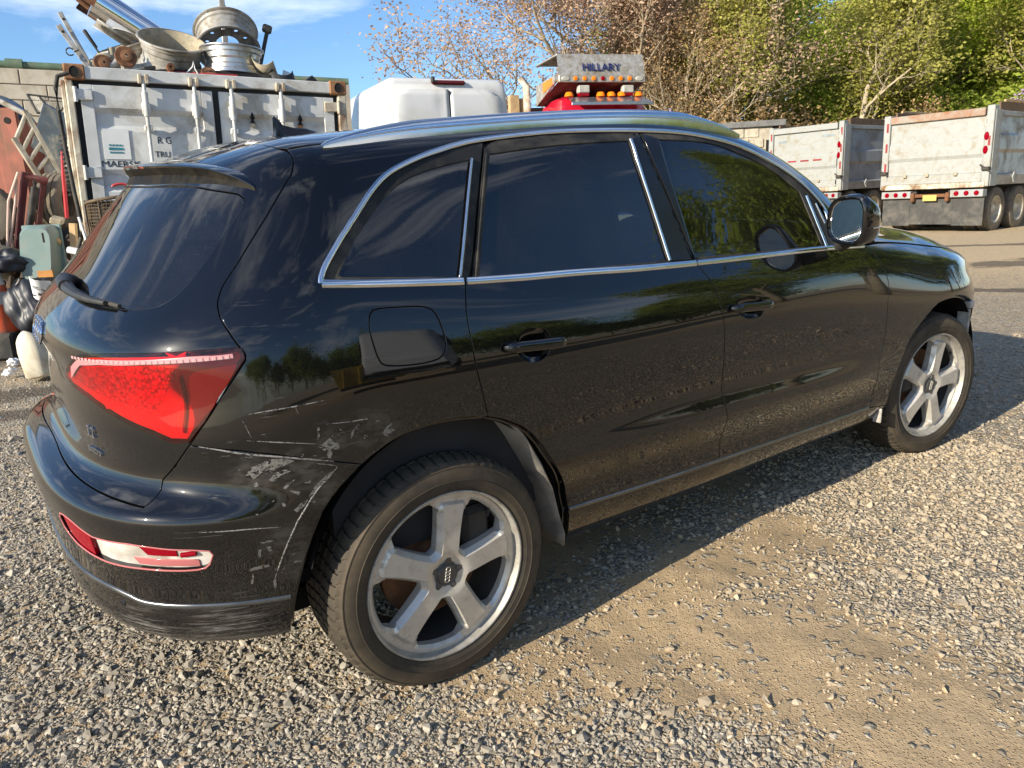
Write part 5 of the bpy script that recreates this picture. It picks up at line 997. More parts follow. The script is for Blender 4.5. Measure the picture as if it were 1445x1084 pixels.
# ------------------------------------------------------------------ things standing in the yard
def yt(name, label, cat, X, Y, z=0.0, ang=0.0, group=None):
    """an Empty in the yard; ang turns it from the yard grid"""
    return thing(name, label, cat, yard(X, Y, z), YROT + ang, group)
def place(o, X, Y, z, rx=0.0, ry=0.0, rz=0.0):
    o.matrix_world = Matrix.Translation(yard(X, Y, z)) @ Matrix.Rotation(YROT + rz, 4, 'Z') @ Matrix.Rotation(ry, 4, 'Y') @ Matrix.Rotation(rx, 4, 'X'); return o
def text_mesh(name, body_, size, parent, mat, mtx, extrude=.0015, sx=1.0):
    cu = bpy.data.curves.new('text', 'FONT'); cu.body = body_; cu.size = size; cu.extrude = extrude; cu.align_x = 'LEFT'; cu.resolution_u = 3
    tmp = bpy.data.objects.new('tmp', cu); COL.objects.link(tmp); dg = bpy.context.evaluated_depsgraph_get(); me = bpy.data.meshes.new_from_object(tmp.evaluated_get(dg)); bpy.data.objects.remove(tmp)
    me.transform(mtx @ Matrix.Diagonal((sx, 1, 1, 1))); return link_mesh(name, me, mat, parent)
FRONT = Matrix(((1, 0, 0, 0), (0, 0, -1, 0), (0, 1, 0, 0), (0, 0, 0, 1)))        # lettering upright on a face looking to -y
M['blue_glass'] = simple('bluish_scrap_glass', (.05, .07, .09), .12, var=.3, dirt=(.2, .19, .16), dirt_amt=.3)
M['steel_white'] = simple('weathered_white_steel', (.56, .57, .56), .5, var=.14, scale=4, dirt=(.30, .26, .20), dirt_amt=.32, bump=.08)
M['post_cream'] = simple('flaking_cream_steel', (.56, .51, .40), .6, var=.2, scale=7, dirt=(.16, .075, .03), dirt_amt=.55, bump=.2)
M['rust_orange'] = simple('orange_rust_steel', (.23, .105, .05), .85, var=.5, scale=11, dirt=(.36, .20, .10), dirt_amt=.5, bump=.4)
M['gasket'] = simple('perished_gasket', (.035, .036, .036), .8, var=.3)
M['decal_white'] = simple('white_sticker', (.68, .69, .68), .45, var=.06)
M['ink'] = simple('black_lettering', (.012, .013, .016), .6, var=.2)
M['faded_ink'] = simple('faded_blue_print', (.22, .26, .28), .6, var=.2); M['teal_ink'] = simple('teal_print', (.03, .20, .24), .5, var=.3)
M['red_paint'] = simple('red_spray_paint', (.50, .04, .04), .5)
M['alu'] = simple('old_aluminium', (.46, .44, .40), .45, .45, .2, 14, dirt=(.20, .17, .125), dirt_amt=.55, bump=.25)
M['alu_shiny'] = simple('polished_aluminium', (.55, .54, .52), .30, .85, .12, 8, dirt=(.25, .22, .17), dirt_amt=.3)
M['alu_dirty'] = simple('dust_caked_aluminium', (.33, .29, .21), .8, .1, .3, 20, dirt=(.42, .35, .24), dirt_amt=.5, bump=.3)
M['blackhole'] = simple('dark_recess', (.008, .008, .008), .9)
# ---- shipping container (it stands a little out of level)
CF0 = Matrix(((.991095, .12929, .031866, -.06756), (-.129223, .991607, -.004155, 5.26907), (-.032135, 0, .999484, .00129), (0, 0, 0, 1)))
def container():
    t = thing('shipping_container', 'white rust-edged shipping container with barred double doors and scrap piled on its roof', 'container')
    t.matrix_world = CF0 @ Matrix.Translation((.015, 0, 0)) @ Matrix.Diagonal((1, 1, 1.05, 1))
    Wc, Hc, D = 2.50, 2.39, 6.0
    def P(nm, mat, fn, sm=None, par=t):
        mb = MB(); fn(mb); return mb.build(nm, M[mat], par, sm)
    P('top_rail', 'steel_white', lambda m: m.box(.15, 2.33, .0, .10, 2.285, 2.385, .006))
    for x0, x1 in ((.0, .165), (2.325, 2.495)):
        c = P('corner_casting', 'rust_orange', lambda m: m.box(x0, x1, -.012, .16, 2.275, 2.40, .01))
        mb = MB(); mb.lathe([(0, 0), (.036, .0), (.040, .004)], 16, Matrix.Translation(((x0 + x1) / 2, -.0145, 2.335)) @ Matrix.Rotation(math.pi / 2, 4, 'X') @ Matrix.Diagonal((1, 1.15, 1, 1))); mb.build('casting_hole', M['blackhole'], c)
        P('corner_casting', 'rust_orange', lambda m: m.box(x0, x1, -.012, .16, 0, .118, .01))
    P('corner_post', 'post_cream', lambda m: (m.box(.0, .060, .0, .16, .118, 2.275, .01), m.box(-.035, .0, .05, .16, .118, 2.275, .008))); P('corner_post', 'post_cream', lambda m: m.box(2.405, 2.49, .0, .16, .118, 2.275, .01))
    P('sill_rail', 'post_cream', lambda m: m.box(.165, 2.325, .0, .16, .0, .15, .01))
    P('door_gasket', 'gasket', lambda m: (m.box(.062, 2.403, .060, .09, .15, 2.284),))
    for d, (x0, x1) in enumerate(((.105, 1.205), (1.262, 2.36))):
        # one door leaf: flat stiles and a panel pressed in broad horizontal folds
        mb = MB(); mb.box(x0, x0 + .10, .012, .05, .17, 2.245, .004); mb.box(x1 - .10, x1, .012, .05, .17, 2.245, .004); mb.box(x0 + .10, x1 - .10, .012, .05, 2.06, 2.245, .004); mb.box(x0 + .10, x1 - .10, .012, .05, .17, .32, .004)
        zs = [2.06, 2.06, 2.01, 1.555, 1.50, 1.50, 1.05, 1.0, 1.0, .55, .50, .32]; prof = [(.012, 2.062), (.046, 2.02), (.046, 1.925), (.020, 1.875), (.020, 1.56), (.046, 1.51), (.046, 1.42), (.020, 1.37), (.020, 1.05), (.046, 1.0), (.046, .91), (.020, .86), (.020, .55), (.046, .50), (.046, .36), (.012, .318)]
        V = []; F = []
        for (y, z) in prof: V += [(x0 + .10, y, z), (x1 - .10, y, z)]
        F = [(2 * i, 2 * i + 1, 2 * i + 3, 2 * i + 2) for i in range(len(prof) - 1)]; mb.add(V, F)
        leaf = mb.build('door', M['steel_white'], t, fix=True)
        bars = ((.622, 1.045) if d == 0 else (1.372, 1.832))
        for x in bars:
            mb = MB(); mb.tube([(x, -.038, .10), (x, -.038, 2.31)], .0165, 10); mb.build('lock_bar', M['steel_white'], leaf, 40)
            mb = MB(); mb.box(x - .034, x + .034, -.05, .013, 2.02, 2.12, .008); mb.box(x - .034, x + .034, -.05, .013, 1.88, 1.93, .008); mb.tube([(x, -.038, 2.0), (x, -.038, 2.20)], .027, 10); mb.build('bar_bracket', M['steel_white'], leaf, 40)
            mb = MB(); mb.box(x - .045, x - .012, -.06, .0, 2.27, 2.345, .006); mb.box(x + .012, x + .045, -.06, .0, 2.27, 2.345, .006); mb.box(x - .02, x + .02, -.055, -.015, 2.285, 2.33, .008); mb.build('bar_cam', M['post_cream'], leaf, 40)
        for z in (2.16, 1.53, .9, .3):
            hx = (.064, .205) if d == 0 else (2.26, 2.41)
            mb = MB(); mb.box(hx[0], hx[1], -.012, .012, z - .045, z + .045, .008); mb.tube([((.070 if d == 0 else 2.405), -.012, z - .06), ((.070 if d == 0 else 2.405), -.012, z + .06)], .016, 8); mb.build('hinge', M['steel_white'] if d == 0 else M['post_cream'], leaf, 40)
    mb = MB(); mb.box(.2410, .455, .013, .019, 1.645, 1.895, .0); mb.build('sticker', M['decal_white'], t)
    mb = MB()
    for i in range(4): mb.box(.285 + i * .028, .304 + i * .028, .009, .0128, 1.755, 1.768); mb.box(.285 + i * .028, .306 + i * .028, .009, .0128, 1.695, 1.708)
    mb.box(.28, .395, .009, .0128, 1.722, 1.742); mb.build('printed_label', M['teal_ink'], t)
    text_mesh('lettering', 'MAERSK', .072, t, M['ink'], Matrix.Translation((.205, .0185, 1.582)) @ FRONT, sx=1.22)
    text_mesh('lettering', 'R G', .082, t, M['ink'], Matrix.Translation((.685, .0185, 1.785)) @ FRONT, sx=.95)
    text_mesh('lettering', 'TRU', .070, t, M['ink'], Matrix.Translation((.655, .0185, 1.67)) @ FRONT, sx=1.0)
    mb = MB(); mb.tube([(.34 + .10 * math.cos(a), .018, 1.375 + .065 * math.sin(a)) for a in np.linspace(.35, 2.5, 12)], [.004] + [.011] * 10 + [.004], 6); mb.build('spray_mark', M['red_paint'], t)
    for x in (1.553, 2.012):
        mb = MB(); mb.tube([(x, .017, 1.985), (x + .004, .017, 2.03), (x, .017, 2.085)], [.030, .024, .004], 8); mb.build('scorch_mark', M['blackhole'], t)
        mb = MB(); mb.lathe([(0, .016), (.014, .014), (.026, .0)], 10, Matrix.Translation((x, .02, 1.975)) @ Matrix.Rotation(math.pi / 2, 4, 'X')); mb.build('door_stud', M['post_cream'] if x < 1.8 else M['rust_orange'], t)
    # corrugated flanks, roof and back
    for x, s_ in ((.012, 1), (2.478, -1)):
        V = []; F = []; y = .16; k = 0
        while y < D - .1:
            for dx, dy in ((0, 0), (0, .07), (.034 * s_, .104), (.034 * s_, .174)): V += [(x + dx, y + dy, .15), (x + dx, y + dy, 2.30)]
            y += .208
        F = [(2 * i, 2 * i + 2, 2 * i + 3, 2 * i + 1) for i in range(len(V) // 2 - 1)]; mb = MB(); mb.add(V, F); mb.build('side_wall', M['steel_white'], t, fix=False)
    mb = MB(); mb.box(-.005, 2.495, .17, D, 2.31, 2.36, .01); mb.build('roof', M['steel_white'], t); mb = MB(); mb.box(0, 2.49, D - .05, D + .01, .12, 2.30); mb.build('back_wall', M['steel_white'], t)
    mb = MB(); mb.box(0, 2.49, .17, D, .05, .12); mb.build('container_floor', M['under'], t)
    return t
cont = container()
CM = CF0 @ Matrix.Translation((0, 0, 2.505)) @ Matrix.Diagonal((1.05, 1.05, 1.05, 1)) @ Matrix.Translation((0, 0, -2.36))
# ---- scrap lying on the container roof (roof at 2.36; x along the doors, y back)
def on_roof(o, x, y, z=2.362, rx=0.0, ry=0.0, rz=0.0):
    o.matrix_world = CM @ Matrix.Translation((x, y, z)) @ Matrix.Rotation(rz, 4, 'Z') @ Matrix.Rotation(ry, 4, 'Y') @ Matrix.Rotation(rx, 4, 'X'); return o
def truck_rim(label, mat, R_=.285, W_=.27, inner='alu_dirty'):
    t = thing('truck_wheel_rim', label, 'wheel rim', group='aluminium truck wheel rims on the container')
    mb = MB(); mb.lathe([(R_ - .004, W_ + .002), (R_ + .012, W_), (R_ + .014, W_ - .010), (R_ + .004, W_ - .016), (R_ - .010, W_ - .020), (R_ - .012, W_ - .050), (R_ - .026, W_ - .060), (R_ - .028, W_ - .10), (R_ - .040, W_ - .115), (R_ - .040, .09), (R_ - .026, .075), (R_ - .024, .045), (R_ - .010, .036), (R_ - .008, .018), (R_ + .012, .012), (R_ + .013, .002), (R_ - .004, -.001)], 48); mb.build('barrel', M[mat], t, 35)
    mb = MB(); mb.lathe([(R_, W_), (R_ - .012, W_ - .012), (R_ - .032, W_ - .06), (R_ - .046, W_ - .12), (R_ - .048, .10), (R_ - .03, .04), (R_ - .01, .008), (R_, 0)], 40); mb.build('inner_face', M[inner], t, 35)
    # wheel disc with hand holes
    out = [(math.cos(a) * (R_ - .046), math.sin(a) * (R_ - .046)) for a in np.linspace(0, 2 * math.pi, 49)[:-1]]; holes = [[(math.cos(a), math.sin(a)) for a in np.linspace(0, 2 * math.pi, 17)[:-1]]]; hs = [[(.11 * x, .11 * y) for x, y in holes[0]]]
    for k in range(10): a0 = k * math.pi / 5; hs.append([(math.cos(a0) * .185 + .019 * x, math.sin(a0) * .185 + .019 * y) for x, y in holes[0]])
    pts = list(out); ed = [(i, (i + 1) % len(out)) for i in range(len(out))]
    for h in hs: b = len(pts); pts += h; ed += [(b + i, b + (i + 1) % len(h)) for i in range(len(h))]
    vv, _, ff = geometry.delaunay_2d_cdt([Vector(q) for q in pts], ed, [], 0, 1e-7)[:3]; vv = np.array([tuple(q) for q in vv]); ff = [f_ for f_ in ff if not any(np.linalg.norm(vv[list(f_)].mean(0) - np.array(h).mean(0)) < np.linalg.norm(np.array(h)[0] - np.array(h).mean(0)) * .98 for h in hs)]
    mb = MB(); n = len(vv); mb.add([(a, b, .10) for a, b in vv] + [(a, b, .085) for a, b in vv], [tuple(f_) for f_ in ff] + [tuple(i + n for i in f_[::-1]) for f_ in ff])
    mb.build('disc', M[mat], t); return t
w = truck_rim('dirty aluminium truck wheel rim lying mouth up on the container, dust inside it', 'alu'); on_roof(w, .90, .55, 2.47, .50, .08, 0)
mb = MB(); mb.box(.04, .11, -.262, -.252, .06, .11); mb.build('stamp_plate', M['blackhole'], w)
w = truck_rim('pale aluminium truck wheel rim tipped on edge above the shiny one, bolt disc showing', 'alu', .29, .25, 'alu'); on_roof(w, 1.44, .62, 2.68, -.62, .06, .0)
w = truck_rim('shiny dark-banded aluminium truck wheel rim lying flat under the tipped one', 'alu_shiny', .275, .24, 'iron'); on_roof(w, 1.42, .36, 2.41, -.02, .02, 0)
w = truck_rim('aluminium truck wheel rim half hidden behind the dust-filled one', 'alu', .27, .26); on_roof(w, .66, .92, 2.48, .2, -.35, 0)
# chrome stack pipe with a rusted torn end, perforated heat guard
t = thing('chrome_stack_pipe', 'wide chrome exhaust stack pipe with rusted torn mouth leaning on the wheel rims', 'exhaust pipe'); mb = MB(); mb.lathe([(.14, 0), (.145, .005), (.145, .62), (.135, .62)], 36); mb.build('pipe', M['bright'], t, 40); mb = MB(); mb.lathe([(.136, -.11), (.148, -.10), (.148, .02), (.136, .02)], 24, a0=.5, a1=5.2); mb.build('torn_mouth', M['rust'], t, 40); on_roof(t, .22, .42, 2.995, 0, .0, 0); t.matrix_world = CM @ Matrix.Translation((.34, .86, 3.06)) @ Matrix.Rotation(math.radians(122), 4, 'Y')
t = tag(MB().lathe([(.16, 0), (.16, .34)], 18, a0=.2, a1=2.2).build('perforated_guard', M['alu'], None, 40), 'curved perforated metal heat guard below the chrome stack pipe', 'guard'); t.matrix_world = CM @ Matrix.Translation((.38, .80, 2.98)) @ Matrix.Rotation(math.radians(122), 4, 'Y'); sd = t.modifiers.new('thick', 'SOLIDIFY'); sd.thickness = .004
mb = MB(); mb.tube([(0, 0, 0), (-.20, 0, .16)], .022, 10); o = tag(mb.build('copper_pipe', M['rust']), 'short brown pipe with a pink torn end poking left from under the chrome stack', 'pipe'); on_roof(o, .40, .80, 2.90)
def flat_bar(x, y, z, lean, ln, wd, mat, label, tip=False):
    t = thing('flat_steel_bar', label, 'steel bar', group='bars leaning on the container roof'); mb = MB(); mb.box(-wd / 2, wd / 2, -.006, .006, 0, ln, .003); mb.build('bar', M[mat], t); mb = MB(); mb.lathe([(0, 0), (wd * .25, 0), (wd * .27, -.002)], 12, Matrix.Translation((0, -.0085, ln - .06)) @ Matrix.Rotation(math.pi / 2, 4, 'X')); mb.build('bolt_hole', M['blackhole'], t); on_roof(t, x, y, z, -.1, lean, 0); return t
flat_bar(.22, .22, 2.37, -.52, .40, .042, 'alu', 'wide grey steel bar with a round hole, leftmost of the leaning bars'); flat_bar(.24, .26, 2.37, -.40, .50, .038, 'alu', 'longest grey steel bar leaning left with two slots, middle of the three')
t = thing('hand_lever', 'black gripped hand lever leaning right of the two steel bars', 'lever'); mb = MB(); mb.tube([(0, 0, 0), (-.13, 0, .24)], .008, 8); mb.build('shaft', M['iron'], t); mb = MB(); mb.tube([(-.07, 0, .14), (-.145, 0, .27), (-.15, 0, .28)], [.014, .017, .008], 10); mb.build('grip', M['rubber'], t, 40); on_roof(t, .36, .28, 2.42)
def brake_rotor(label, x, y, z, rx, rz, R_=.10):
    t = thing('rusty_rotor', label, 'brake disc', group='rusty round parts on the container'); mb = MB(); mb.lathe([(.022, 0), (R_, 0), (R_ + .003, .004), (R_ + .003, .026), (R_, .03), (.022, .03)], 28, closed=True); mb.build('disc', M['rust'], t, 35); mb = MB(); mb.lathe([(.012, .03), (.045, .03), (.048, .045), (.03, .05), (.012, .05)], 18, closed=True); mb.build('hub', M['rust_orange'], t, 35); on_roof(t, x, y, z, rx, 0, rz)
brake_rotor('rusty brown brake disc standing on edge in front of the dust-filled rim', .50, .12, 2.47, math.pi / 2 - .25, .1, .085); brake_rotor('rusty brake disc half sunk in scrap, left of the standing one', .32, .12, 2.40, math.pi / 2 - .3, .2, .075); brake_rotor('small orange drilled flange lying below the shiny rim', 1.17, .10, 2.365, .9, .2, .075)
t = tag(MB().lathe([(.01, 0), (.03, 0), (.034, .01), (.034, .10), (.03, .11), (.01, .11)], 16, closed=True).build('rusty_pipe_stub', M['rust'], None, 35), 'short rusty pipe stub facing out below the dust-filled rim', 'pipe'); on_roof(t, .84, .10, 2.40, math.pi / 2, 0, 0)
SCR = [('grey_bracket', 'alu', 'flat grey angle bracket lying in front of the standing brake disc', 'bracket', lambda m: (m.box(-.12, .12, -.03, .03, 0, .012, .003), m.box(-.12, .12, .018, .03, .012, .05, .003)), (.60, .10, 2.375, 0, -.25, .2)),
       ('aluminium_casting', 'alu_dirty', 'cream cast housing behind the small rusty disc at the left', 'casting', lambda m: (m.box(-.10, .10, -.06, .06, 0, .15, .03), m.tube([(.05, 0, .15), (.05, 0, .21)], .03, 10), m.box(-.15, -.08, -.04, .04, 0, .10, .02)), (.36, .30, 2.365, 0, 0, .3)),
       ('black_tray', 'plastic', 'torn black plastic tray at the right end of the scrap', 'tray', lambda m: (m.lathe([(.16, 0), (.15, .02), (.10, .16)], 14, Matrix.Rotation(-.5, 4, 'Y'), a0=2.6, a1=6.0),), (1.82, .24, 2.37, .9, .3, .4)),
       ('cut_duct', 'alu_dirty', 'tan cut-open duct piece lying against the shiny rim', 'duct', lambda m: (m.lathe([(.11, 0), (.11, .24)], 14, a0=2.9, a1=5.9),), (1.74, .30, 2.47, 1.1, .2, -.5)),
       ('white_panel_scrap', 'decal_white', 'crumpled white panel scrap behind the black tray', 'panel scrap', lambda m: (m.box(-.07, .05, -.01, .01, 0, .11, .004), m.box(0, .10, -.012, .012, 0, .06, .004)), (1.93, .36, 2.38, -.2, .3, .2)),
       ('black_bracket', 'plastic', 'small black triangular bracket farthest right on the container', 'bracket', lambda m: (m.prism([(-.08, 0), (.08, 0), (.0, .07)], 1, -.03, .03),), (2.10, .16, 2.362, 0, 0, .2)),
       ('steel_strut', 'alu', 'upright grey strut with a bolted end rising behind the tipped rim', 'strut', lambda m: (m.box(-.028, .028, -.012, .012, 0, .78, .006), m.box(-.034, .034, -.02, .02, .66, .72, .006)), (1.47, .95, 2.45, 0, .0, 0)),
       ('white_headed_rod', 'iron', 'dark rod with a white bracket head leaning right of the rims', 'rod', lambda m: (m.box(-.018, .018, -.012, .012, 0, .50, .004), m.box(-.05, .04, -.02, .02, .47, .55, .014)), (1.68, .60, 2.42, 0, .28, 0)),
       ('red_strap_scrap', 'red_paint', 'faded red strap lying along the roof edge', 'strap', lambda m: (m.box(-.28, .30, -.02, .02, 0, .012, .003),), (1.10, .05, 2.362, 0, -.01, 0)),
       ('white_cable', 'decal_white', 'bent white cable hanging over the roof edge below the dust-filled rim', 'cable', lambda m: (m.tube([(-.05, 0, .0), (0, 0, .05), (.012, 0, .10), (.02, 0, .04), (.04, 0, -.0)], .006, 6),), (1.02, .03, 2.365, 0, 0, 0)),
       ('grey_pipe_bend', 'alu', 'grey pipe elbow lying between the two rusty discs', 'pipe', lambda m: (m.tube([(-.06, 0, .02), (0, 0, .05), (.04, 0, .11)], [.024, .03, .03], 10),), (.42, .12, 2.365, 0, 0, .3)),
       ('dark_plate', 'iron', 'dark bent plate under the dust-filled rim', 'plate', lambda m: (m.box(-.20, .24, -.10, .10, 0, .02, .004), m.box(-.1, .0, -.1, .06, .02, .05, .006)), (.72, .16, 2.362, 0, -.12, .1)),
       ('dark_beam', 'iron', 'long dark beam under the shiny rim', 'beam', lambda m: (m.box(-.36, .36, -.05, .05, 0, .05, .004),), (1.40, .16, 2.362, 0, 0, .02)),
       ('hook_ring', 'iron', 'small black hook ring clamped to the leftmost bar', 'hook', lambda m: (m.tube([(.03 * math.cos(a), 0, .03 * math.sin(a)) for a in np.linspace(.6, 5.6, 12)], .006, 6), m.tube([(.03, 0, .0), (.07, 0, .02)], .006, 6)), (.085, .20, 2.50, 0, 0, 0))]
for nm, mat, lab, cat, fn, pos in SCR:
    mb = MB(); fn(mb); o = tag(mb.build(nm, M[mat], None, 40), lab, cat); on_roof(o, *pos)
    if nm in ('black_tray', 'cut_duct'): sd = o.modifiers.new('thick', 'SOLIDIFY'); sd.thickness = .006

# ---- rendered block wall with a green pipe on top
M['block'] = simple('painted_concrete_block', (.50, .455, .36), .9, var=.14, scale=3, dirt=(.33, .27, .19), dirt_amt=.45, bump=.3); M['mortar'] = simple('wall_mortar', (.30, .265, .21), .95, var=.2); M['green_pipe'] = simple('green_painted_pipe', (.10, .15, .09), .6, var=.3, dirt=(.2, .17, .11), dirt_amt=.4)
wl_ = 7.6
t = thing('block_wall', 'cream painted block wall with green pipe on top, behind the container', 'wall')
t.matrix_world = Matrix.Translation((-.056, 10.196, 0)) @ Matrix.Rotation(math.radians(-12), 4, 'Z') @ Matrix.Rotation(.0304, 4, 'Y') @ Matrix.Translation((-3.0, 0, -.05))
mb = MB(); mb.box(0, wl_, .01, .20, 0, 3.28); mb.build('core', M['mortar'], t)
bme = None; nb = 0
for r in range(16):
    for c in range(13):
        x0 = c * .62 + (.31 if r % 2 else 0)
        if x0 + .60 > wl_: continue
        if bme is None: mb = MB(); mb.box(0, .606, -.012, .012, 0, .190, .006); o = mb.build('block', M['block'], t); bme = o.data
        else: o = link_mesh('block', bme, None, t)
        o.location = (x0 + .005, RNG.uniform(-.004, .004), 3.08 - r * .203)
mb = MB(); mb.tube([(0, .09, 3.33), (wl_, .09, 3.33)], .055, 12)
for x in (1.2, 3.05, 5.0): mb.tube([(x - .10, .09, 3.33), (x + .10, .09, 3.33)], .085, 12)
mb.build('pipe', M['green_pipe'], t, 40)

# ---- rubbish heaped left of the container
M['oxide'] = simple('red_oxide_steel', (.26, .075, .045), .7, var=.22, scale=4, dirt=(.17, .10, .07), dirt_amt=.4, bump=.15); M['maroon'] = simple('maroon_steel', (.095, .014, .016), .6, var=.3, dirt=(.2, .14, .10), dirt_amt=.35); M['pole_red'] = simple('bright_red_pole', (.40, .015, .022), .4, var=.15); M['pink_tube'] = simple('faded_pink_tube', (.55, .40, .33), .5, var=.2)
M['teal_tub'] = simple('grey_teal_plastic', (.16, .235, .225), .45, var=.15, scale=3, dirt=(.22, .21, .17), dirt_amt=.45); M['timber'] = simple('raw_timber', (.48, .33, .17), .8, var=.25, scale=5, dirt=(.30, .2, .11), dirt_amt=.4); M['bag'] = simple('black_bin_bag', (.018, .020, .027), .48, var=.3); M['paper'] = simple('crumpled_paper', (.72, .73, .75), .8, var=.05); M['card'] = simple('brown_card', (.42, .19, .05), .8)
M['jug'] = simple('dirty_white_plastic_can', (.66, .61, .48), .5, var=.14, scale=5, dirt=(.33, .24, .14), dirt_amt=.5); M['cone_orange'] = simple('faded_orange_plastic', (.62, .085, .02), .5, var=.2, dirt=(.2, .12, .08), dirt_amt=.35); M['cone_white'] = simple('worn_reflective_band', (.50, .48, .44), .5, var=.25, dirt=(.25, .2, .15), dirt_amt=.5); M['mesh_brown'] = simple('brown_mesh_steel', (.12, .085, .05), .8, .2, .35, 30); M['ladder'] = simple('weathered_pale_alloy', (.46, .42, .33), .5, .4, .25, 8, dirt=(.25, .2, .14), dirt_amt=.5); M['old_tyre'] = simple('weathered_tyre', (.125, .108, .085), .9, var=.3, scale=8, dirt=(.22, .18, .13), dirt_amt=.5, bump=.3)
# rust-red steel box
t = yt('steel_box', 'rust red corrugated steel box at the far left behind the rubbish', 'steel box', -6.9, 8.62, .0, 0)
mb = MB(); V = []; x = 0; prof = []
while x < 1.60: prof += [(x, 0), (x + .10, 0), (x + .13, .035), (x + .20, .035), (x + .23, 0)]; x += .26
mb.add([(a, b, 1.45) for a, b in prof] + [(a, b, 2.27) for a, b in prof], [(i, i + 1, len(prof) + i + 1, len(prof) + i) for i in range(len(prof) - 1)]); mb.build('front_panel', M['oxide'], t, fix=False)
mb = MB(); mb.box(1.62, 1.80, -.03, .02, .0, 2.38, .01); mb.build('corner_post', M['oxide'], t); mb = MB(); mb.lathe([(0, 0), (.030, 0), (.034, .003)], 14, Matrix.Translation((1.70, -.034, 2.25)) @ Matrix.Rotation(math.pi / 2, 4, 'X')); mb.build('casting_hole', M['blackhole'], t)
mb = MB(); mb.box(0, 1.62, -.02, .03, 2.27, 2.36, .01); mb.build('top_rail', M['oxide'], t); mb = MB(); mb.box(0, 1.78, .05, 1.6, 0, 2.26); mb.build('box_body', M['oxide'], t); mb = MB(); mb.box(0, 1.62, -.02, .03, 0, 1.45, .01); mb.build('lower_panel', M['rust'], t)
# crushed dark car panel and grey rack on top
mb = MB(); mb.lathe([(.55, 0), (.60, .1), (.60, .5), (.52, .62)], 18, Matrix.Rotation(math.pi / 2, 4, 'X'), a0=.35, a1=2.2); o = tag(mb.build('car_wing', M['trim_black'], None, 40), 'curved black car wing lying on top of the red steel box', 'car panel'); place(o, -5.75, 9.3, 2.02, 0, 0, -.1); sd = o.modifiers.new('thick', 'SOLIDIFY'); sd.thickness = .01
mb = MB(); mb.tube([(-.5, 0, .30), (.0, 0, .10), (.45, 0, -.16)], .030, 8); o = tag(mb.build('bumper_bar', M['alu'], None, 40), 'pale grey bar lying along the top of the red steel box', 'bar'); place(o, -5.35, 8.5, 2.43)
t = yt('wire_rack', 'grey wire mesh rack tilted against the wall beside the container', 'wire rack', -4.95, 8.6, 2.50, 0); fr = MB(); c4 = [(0, 0, 0), (.36, .1, -.05), (.30, .0, -.22), (.13, -.1, -.20)]; fr.tube(c4 + [c4[0]], .012, 6); fr.tube([(.12, 0, -.02), (.24, 0, -.2)], .012, 6); fr.build('frame', M['iron'], t); wires = MB()
for i in range(1, 22): f_ = i / 22; a = Vector(c4[0]).lerp(c4[1], f_); b = Vector(c4[3]).lerp(c4[2], f_); wires.tube([a, b], .003, 4, False)
o = wires.build('mesh_wires', M['alu'], t); o['kind'] = 'stuff'
mb = MB(); mb.box(-.17, .17, -.02, .02, -.25, .25, .01, Matrix.Rotation(.55, 4, 'Y')); o = tag(mb.build('windscreen_scrap', M['blue_glass'], None), 'bluish sheet of scrap glass leaning behind the pale ladder', 'glass sheet'); place(o, -4.63, 8.4, 2.08, .2)
mb = MB(); mb.box(-.035, .035, -.015, .015, -.32, .32, .004, Matrix.Rotation(.25, 4, 'Y')); o = tag(mb.build('grey_plank', M['alu'], None), 'dark grey plank leaning between the ladder and the container', 'plank'); place(o, -4.30, 8.1, 1.98)
mb = MB(); mb.box(-.4, .42, 0, .3, 0, 1.9, .15); o = tag(mb.build('dark_drum_stack', M['plastic'], None, 40), 'dark plastic bulk behind the ladder and tyre', 'plastic bin'); place(o, -4.45, 8.35, 0)
# ladder-like pale frame with round rungs
t = yt('alloy_ladder', 'pale weathered alloy ladder section leaning over the red box', 'ladder', 0, 0, 0, 0); t.matrix_world = Matrix.Translation(yard(0, 8.0)) @ Matrix.Rotation(YROT, 4, 'Z')
r1 = [Vector((-4.66, 0, 2.26)), Vector((-4.40, .05, 1.50))]; r2 = [Vector((-4.74, -.12, 2.0)), Vector((-4.48, -.10, 1.42))]
for r in (r1, r2):
    mb = MB(); d = (r[1] - r[0]); mb.tube([r[0], r[1]], .030, 4); mb.build('side_rail', M['ladder'], t)
for i in range(6):
    f_ = .04 + i * .175; a = r1[0].lerp(r1[1], f_); b = r2[0].lerp(r2[1], f_); mb = MB(); mb.tube([a, b + (b - a) * .05], .020, 10); mb.build('rung', M['ladder'], t, 40)
# maroon ramp frame with pink tube brace
t = yt('steel_ramp', 'maroon steel ramp frame standing on end with pale tube braces', 'ramp', 0, 0, 0, 0); t.matrix_world = Matrix.Translation(yard(0, 7.6)) @ Matrix.Rotation(YROT, 4, 'Z')
def bar(t_, nm, mat, a, b, r=.02, n=4): mb = MB(); mb.tube([a, b], r, n); return mb.build(nm, M[mat], t_, 40 if n > 5 else None)
bar(t, 'side_beam', 'maroon', (-4.525, 0, 1.66), (-4.76, 0, .86), .038); bar(t, 'side_beam', 'maroon', (-4.40, .08, 1.62), (-4.60, .08, .95), .030); bar(t, 'cross_beam', 'maroon', (-4.53, 0, 1.62), (-4.36, .05, 1.57), .035); bar(t, 'cross_beam', 'maroon', (-4.70, .03, 1.05), (-4.55, .05, 1.02), .03)
for q in ([(-4.56, -.05, 1.66), (-4.69, -.07, 1.40), (-4.82, -.05, .86)], [(-4.60, -.03, 1.60), (-4.64, -.05, 1.38), (-4.80, -.03, .93)]):
    mb = MB(); mb.tube(q, .012, 8); mb.build('tube_brace', M['pink_tube'], t, 40)
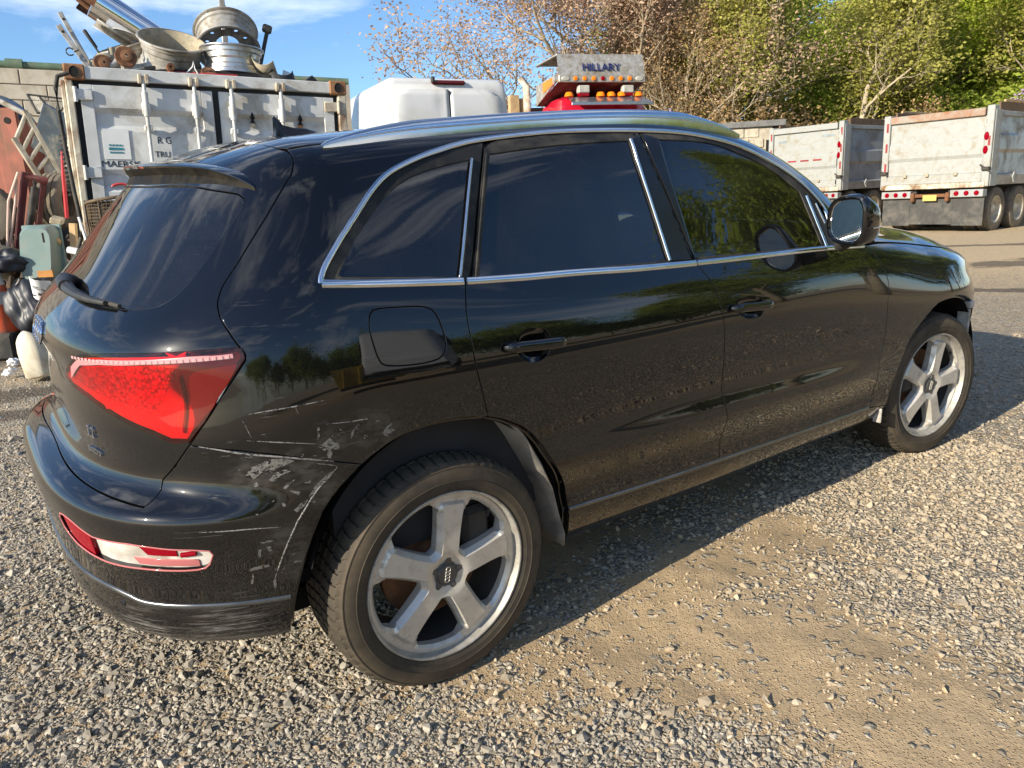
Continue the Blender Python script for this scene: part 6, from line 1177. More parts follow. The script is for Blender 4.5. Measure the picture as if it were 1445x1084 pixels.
mb = MB(); mb.tube([(-4.44, -.03, 1.52), (-4.60, -.03, 1.04)], .034, 10); mb.tube([(-4.435, -.03, 1.58), (-4.44, -.03, 1.5)], .014, 8); mb.build('gas_strut', M['rubber'], t, 40)
# tyres
def old_tyre(label, R_, W_, rim=None):
    t = thing('old_tyre', label, 'tyre', group='old truck tyres by the container'); g_ = MB(); prof = [(R_ * .56, -W_ * .40), (R_ * .62, -W_ * .48), (R_ * .82, -W_ * .5), (R_ * .95, -W_ * .46), (R_ * .985, -W_ * .40)]
    y = -.40
    for k in range(4): prof += [(R_, (y + .02) * W_), (R_, (y + .15) * W_), (R_ - .016, (y + .165) * W_), (R_ - .016, (y + .195) * W_)]; y += .20
    prof += [(R_, .40 * W_)]; prof += [(r, -h) for r, h in prof[:5][::-1]]
    nb = 40; V = []; F = []; m = len(prof)
    for i in range(nb * 2):
        for j, (r, h) in enumerate(prof):
            a = (i + (.35 if (j // 2) % 2 else 0)) / (nb * 2) * 2 * math.pi; rr = r - (.008 if (i % 2 and r > R_ * .99 and (h < -.3 * W_ or h > .3 * W_)) else 0); V.append((rr * math.cos(a), h, rr * math.sin(a)))
    for i in range(nb * 2):
        for j in range(m - 1): i2 = (i + 1) % (nb * 2); F.append((i * m + j, i * m + j + 1, i2 * m + j + 1, i2 * m + j))
    g_.add(V, F); g_.build('tread', M['old_tyre'], t, 30)
    if rim: mb = MB(); mb.lathe([(R_ * .57, W_ * .40), (R_ * .60, W_ * .47), (R_ * .50, W_ * .40), (R_ * .46, W_ * .05), (R_ * .3, 0), (R_ * .16, .05), (.01, .05)], 32, Matrix.Rotation(math.pi / 2, 4, 'X')); mb.build('rim', M[rim], t, 40)
    return t
o = old_tyre('upright worn truck tyre showing its ribbed tread, above the teal tub', .27, .235); o.matrix_world = Matrix.Translation(yard(-4.45, 7.95, 1.39)) @ Matrix.Rotation(YROT + math.pi / 2 + .06, 4, 'Z') @ Matrix.Rotation(.06, 4, 'X')
o = old_tyre('truck tyre on a pale rim cut by the left edge of the picture', .33, .25, 'alu'); place(o, -5.24, 7.9, 1.29, .0, 0, .32)
o = old_tyre('dark worn tyre lying low behind the orange cone', .30, .22); o.matrix_world = Matrix.Translation(yard(-4.95, 7.45, .62)) @ Matrix.Rotation(YROT + .4, 4, 'Z') @ Matrix.Rotation(.5, 4, 'X')
o = old_tyre('dark tyre leaning under the maroon ramp', .28, .2); o.matrix_world = Matrix.Translation(yard(-4.72, 7.28, .72)) @ Matrix.Rotation(YROT + 1.2, 4, 'Z') @ Matrix.Rotation(.2, 4, 'X')
# timber crates and dark bulk carrying the heap
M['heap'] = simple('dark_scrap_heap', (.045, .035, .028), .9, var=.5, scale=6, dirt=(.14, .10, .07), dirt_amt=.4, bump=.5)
def heap():
    n, m = 46, 30; V = []; F = []
    for i in range(n):
        for j in range(m):
            a, b = i / (n - 1), j / (m - 1); X_ = -6.3 + 3.0 * a; Y_ = 7.05 + 1.9 * b
            h = 1.02 * min(1, (b * 2.8) ** .6) * min(1, a * 8, (1 - a) * 3.2) ** .7; h += .16 * math.sin(i * 1.9 + j * .7) * math.sin(j * 1.3 + i) * min(1, b * 5); V.append((X_, Y_, max(-.03, h * .95 + RNG.normal(0, .035) - .02)))
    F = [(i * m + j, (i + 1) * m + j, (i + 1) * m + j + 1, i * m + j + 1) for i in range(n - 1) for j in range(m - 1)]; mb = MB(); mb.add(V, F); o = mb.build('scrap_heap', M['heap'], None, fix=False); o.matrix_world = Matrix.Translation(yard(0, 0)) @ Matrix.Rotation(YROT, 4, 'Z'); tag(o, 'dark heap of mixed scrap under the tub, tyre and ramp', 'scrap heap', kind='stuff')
heap()
def heap_bits():
    mats = ['alu', 'rust', 'iron', 'timber', 'pink_tube', 'plastic']; mb = MB()
    for i in range(60):
        X_ = RNG.uniform(-5.5, -3.6); Y_ = RNG.uniform(6.98, 7.35); z_ = .06 + 1.0 * RNG.random() * min(1, (Y_ - 6.9) * 3); k = i % 4; mb.mi = int(RNG.integers(0, 6)); q = MB()
        if k == 0: q.tube([(-.12, 0, 0), (.0, .02, .03), (.14, 0, .01)], .012, 7)
        elif k == 1: q.box(-.10, .10, -.03, .03, -.012, .012, .004)
        elif k == 2: q.lathe([(.012, 0), (.05, 0), (.055, .02), (.05, .04), (.012, .04)], 14, closed=True)
        else: q.box(-.06, .06, -.05, .05, -.04, .04, .015)
        mt = Matrix.Translation(yard(X_, Y_ - .03, z_)) @ Matrix.Rotation(RNG.uniform(-3, 3), 4, 'Z') @ Matrix.Rotation(RNG.uniform(-1.2, 1.2), 4, 'Y'); mb.add([mt @ Vector(v) for v in q.V], q.F)
    o = mb.build('scrap_pieces', [M[m] for m in mats], None, 40); tag(o, 'small mixed pipes, plates and rings strewn over the scrap heap', 'scrap', kind='stuff')
heap_bits()
# teal tub, turned on end
t = yt('plastic_tub', 'grey teal plastic tub standing on end with a slot near its top corner', 'tub', -4.30, 7.28, .64, .08)
mb = MB(); L_ = []
for s_, y in ((1.0, 0.0), (.96, -.12), (.86, -.155)):
    for k in range(28):
        a = 2 * math.pi * k / 28; c, s2 = math.cos(a), math.sin(a); r = (abs(c) ** 5 + abs(s2) ** 5) ** -.2; L_.append((.155 * s_ * r * c + .03 * (r * s2), y, .265 + .265 * s_ * r * s2))
mb.add(L_, [(i * 28 + k, i * 28 + (k + 1) % 28, (i + 1) * 28 + (k + 1) % 28, (i + 1) * 28 + k) for i in range(2) for k in range(28)] + [tuple(range(56, 84))]); mb.build('tub_body', M['teal_tub'], t, 50); mb = MB(); mb.box(.085, .105, -.158, -.148, .37, .46, .004); mb.build('slot', M['blackhole'], t); mb = MB(); mb.box(-.16, .19, 0, .02, 0, .53, .01); mb.build('rim', M['teal_tub'], t)
o = tag(MB().box(-.03, .03, -.02, .02, -.22, .22, .003).build('timber_board', M['timber']), 'pale raw timber board standing right of the teal tub', 'board'); place(o, -4.03, 7.32, .95, 0, .12)
o = tag(MB().box(-.05, .05, -.06, .06, -.03, .03, .008).build('timber_offcut', M['alu_dirty']), 'tan block lying against the tyre above the teal tub', 'offcut'); place(o, -4.19, 7.40, 1.20, .2, .3, .3)
o = tag(MB().box(-.07, .07, -.008, .008, -.03, .03, .002).build('card_scrap', M['card']), 'orange brown card scrap above the white paper', 'card'); place(o, -4.14, 6.98, .74, .1, 0)
# pole and hoses along the container corner
mb = MB(); mb.tube([(-4.20, 0, 1.84), (-4.225, 0, 1.62), (-4.26, .0, 1.22)], [.010, .018, .019], 10); o = tag(mb.build('red_pole', M['pole_red'], None, 40), 'bright red pole standing beside the container corner', 'pole'); o.matrix_world = Matrix.Translation(yard(0, 7.7)) @ Matrix.Rotation(YROT, 4, 'Z')
mb = MB(); mb.tube([(-3.60, .05, 2.40), (-3.67, 0, 2.37), (-3.70, 0, 2.28), (-3.71, 0, 2.1), (-3.705, 0, 1.8), (-3.695, 0, 1.44), (-3.68, 0, 1.2), (-3.70, 0, 1.05), (-3.76, -.02, .90), (-3.80, -.03, .82)], .018, 10); o = tag(mb.build('black_hose', M['rubber'], None, 40), 'long black hose hanging down the container corner post', 'hose'); o.matrix_world = Matrix.Translation(yard(0, 6.86)) @ Matrix.Rotation(YROT, 4, 'Z')
mb = MB(); pts = [(-3.90 + .028 * math.cos(a), .028 * math.sin(a), 1.95 - a * .0062) for a in np.linspace(0, 2 * math.pi * 14, 170)]; mb.tube(pts, .007, 5); o = tag(mb.build('coiled_cable', M['rubber'], None, 40), 'black coiled air line hanging beside the red pole', 'cable'); o.matrix_world = Matrix.Translation(yard(0, 7.2)) @ Matrix.Rotation(YROT, 4, 'Z')
mb = MB(); mb.tube([(-3.66, 0, 1.22), (-3.60, -.05, 1.0), (-3.62, -.05, .86)], .012, 8); mb.tube([(-3.80, 0, .95), (-3.72, 0, .93)], .03, 8); o = tag(mb.build('white_pipe', M['decal_white'], None, 40), 'thin white pipe at the foot of the black hose', 'pipe'); o.matrix_world = Matrix.Translation(yard(0, 6.8)) @ Matrix.Rotation(YROT, 4, 'Z')
# mesh basket drum
t = yt('mesh_drum', 'brown rusty mesh drum with a rolled rim beside the container door', 'mesh drum', -3.42, 7.0, .90, 0); mb = MB(); mb.tube([(.24 * math.cos(a), .24 * math.sin(a), .46 + .03 * math.cos(a)) for a in np.linspace(0, 2 * math.pi, 33)], .014, 8, False); mb.build('rim', M['mesh_brown'], t, 60); mb = MB()
for k in range(40): a = 2 * math.pi * k / 40; mb.tube([(.235 * math.cos(a), .235 * math.sin(a), 0), (.235 * math.cos(a + .15), .235 * math.sin(a + .15), .46)], .0035, 4, False)
for z in np.linspace(0, .42, 16): mb.tube([(.235 * math.cos(a), .235 * math.sin(a), z) for a in np.linspace(0, 2 * math.pi, 29)], .0035, 4, False)
o = mb.build('mesh_wires', M['mesh_brown'], t); o['kind'] = 'stuff'
for k in range(6): a = 2 * math.pi * k / 6 + .4; bar(t, 'rib', 'mesh_brown', (.24 * math.cos(a), .24 * math.sin(a), 0), (.24 * math.cos(a), .24 * math.sin(a), .46), .012)
mb = MB(); mb.lathe([(.20, .0), (.20, .44)], 24); mb.build('lining', M['heap'], t, 40); mb = MB(); mb.lathe([(.21, -.9), (.21, 0), (0, 0)], 18); mb.build('stand', M['iron'], t, 40)
# bin bag, paper, can, cone
def blob(nm, mat, rx, ry, rz, seed, amp=.12, n=3):
    bm = bmesh.new(); bmesh.ops.create_icosphere(bm, subdivisions=n + 1, radius=1); r = np.random.default_rng(seed); ph = r.uniform(0, 6, (9, 3)); fr = r.uniform(1.5, 7, (9, 3))
    for v in bm.verts:
        p_ = v.co; d = sum(math.sin(fr[k][0] * p_.x + ph[k][0]) * math.sin(fr[k][1] * p_.y + ph[k][1]) * math.sin(fr[k][2] * p_.z + ph[k][2]) for k in range(9)); cr = sum(abs(math.sin(fr[k][0] * 1.7 * p_.x + fr[k][1] * 1.6 * p_.z + ph[k][1])) for k in range(5)) * .03; s_ = 1 + amp * d * .5 - cr; v.co = Vector((p_.x * rx * s_, p_.y * ry * s_, max(p_.z, -.72) * rz * s_))
    me = bpy.data.meshes.new(nm); bm.to_mesh(me); bm.free(); me.polygons.foreach_set('use_smooth', [True] * len(me.polygons)); return link_mesh(nm, me, M[mat])
o = tag(blob('bin_bag', 'bag', .26, .24, .30, 5, .13, 4), 'full black bin bag lying under the white paper', 'bin bag'); place(o, -4.28, 7.0, .44, 0, .1)
o = tag(blob('bin_bag', 'bag', .16, .18, .12, 9, .15, 3), 'smaller dark bag squeezed between the ramp and the teal tub', 'bin bag'); place(o, -4.52, 7.15, .84)
t = yt('paper_sheet', 'white printed paper sheet lying on the black bin bag', 'paper', -4.03, 6.72, .64); V = []
for i in range(6):
    for j in range(7): V.append((-.085 + .17 * i / 5, -.03 * math.sin(i * .9) - .06 * j / 6, -.125 + .24 * j / 6))
mb = MB(); mb.add(V, [(i * 7 + j, (i + 1) * 7 + j, (i + 1) * 7 + j + 1, i * 7 + j + 1) for i in range(5) for j in range(6)]); o = mb.build('sheet', M['paper'], t, 40); o.rotation_euler = (0.35, .38, 0); pr = MB()
for i, (a, b, w_, h_) in enumerate(((-.05, .03, .05, .006), (-.05, .015, .07, .004), (.03, .02, .03, .012), (-.06, -.08, .02, .012), (-.01, -.055, .035, .022), (.01, -.085, .05, .02))): pr.box(a, a + w_, -.036 - .25 * b - .03, -.033 - .25 * b - .03, b, b + h_)
o = pr.build('print', M['ink'], t); o.rotation_euler = (.35, .38, 0); o['kind'] = 'stuff'
t = yt('plastic_can', 'dirty white plastic can with its top cut off, leaning beside the bumper', 'can', -3.74, 6.02, .0, .1); mb = MB(); L_ = []
lv = [(.0, .085, .09), (.02, .10, .11), (.22, .102, .11), (.30, .092, .10), (.345, .078, .085), (.36, .07, .075), (.30, .062, .068)]
for z, a_, b_ in lv:
    for k in range(24): a = 2 * math.pi * k / 24; c, s2 = math.cos(a), math.sin(a); r = (abs(c) ** 4 + abs(s2) ** 4) ** -.25; L_.append((a_ * r * c, b_ * r * s2, z + (.02 * math.sin(a * 3) if z > .34 else 0)))
mb.add(L_, [(i * 24 + k, i * 24 + (k + 1) % 24, (i + 1) * 24 + (k + 1) % 24, (i + 1) * 24 + k) for i in range(6) for k in range(24)] + [tuple(range(24))]); o = mb.build('can_body', M['jug'], t, 50); o.rotation_euler = (0, -.12, 0); mb = MB(); mb.lathe([(0, .005), (.06, .0)], 16); o = mb.build('mud_filling', M['heap'], t); o.location = (-.04, 0, .31)
t = yt('traffic_cone', 'faded orange traffic cone with white bands at the left edge', 'traffic cone', -4.64, 7.0, .24); mb = MB()
for nm, mat, h0, h1 in (('cone_foot', 'cone_orange', .0, .25), ('reflective_band', 'cone_white', .25, .36), ('cone_middle', 'cone_orange', .36, .42), ('reflective_band', 'cone_white', .42, .53), ('cone_tip', 'cone_orange', .53, .70)):
    f_ = lambda h: .175 - .20 * h; mb = MB(); mb.lathe([(f_(h0) + (.003 if 'band' in nm else 0), h0), (f_(h1) + (.003 if 'band' in nm else 0), h1)] + ([(0, .70)] if h1 > .69 else []), 28); mb.build(nm, M[mat], t, 40)
mb = MB(); mb.box(-.2, .2, -.2, .2, -.24, 0, .02); mb.build('cone_base', M['rubber'], t)
for i, (X_, Y_) in enumerate(((-4.30, 6.55), (-4.05, 6.1), (-4.02, 6.35))):
    o = tag(blob('litter_scrap', 'paper', .05, .04, .035, 20 + i, .5, 2), ('crumpled white litter under the black bin bag', 'small white litter scrap closest to the white plastic can', 'small white litter scrap between the bin bag and the can')[i], 'litter', 'litter scraps by the plastic can'); place(o, X_, Y_, .03)

# ---- white van, seen from behind
M['van_white'] = simple('white_van_paint', (.62, .62, .61), .25, var=.03, scale=2, dirt=(.48, .46, .42), dirt_amt=.3, coat=.5); M['van_dark'] = simple('van_black_seal', (.02, .02, .02), .6); M['smoke_red'] = mat_red('dark_red_lamp', (.10, .012, .015)); M['window_dark'] = simple('dark_window_glass', (.012, .016, .018), .05, spec=.6)
def van(label, X_, Y_, ang):
    t = yt('white_van', label, 'van', X_, Y_, 0, ang, None)                 # +y forward, rear face at y=0
    secs = []; n = 40
    def sec(y, w_, z0, z1, rt):
        out = []
        pl = [(-w_ + .05, z0), (-w_, z0 + .05)] + [(-w_ - .0 + .02 * math.sin((z - z0) / (z1 - z0) * 3.1), z) for z in np.linspace(z0 + .3, z1 - .9, 5)] + [(-w_ + .02, z1 - .55), (-w_ + .045, z1 - .28)] + [(-w_ + .055 + rt * (1 - math.cos(a)), z1 - rt + rt * math.sin(a)) for a in np.linspace(.3, math.pi / 2, 5)]
        pl = pl + [(-x, z) for x, z in pl[::-1]]; return [(x, y, z) for x, z in pl]
    S_ = [sec(-.0, .95, .52, 2.90, .10), sec(.03, .98, .46, 2.96, .13), sec(.12, .995, .42, 2.99, .14), sec(1.5, 1.0, .40, 3.02, .15), sec(3.9, 1.0, .40, 3.0, .15), sec(4.35, .98, .40, 2.72, .3), sec(5.0, .96, .40, 1.75, .3), sec(5.7, .90, .42, 1.30, .2), sec(5.85, .80, .50, 1.05, .1)]
    V = [p_ for s_ in S_ for p_ in s_]; m = len(S_[0]); F = [(i * m + j, i * m + (j + 1) % m, (i + 1) * m + (j + 1) % m, (i + 1) * m + j) for i in range(len(S_) - 1) for j in range(m)] + [tuple(range(m))[::-1], tuple(range((len(S_) - 1) * m, len(S_) * m))]
    mb = MB(); mb.add(V, F); mb.build('van_body', M['van_white'], t, 50)
    for s_ in (-1, 1):                                             # two rear doors, each with a pressed field
        x0, x1 = (s_ * .012, s_ * .86) if s_ > 0 else (-.86, -.012); V = []; F = []; nx_, nz_ = 14, 26
        for i in range(nx_ + 1):
            for j in range(nz_ + 1):
                x = x0 + (x1 - x0) * i / nx_; z = .60 + 2.22 * j / nz_; cx = abs(x); zz = z; lim = 2.82 - .16 * max(0, (cx - .62) / .24) ** 2; zz = min(z, lim); cx_ = x * (1 - .06 * max(0, (zz - 2.3) / .9)); y = -.030 + .035 * max(0, (cx - .70) / .16) ** 2 + .03 * max(0, (zz - 2.60) / .25) ** 2
                fld = min(1, max(0, min((cx - .08) / .03, (.80 - cx) / .03, (zz - 1.55) / .04, (2.42 - zz) / .04))); y += .010 * fld; dent = .022 * math.exp(-((x + .12) / .09) ** 2 - ((zz - 2.62) / .09) ** 2); y += dent; V.append((cx_, y, zz))
        F = [(i * (nz_ + 1) + j, (i + 1) * (nz_ + 1) + j, (i + 1) * (nz_ + 1) + j + 1, i * (nz_ + 1) + j + 1) for i in range(nx_) for j in range(nz_)]
        mb = MB(); mb.add(V, F); d = mb.build('rear_door', M['van_white'], t, 40, fix=True); sd = d.modifiers.new('thick', 'SOLIDIFY'); sd.thickness = .02; sd.offset = 0
        for z in (.9, 2.3): mb = MB(); mb.box(s_ * .86 - .03, s_ * .86 + .03, -.03, .03, z - .06, z + .06, .01); mb.build('hinge', M['van_white'], d)
        mb = MB(); mb.box(s_ * .90 - .05, s_ * .90 + .05, -.02, .06, .95, 1.75, .015); mb.build('tail_lamp', M['lamp_red'], t)
    mb = MB(); mb.box(-.006, .006, -.034, .0, .6, 2.80); mb.build('door_gap', M['van_dark'], t); mb = MB(); mb.box(-.26, .26, -.045, .06, 2.885, 2.945, .02); mb.build('brake_lamp', M['smoke_red'], t); mb = MB(); mb.box(-.27, -.22, -.06, .0, 2.91, 2.99, .01); mb.build('camera', M['van_dark'], t); mb = MB(); mb.box(-.93, .93, -.14, .05, .38, .58, .03); mb.build('bumper', M['plastic'], t)
    for s_ in (-1, 1): mb = MB(); mb.box(s_ * .992 - .012, s_ * .992 + .012, .5, 3.3, 1.62, 1.66, .004); mb.build('side_groove', M['van_white'], t); mb = MB(); mb.prism([(4.05, 1.65), (4.9, 1.65), (4.45, 2.45), (4.05, 2.55)], 0, s_ * .975, s_ * .99); mb.build('side_window', M['window_dark'], t)
    mb = MB(); mb.prism([(-.80, 1.82), (.80, 1.82), (.72, 2.55), (-.72, 2.55)], 1, -.01, .01); ws = mb.build('windscreen', M['window_dark'], t); ws.matrix_parent_inverse = Matrix(); ws.location = (0, 6.08, -.0); ws.rotation_euler = (.58, 0, 0)
    for y in (.95, 4.75):
        for s_ in (-1, 1):
            wh = bpy.data.objects.new('wheel', None); COL.objects.link(wh); wh.parent = t; wh.location = (s_ * .88, y, .34); mb = MB(); mb.lathe([(.20, -.10), (.24, -.115), (.33, -.10), (.34, -.08), (.34, .08), (.33, .10), (.24, .115), (.20, .10)], 28, Matrix.Rotation(math.pi / 2, 4, 'Y')); mb.build('tyre', M['tyre'], wh, 35); mb = MB(); mb.lathe([(.21, s_ * .10), (.18, s_ * .08), (.05, s_ * .09), (0, s_ * .09)], 24, Matrix.Rotation(math.pi / 2, 4, 'Y')); mb.build('rim', M['alu'], wh, 40)
    return t
van('white high-roofed panel van parked behind the container, plain dented rear doors', -.74, 12.0, .42)

# ---- trucks
M['bed_cream'] = simple('stained_pale_steel', (.315, .325, .31), .5, var=.06, scale=9, dirt=(.25, .215, .15), dirt_amt=.30, bump=.06); M['bed_grey'] = simple('grey_painted_steel', (.30, .31, .31), .5, var=.12, scale=2.5, dirt=(.24, .21, .17), dirt_amt=.35); M['side_alu'] = simple('dull_aluminium_side', (.42, .43, .43), .42, .5, .1, 3, dirt=(.27, .24, .19), dirt_amt=.35); M['flap'] = simple('scuffed_mud_flap', (.040, .040, .038), .6, var=.3, dirt=(.12, .11, .095), dirt_amt=.4)
M['rust_lip'] = simple('rust_streaked_steel', (.30, .27, .22), .7, var=.2, scale=3, dirt=(.28, .12, .06), dirt_amt=.75); M['plank'] = simple('weathered_plank', (.16, .10, .06), .85, var=.3, scale=5, dirt=(.12, .08, .05), dirt_amt=.5); M['reflect_red'] = simple('red_reflective_tape', (.26, .03, .03), .4); M['reflect_white'] = simple('white_reflective_tape', (.40, .385, .34), .5); M['plate_yellow'] = simple('yellow_number_plate', (.42, .34, .10), .45); M['cab_red'] = simple('red_cab_paint', (.50, .012, .035), .2, var=.1, coat=.8); M['amber'] = mat_red('amber_marker', (.85, .20, .01)); M['truck_rim'] = simple('pale_truck_rim', (.62, .58, .48), .45, .2, .12, 6, dirt=(.3, .24, .16), dirt_amt=.4); M['visor'] = simple('steel_sun_visor', (.36, .38, .41), .25, .8, .1); M['cab_white'] = simple('cab_white_paint', (.7, .7, .68), .3)
TW = {}
def truck_wheel(par, x, y, s_):
    wh = bpy.data.objects.new('wheel', None); COL.objects.link(wh); wh.parent = par; wh.location = (x, y, .52)
    def part(nm, key, mat, prof, n, ang):
        k = (key, s_)
        if k not in TW: mb = MB(); mb.lathe(prof, n, Matrix.Rotation(-s_ * math.pi / 2, 4, 'X')); TW[k] = mb.build(nm, M[mat], wh, ang).data
        else: link_mesh(nm, TW[k], None, wh)
    part('tyre', 't', 'old_tyre', [(.30, .10), (.33, .135), (.42, .145), (.49, .13), (.515, .10), (.52, .06), (.52, .045), (.508, .04), (.508, .03), (.52, .025), (.52, -.025), (.508, -.03), (.508, -.04), (.52, -.045), (.515, -.10), (.49, -.13), (.42, -.145), (.33, -.135), (.30, -.1)], 40, 35)
    part('rim', 'r', 'truck_rim', [(.305, .10), (.312, .125), (.295, .12), (.275, .02), (.262, -.03), (.20, -.045), (.17, -.01), (.10, .0), (.095, .07), (.0, .075)], 36, 40)
def dump_truck(label, X_, Y_, z0, opt):
    """origin on the ground under the middle of the tailgate; +x points to the cab"""
    hd = YX * math.sin(opt['head']) + YY * math.cos(opt['head']); t = thing('dump_truck', label, 'dump truck', yard(X_, Y_, z0), math.atan2(hd[1], hd[0]), 'dump trucks parked across the yard')
    def P(nm, mat, fn, par=t, sm=None): mb = MB(); fn(mb); return mb.build(nm, M[mat], par, sm)
    hw, zb, zt, L_ = 1.17, 1.08, opt['top'], 5.0
    # tailgate in three pressed bands, its posts, sill and lip
    tg_ = P('tailgate', 'bed_cream', lambda m: [m.add([(dx, y, z) for z, dx in ((zb + .14, -.10), (zb + .28, -.10), (zb + .30, -.05), (zb + .62, -.05), (zb + .70, -.085), (zb + 1.0, -.085), (zb + 1.06, -.045), (zt - .17, -.045)) for y in (-hw + .10, hw - .10)], [(2 * i, 2 * i + 1, 2 * i + 3, 2 * i + 2) for i in range(7)])] and None)
    P('tailgate_lip', opt['lip'], lambda m: m.box(-.12, .02, -hw + .10, hw - .10, zt - .17, zt, .012), tg_); P('lower_lip', 'bed_cream', lambda m: m.box(-.13, .0, -hw + .06, hw - .06, zb + .08, zb + .16, .01), tg_)
    for y in (-.55, .1, .62): P('hook', 'alu_dirty', lambda m: m.box(-.16, -.10, y - .04, y + .04, zb + .24, zb + .32, .015), tg_)
    for s_ in (-1, 1):
        po = P('tail_post', 'bed_cream', lambda m: (m.box(-.10, .14, s_ * hw - .09, s_ * hw + .07, zb - .02, zt + .04, .012), m.box(-.02, .30, s_ * hw + (.07 if s_ > 0 else -.10), s_ * hw + (.10 if s_ > 0 else -.07), zb - .02, zt - .05, .006)))
        for k in range(5):
            if (k % 2 == 0 and s_ > 0) or k == 2 or opt.get('tape'): P('reflective_tape', 'reflect_red' if k % 2 == 0 else 'reflect_white', lambda m: m.box(-.104, -.098, s_ * hw - .055, s_ * hw - .005, zt - .35 - k * .24, zt - .14 - k * .24), po)
        for z in (zt - .92, zt - .62) if s_ < 0 else (): P('stop_lamp', 'lamp_red', lambda m: m.lathe([(0, .02), (.045, .018), (.055, .0)], 16, Matrix.Translation((-.10, s_ * hw + .035, z)) @ Matrix.Rotation(-math.pi / 2, 4, 'Y') @ Matrix.Diagonal((1.7, 1, 1, 1))), po, 40)
        if s_ < 0: P('oval_mount', 'reflect_white', lambda m: m.lathe([(.04, .012), (.055, .012), (.06, .0)], 16, Matrix.Translation((-.10, s_ * hw + .035, zt - .32)) @ Matrix.Rotation(-math.pi / 2, 4, 'Y') @ Matrix.Diagonal((1.7, 1, 1, 1))), po, 40)
        P('latch', 'iron', lambda m: (m.box(-.17, -.05, s_ * hw - .10, s_ * hw + .06, zb + .33, zb + .41, .012), m.tube([(-.14, s_ * hw - .12, zb + .30), (-.14, s_ * hw + .10, zb + .46)], .02, 8)), po, 40)
        # side wall folded in horizontal bands, capped by a rail, planks standing in it
        V = [(x, s_ * (hw + dy), z) for z, dy in ((zb, .02), (zb + .22, .06), (zb + .26, -.02), (zb + .72, -.02), (zb + .80, .03), (zb + 1.10, .03), (zb + 1.16, -.01), (zt - .16, -.01)) for x in (.14, L_)]
        P('side_wall', opt['side'], lambda m: m.add(V, [(2 * i, 2 * i + 1, 2 * i + 3, 2 * i + 2) for i in range(7)])); P('top_rail', 'bed_grey', lambda m: m.box(.14, L_, s_ * hw - .05, s_ * hw + .06, zt - .17, zt - .06, .01)); P('side_plank', 'plank', lambda m: m.box(.34, L_ - .05, s_ * hw - .03, s_ * hw + .02, zt - .06, zt + .13, .006))
        P('side_plank', 'timber', lambda m: m.box(.60, L_ - .1, s_ * hw - .028, s_ * hw + .018, zt + .133, zt + .19, .006)) if opt.get('timber') else None
        for x in (1.35, 3.4): P('side_bracket', 'bed_cream', lambda m: m.prism([(x - .09, zb + .16), (x, zb + .28), (x + .09, zb + .16), (x, zb + .04)], 1, s_ * (hw + .055), s_ * (hw + .085)))
        # lamp box with three round lamps, mud flap, tandem wheels
        lb = P('lamp_box', 'bed_grey', lambda m: m.box(-.12, .10, s_ * .82 - .36, s_ * .82 + .36, .83, 1.0, .01))
        for k in range(3): P('round_lamp', 'lamp_red', lambda m: m.lathe([(0, .025), (.045, .02), (.058, .0)], 18, Matrix.Translation((-.12, s_ * .82 - .22 + .22 * k, .915)) @ Matrix.Rotation(-math.pi / 2, 4, 'Y')), lb, 40)
        P('mud_flap', 'flap', lambda m: m.box(-.015, .0, s_ * .84 - .34, s_ * .84 + .34, .17, .83, .004))
        P('frame_rail', 'iron', lambda m: m.box(.0, 8.2, s_ * .42 - .05, s_ * .42 + .05, .78, 1.02))
        for x in (.75, 2.05, 6.6):
            for y in ((1.02, .70) if x < 5 else (1.0,)): truck_wheel(t, x, s_ * y, s_)
    P('centre_flap', 'flap', lambda m: m.box(-.01, .005, -.50, .50, .20, .80, .004)); P('bed_sill', 'post_cream', lambda m: m.box(-.14, .12, -hw - .02, hw + .02, zb - .04, zb + .078, .012)); P('bed_floor', 'bed_grey', lambda m: m.box(.0, L_, -hw + .03, hw - .03, zb, zb + .06)); P('bed_front', 'bed_grey', lambda m: (m.box(L_, L_ + .06, -hw, hw, zb, zt + .35), m.box(L_ + .06, L_ + 1.0, -hw, hw, zt + .30, zt + .36)))
    P('hitch', 'rust', lambda m: (m.box(-.10, .05, -.42, .42, .84, .92, .01), m.box(-.16, -.02, -.45, -.36, .74, .95, .02), m.box(-.16, -.02, .36, .45, .74, .95, .02))); P('number_plate', 'plate_yellow', lambda m: m.box(-.118, -.104, -.16, .16, .76, .90))
    for x in (.75, 2.05): P('axle', 'iron', lambda m: m.tube([(x, -1.0, .52), (x, 1.0, .52)], .08, 8))
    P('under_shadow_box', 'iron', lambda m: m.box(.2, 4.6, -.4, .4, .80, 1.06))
    cab = P('cab', opt['cab'], lambda m: m.prism([(6.0, .75), (6.0, 2.75), (7.25, 2.75), (7.55, 1.85), (8.7, 1.70), (8.85, .75)], 1, -1.05, 1.05), t)
    for s_ in (-1, 1): P('cab_window', 'window_dark', lambda m: m.prism([(6.25, 1.85), (6.25, 2.55), (7.15, 2.55), (7.40, 1.90)], 1, s_ * 1.052, s_ * 1.062), cab)
    P('windscreen', 'window_dark', lambda m: m.add([(7.575, -.92, 1.92), (7.575, .92, 1.92), (7.295, .92, 2.68), (7.295, -.92, 2.68)], [(0, 1, 2, 3)]), cab)
    return t
dump_truck('pale dump truck with rust-streaked tailgate lip and yellow plate, parked farthest right', 10.34, 19.0, -.02, dict(head=math.radians(53), top=2.78, lip='rust_lip' if 'rust_lip' in M else 'bed_cream', side='side_alu', cab='cab_white', timber=True))
o = dump_truck('dump truck with red dashed tape on a pale tailgate, left of the rust-lipped one', 9.25, 24.3, .0, dict(head=math.radians(53), top=2.98, lip='bed_cream', side='bed_grey', cab='cab_white', tape=True))
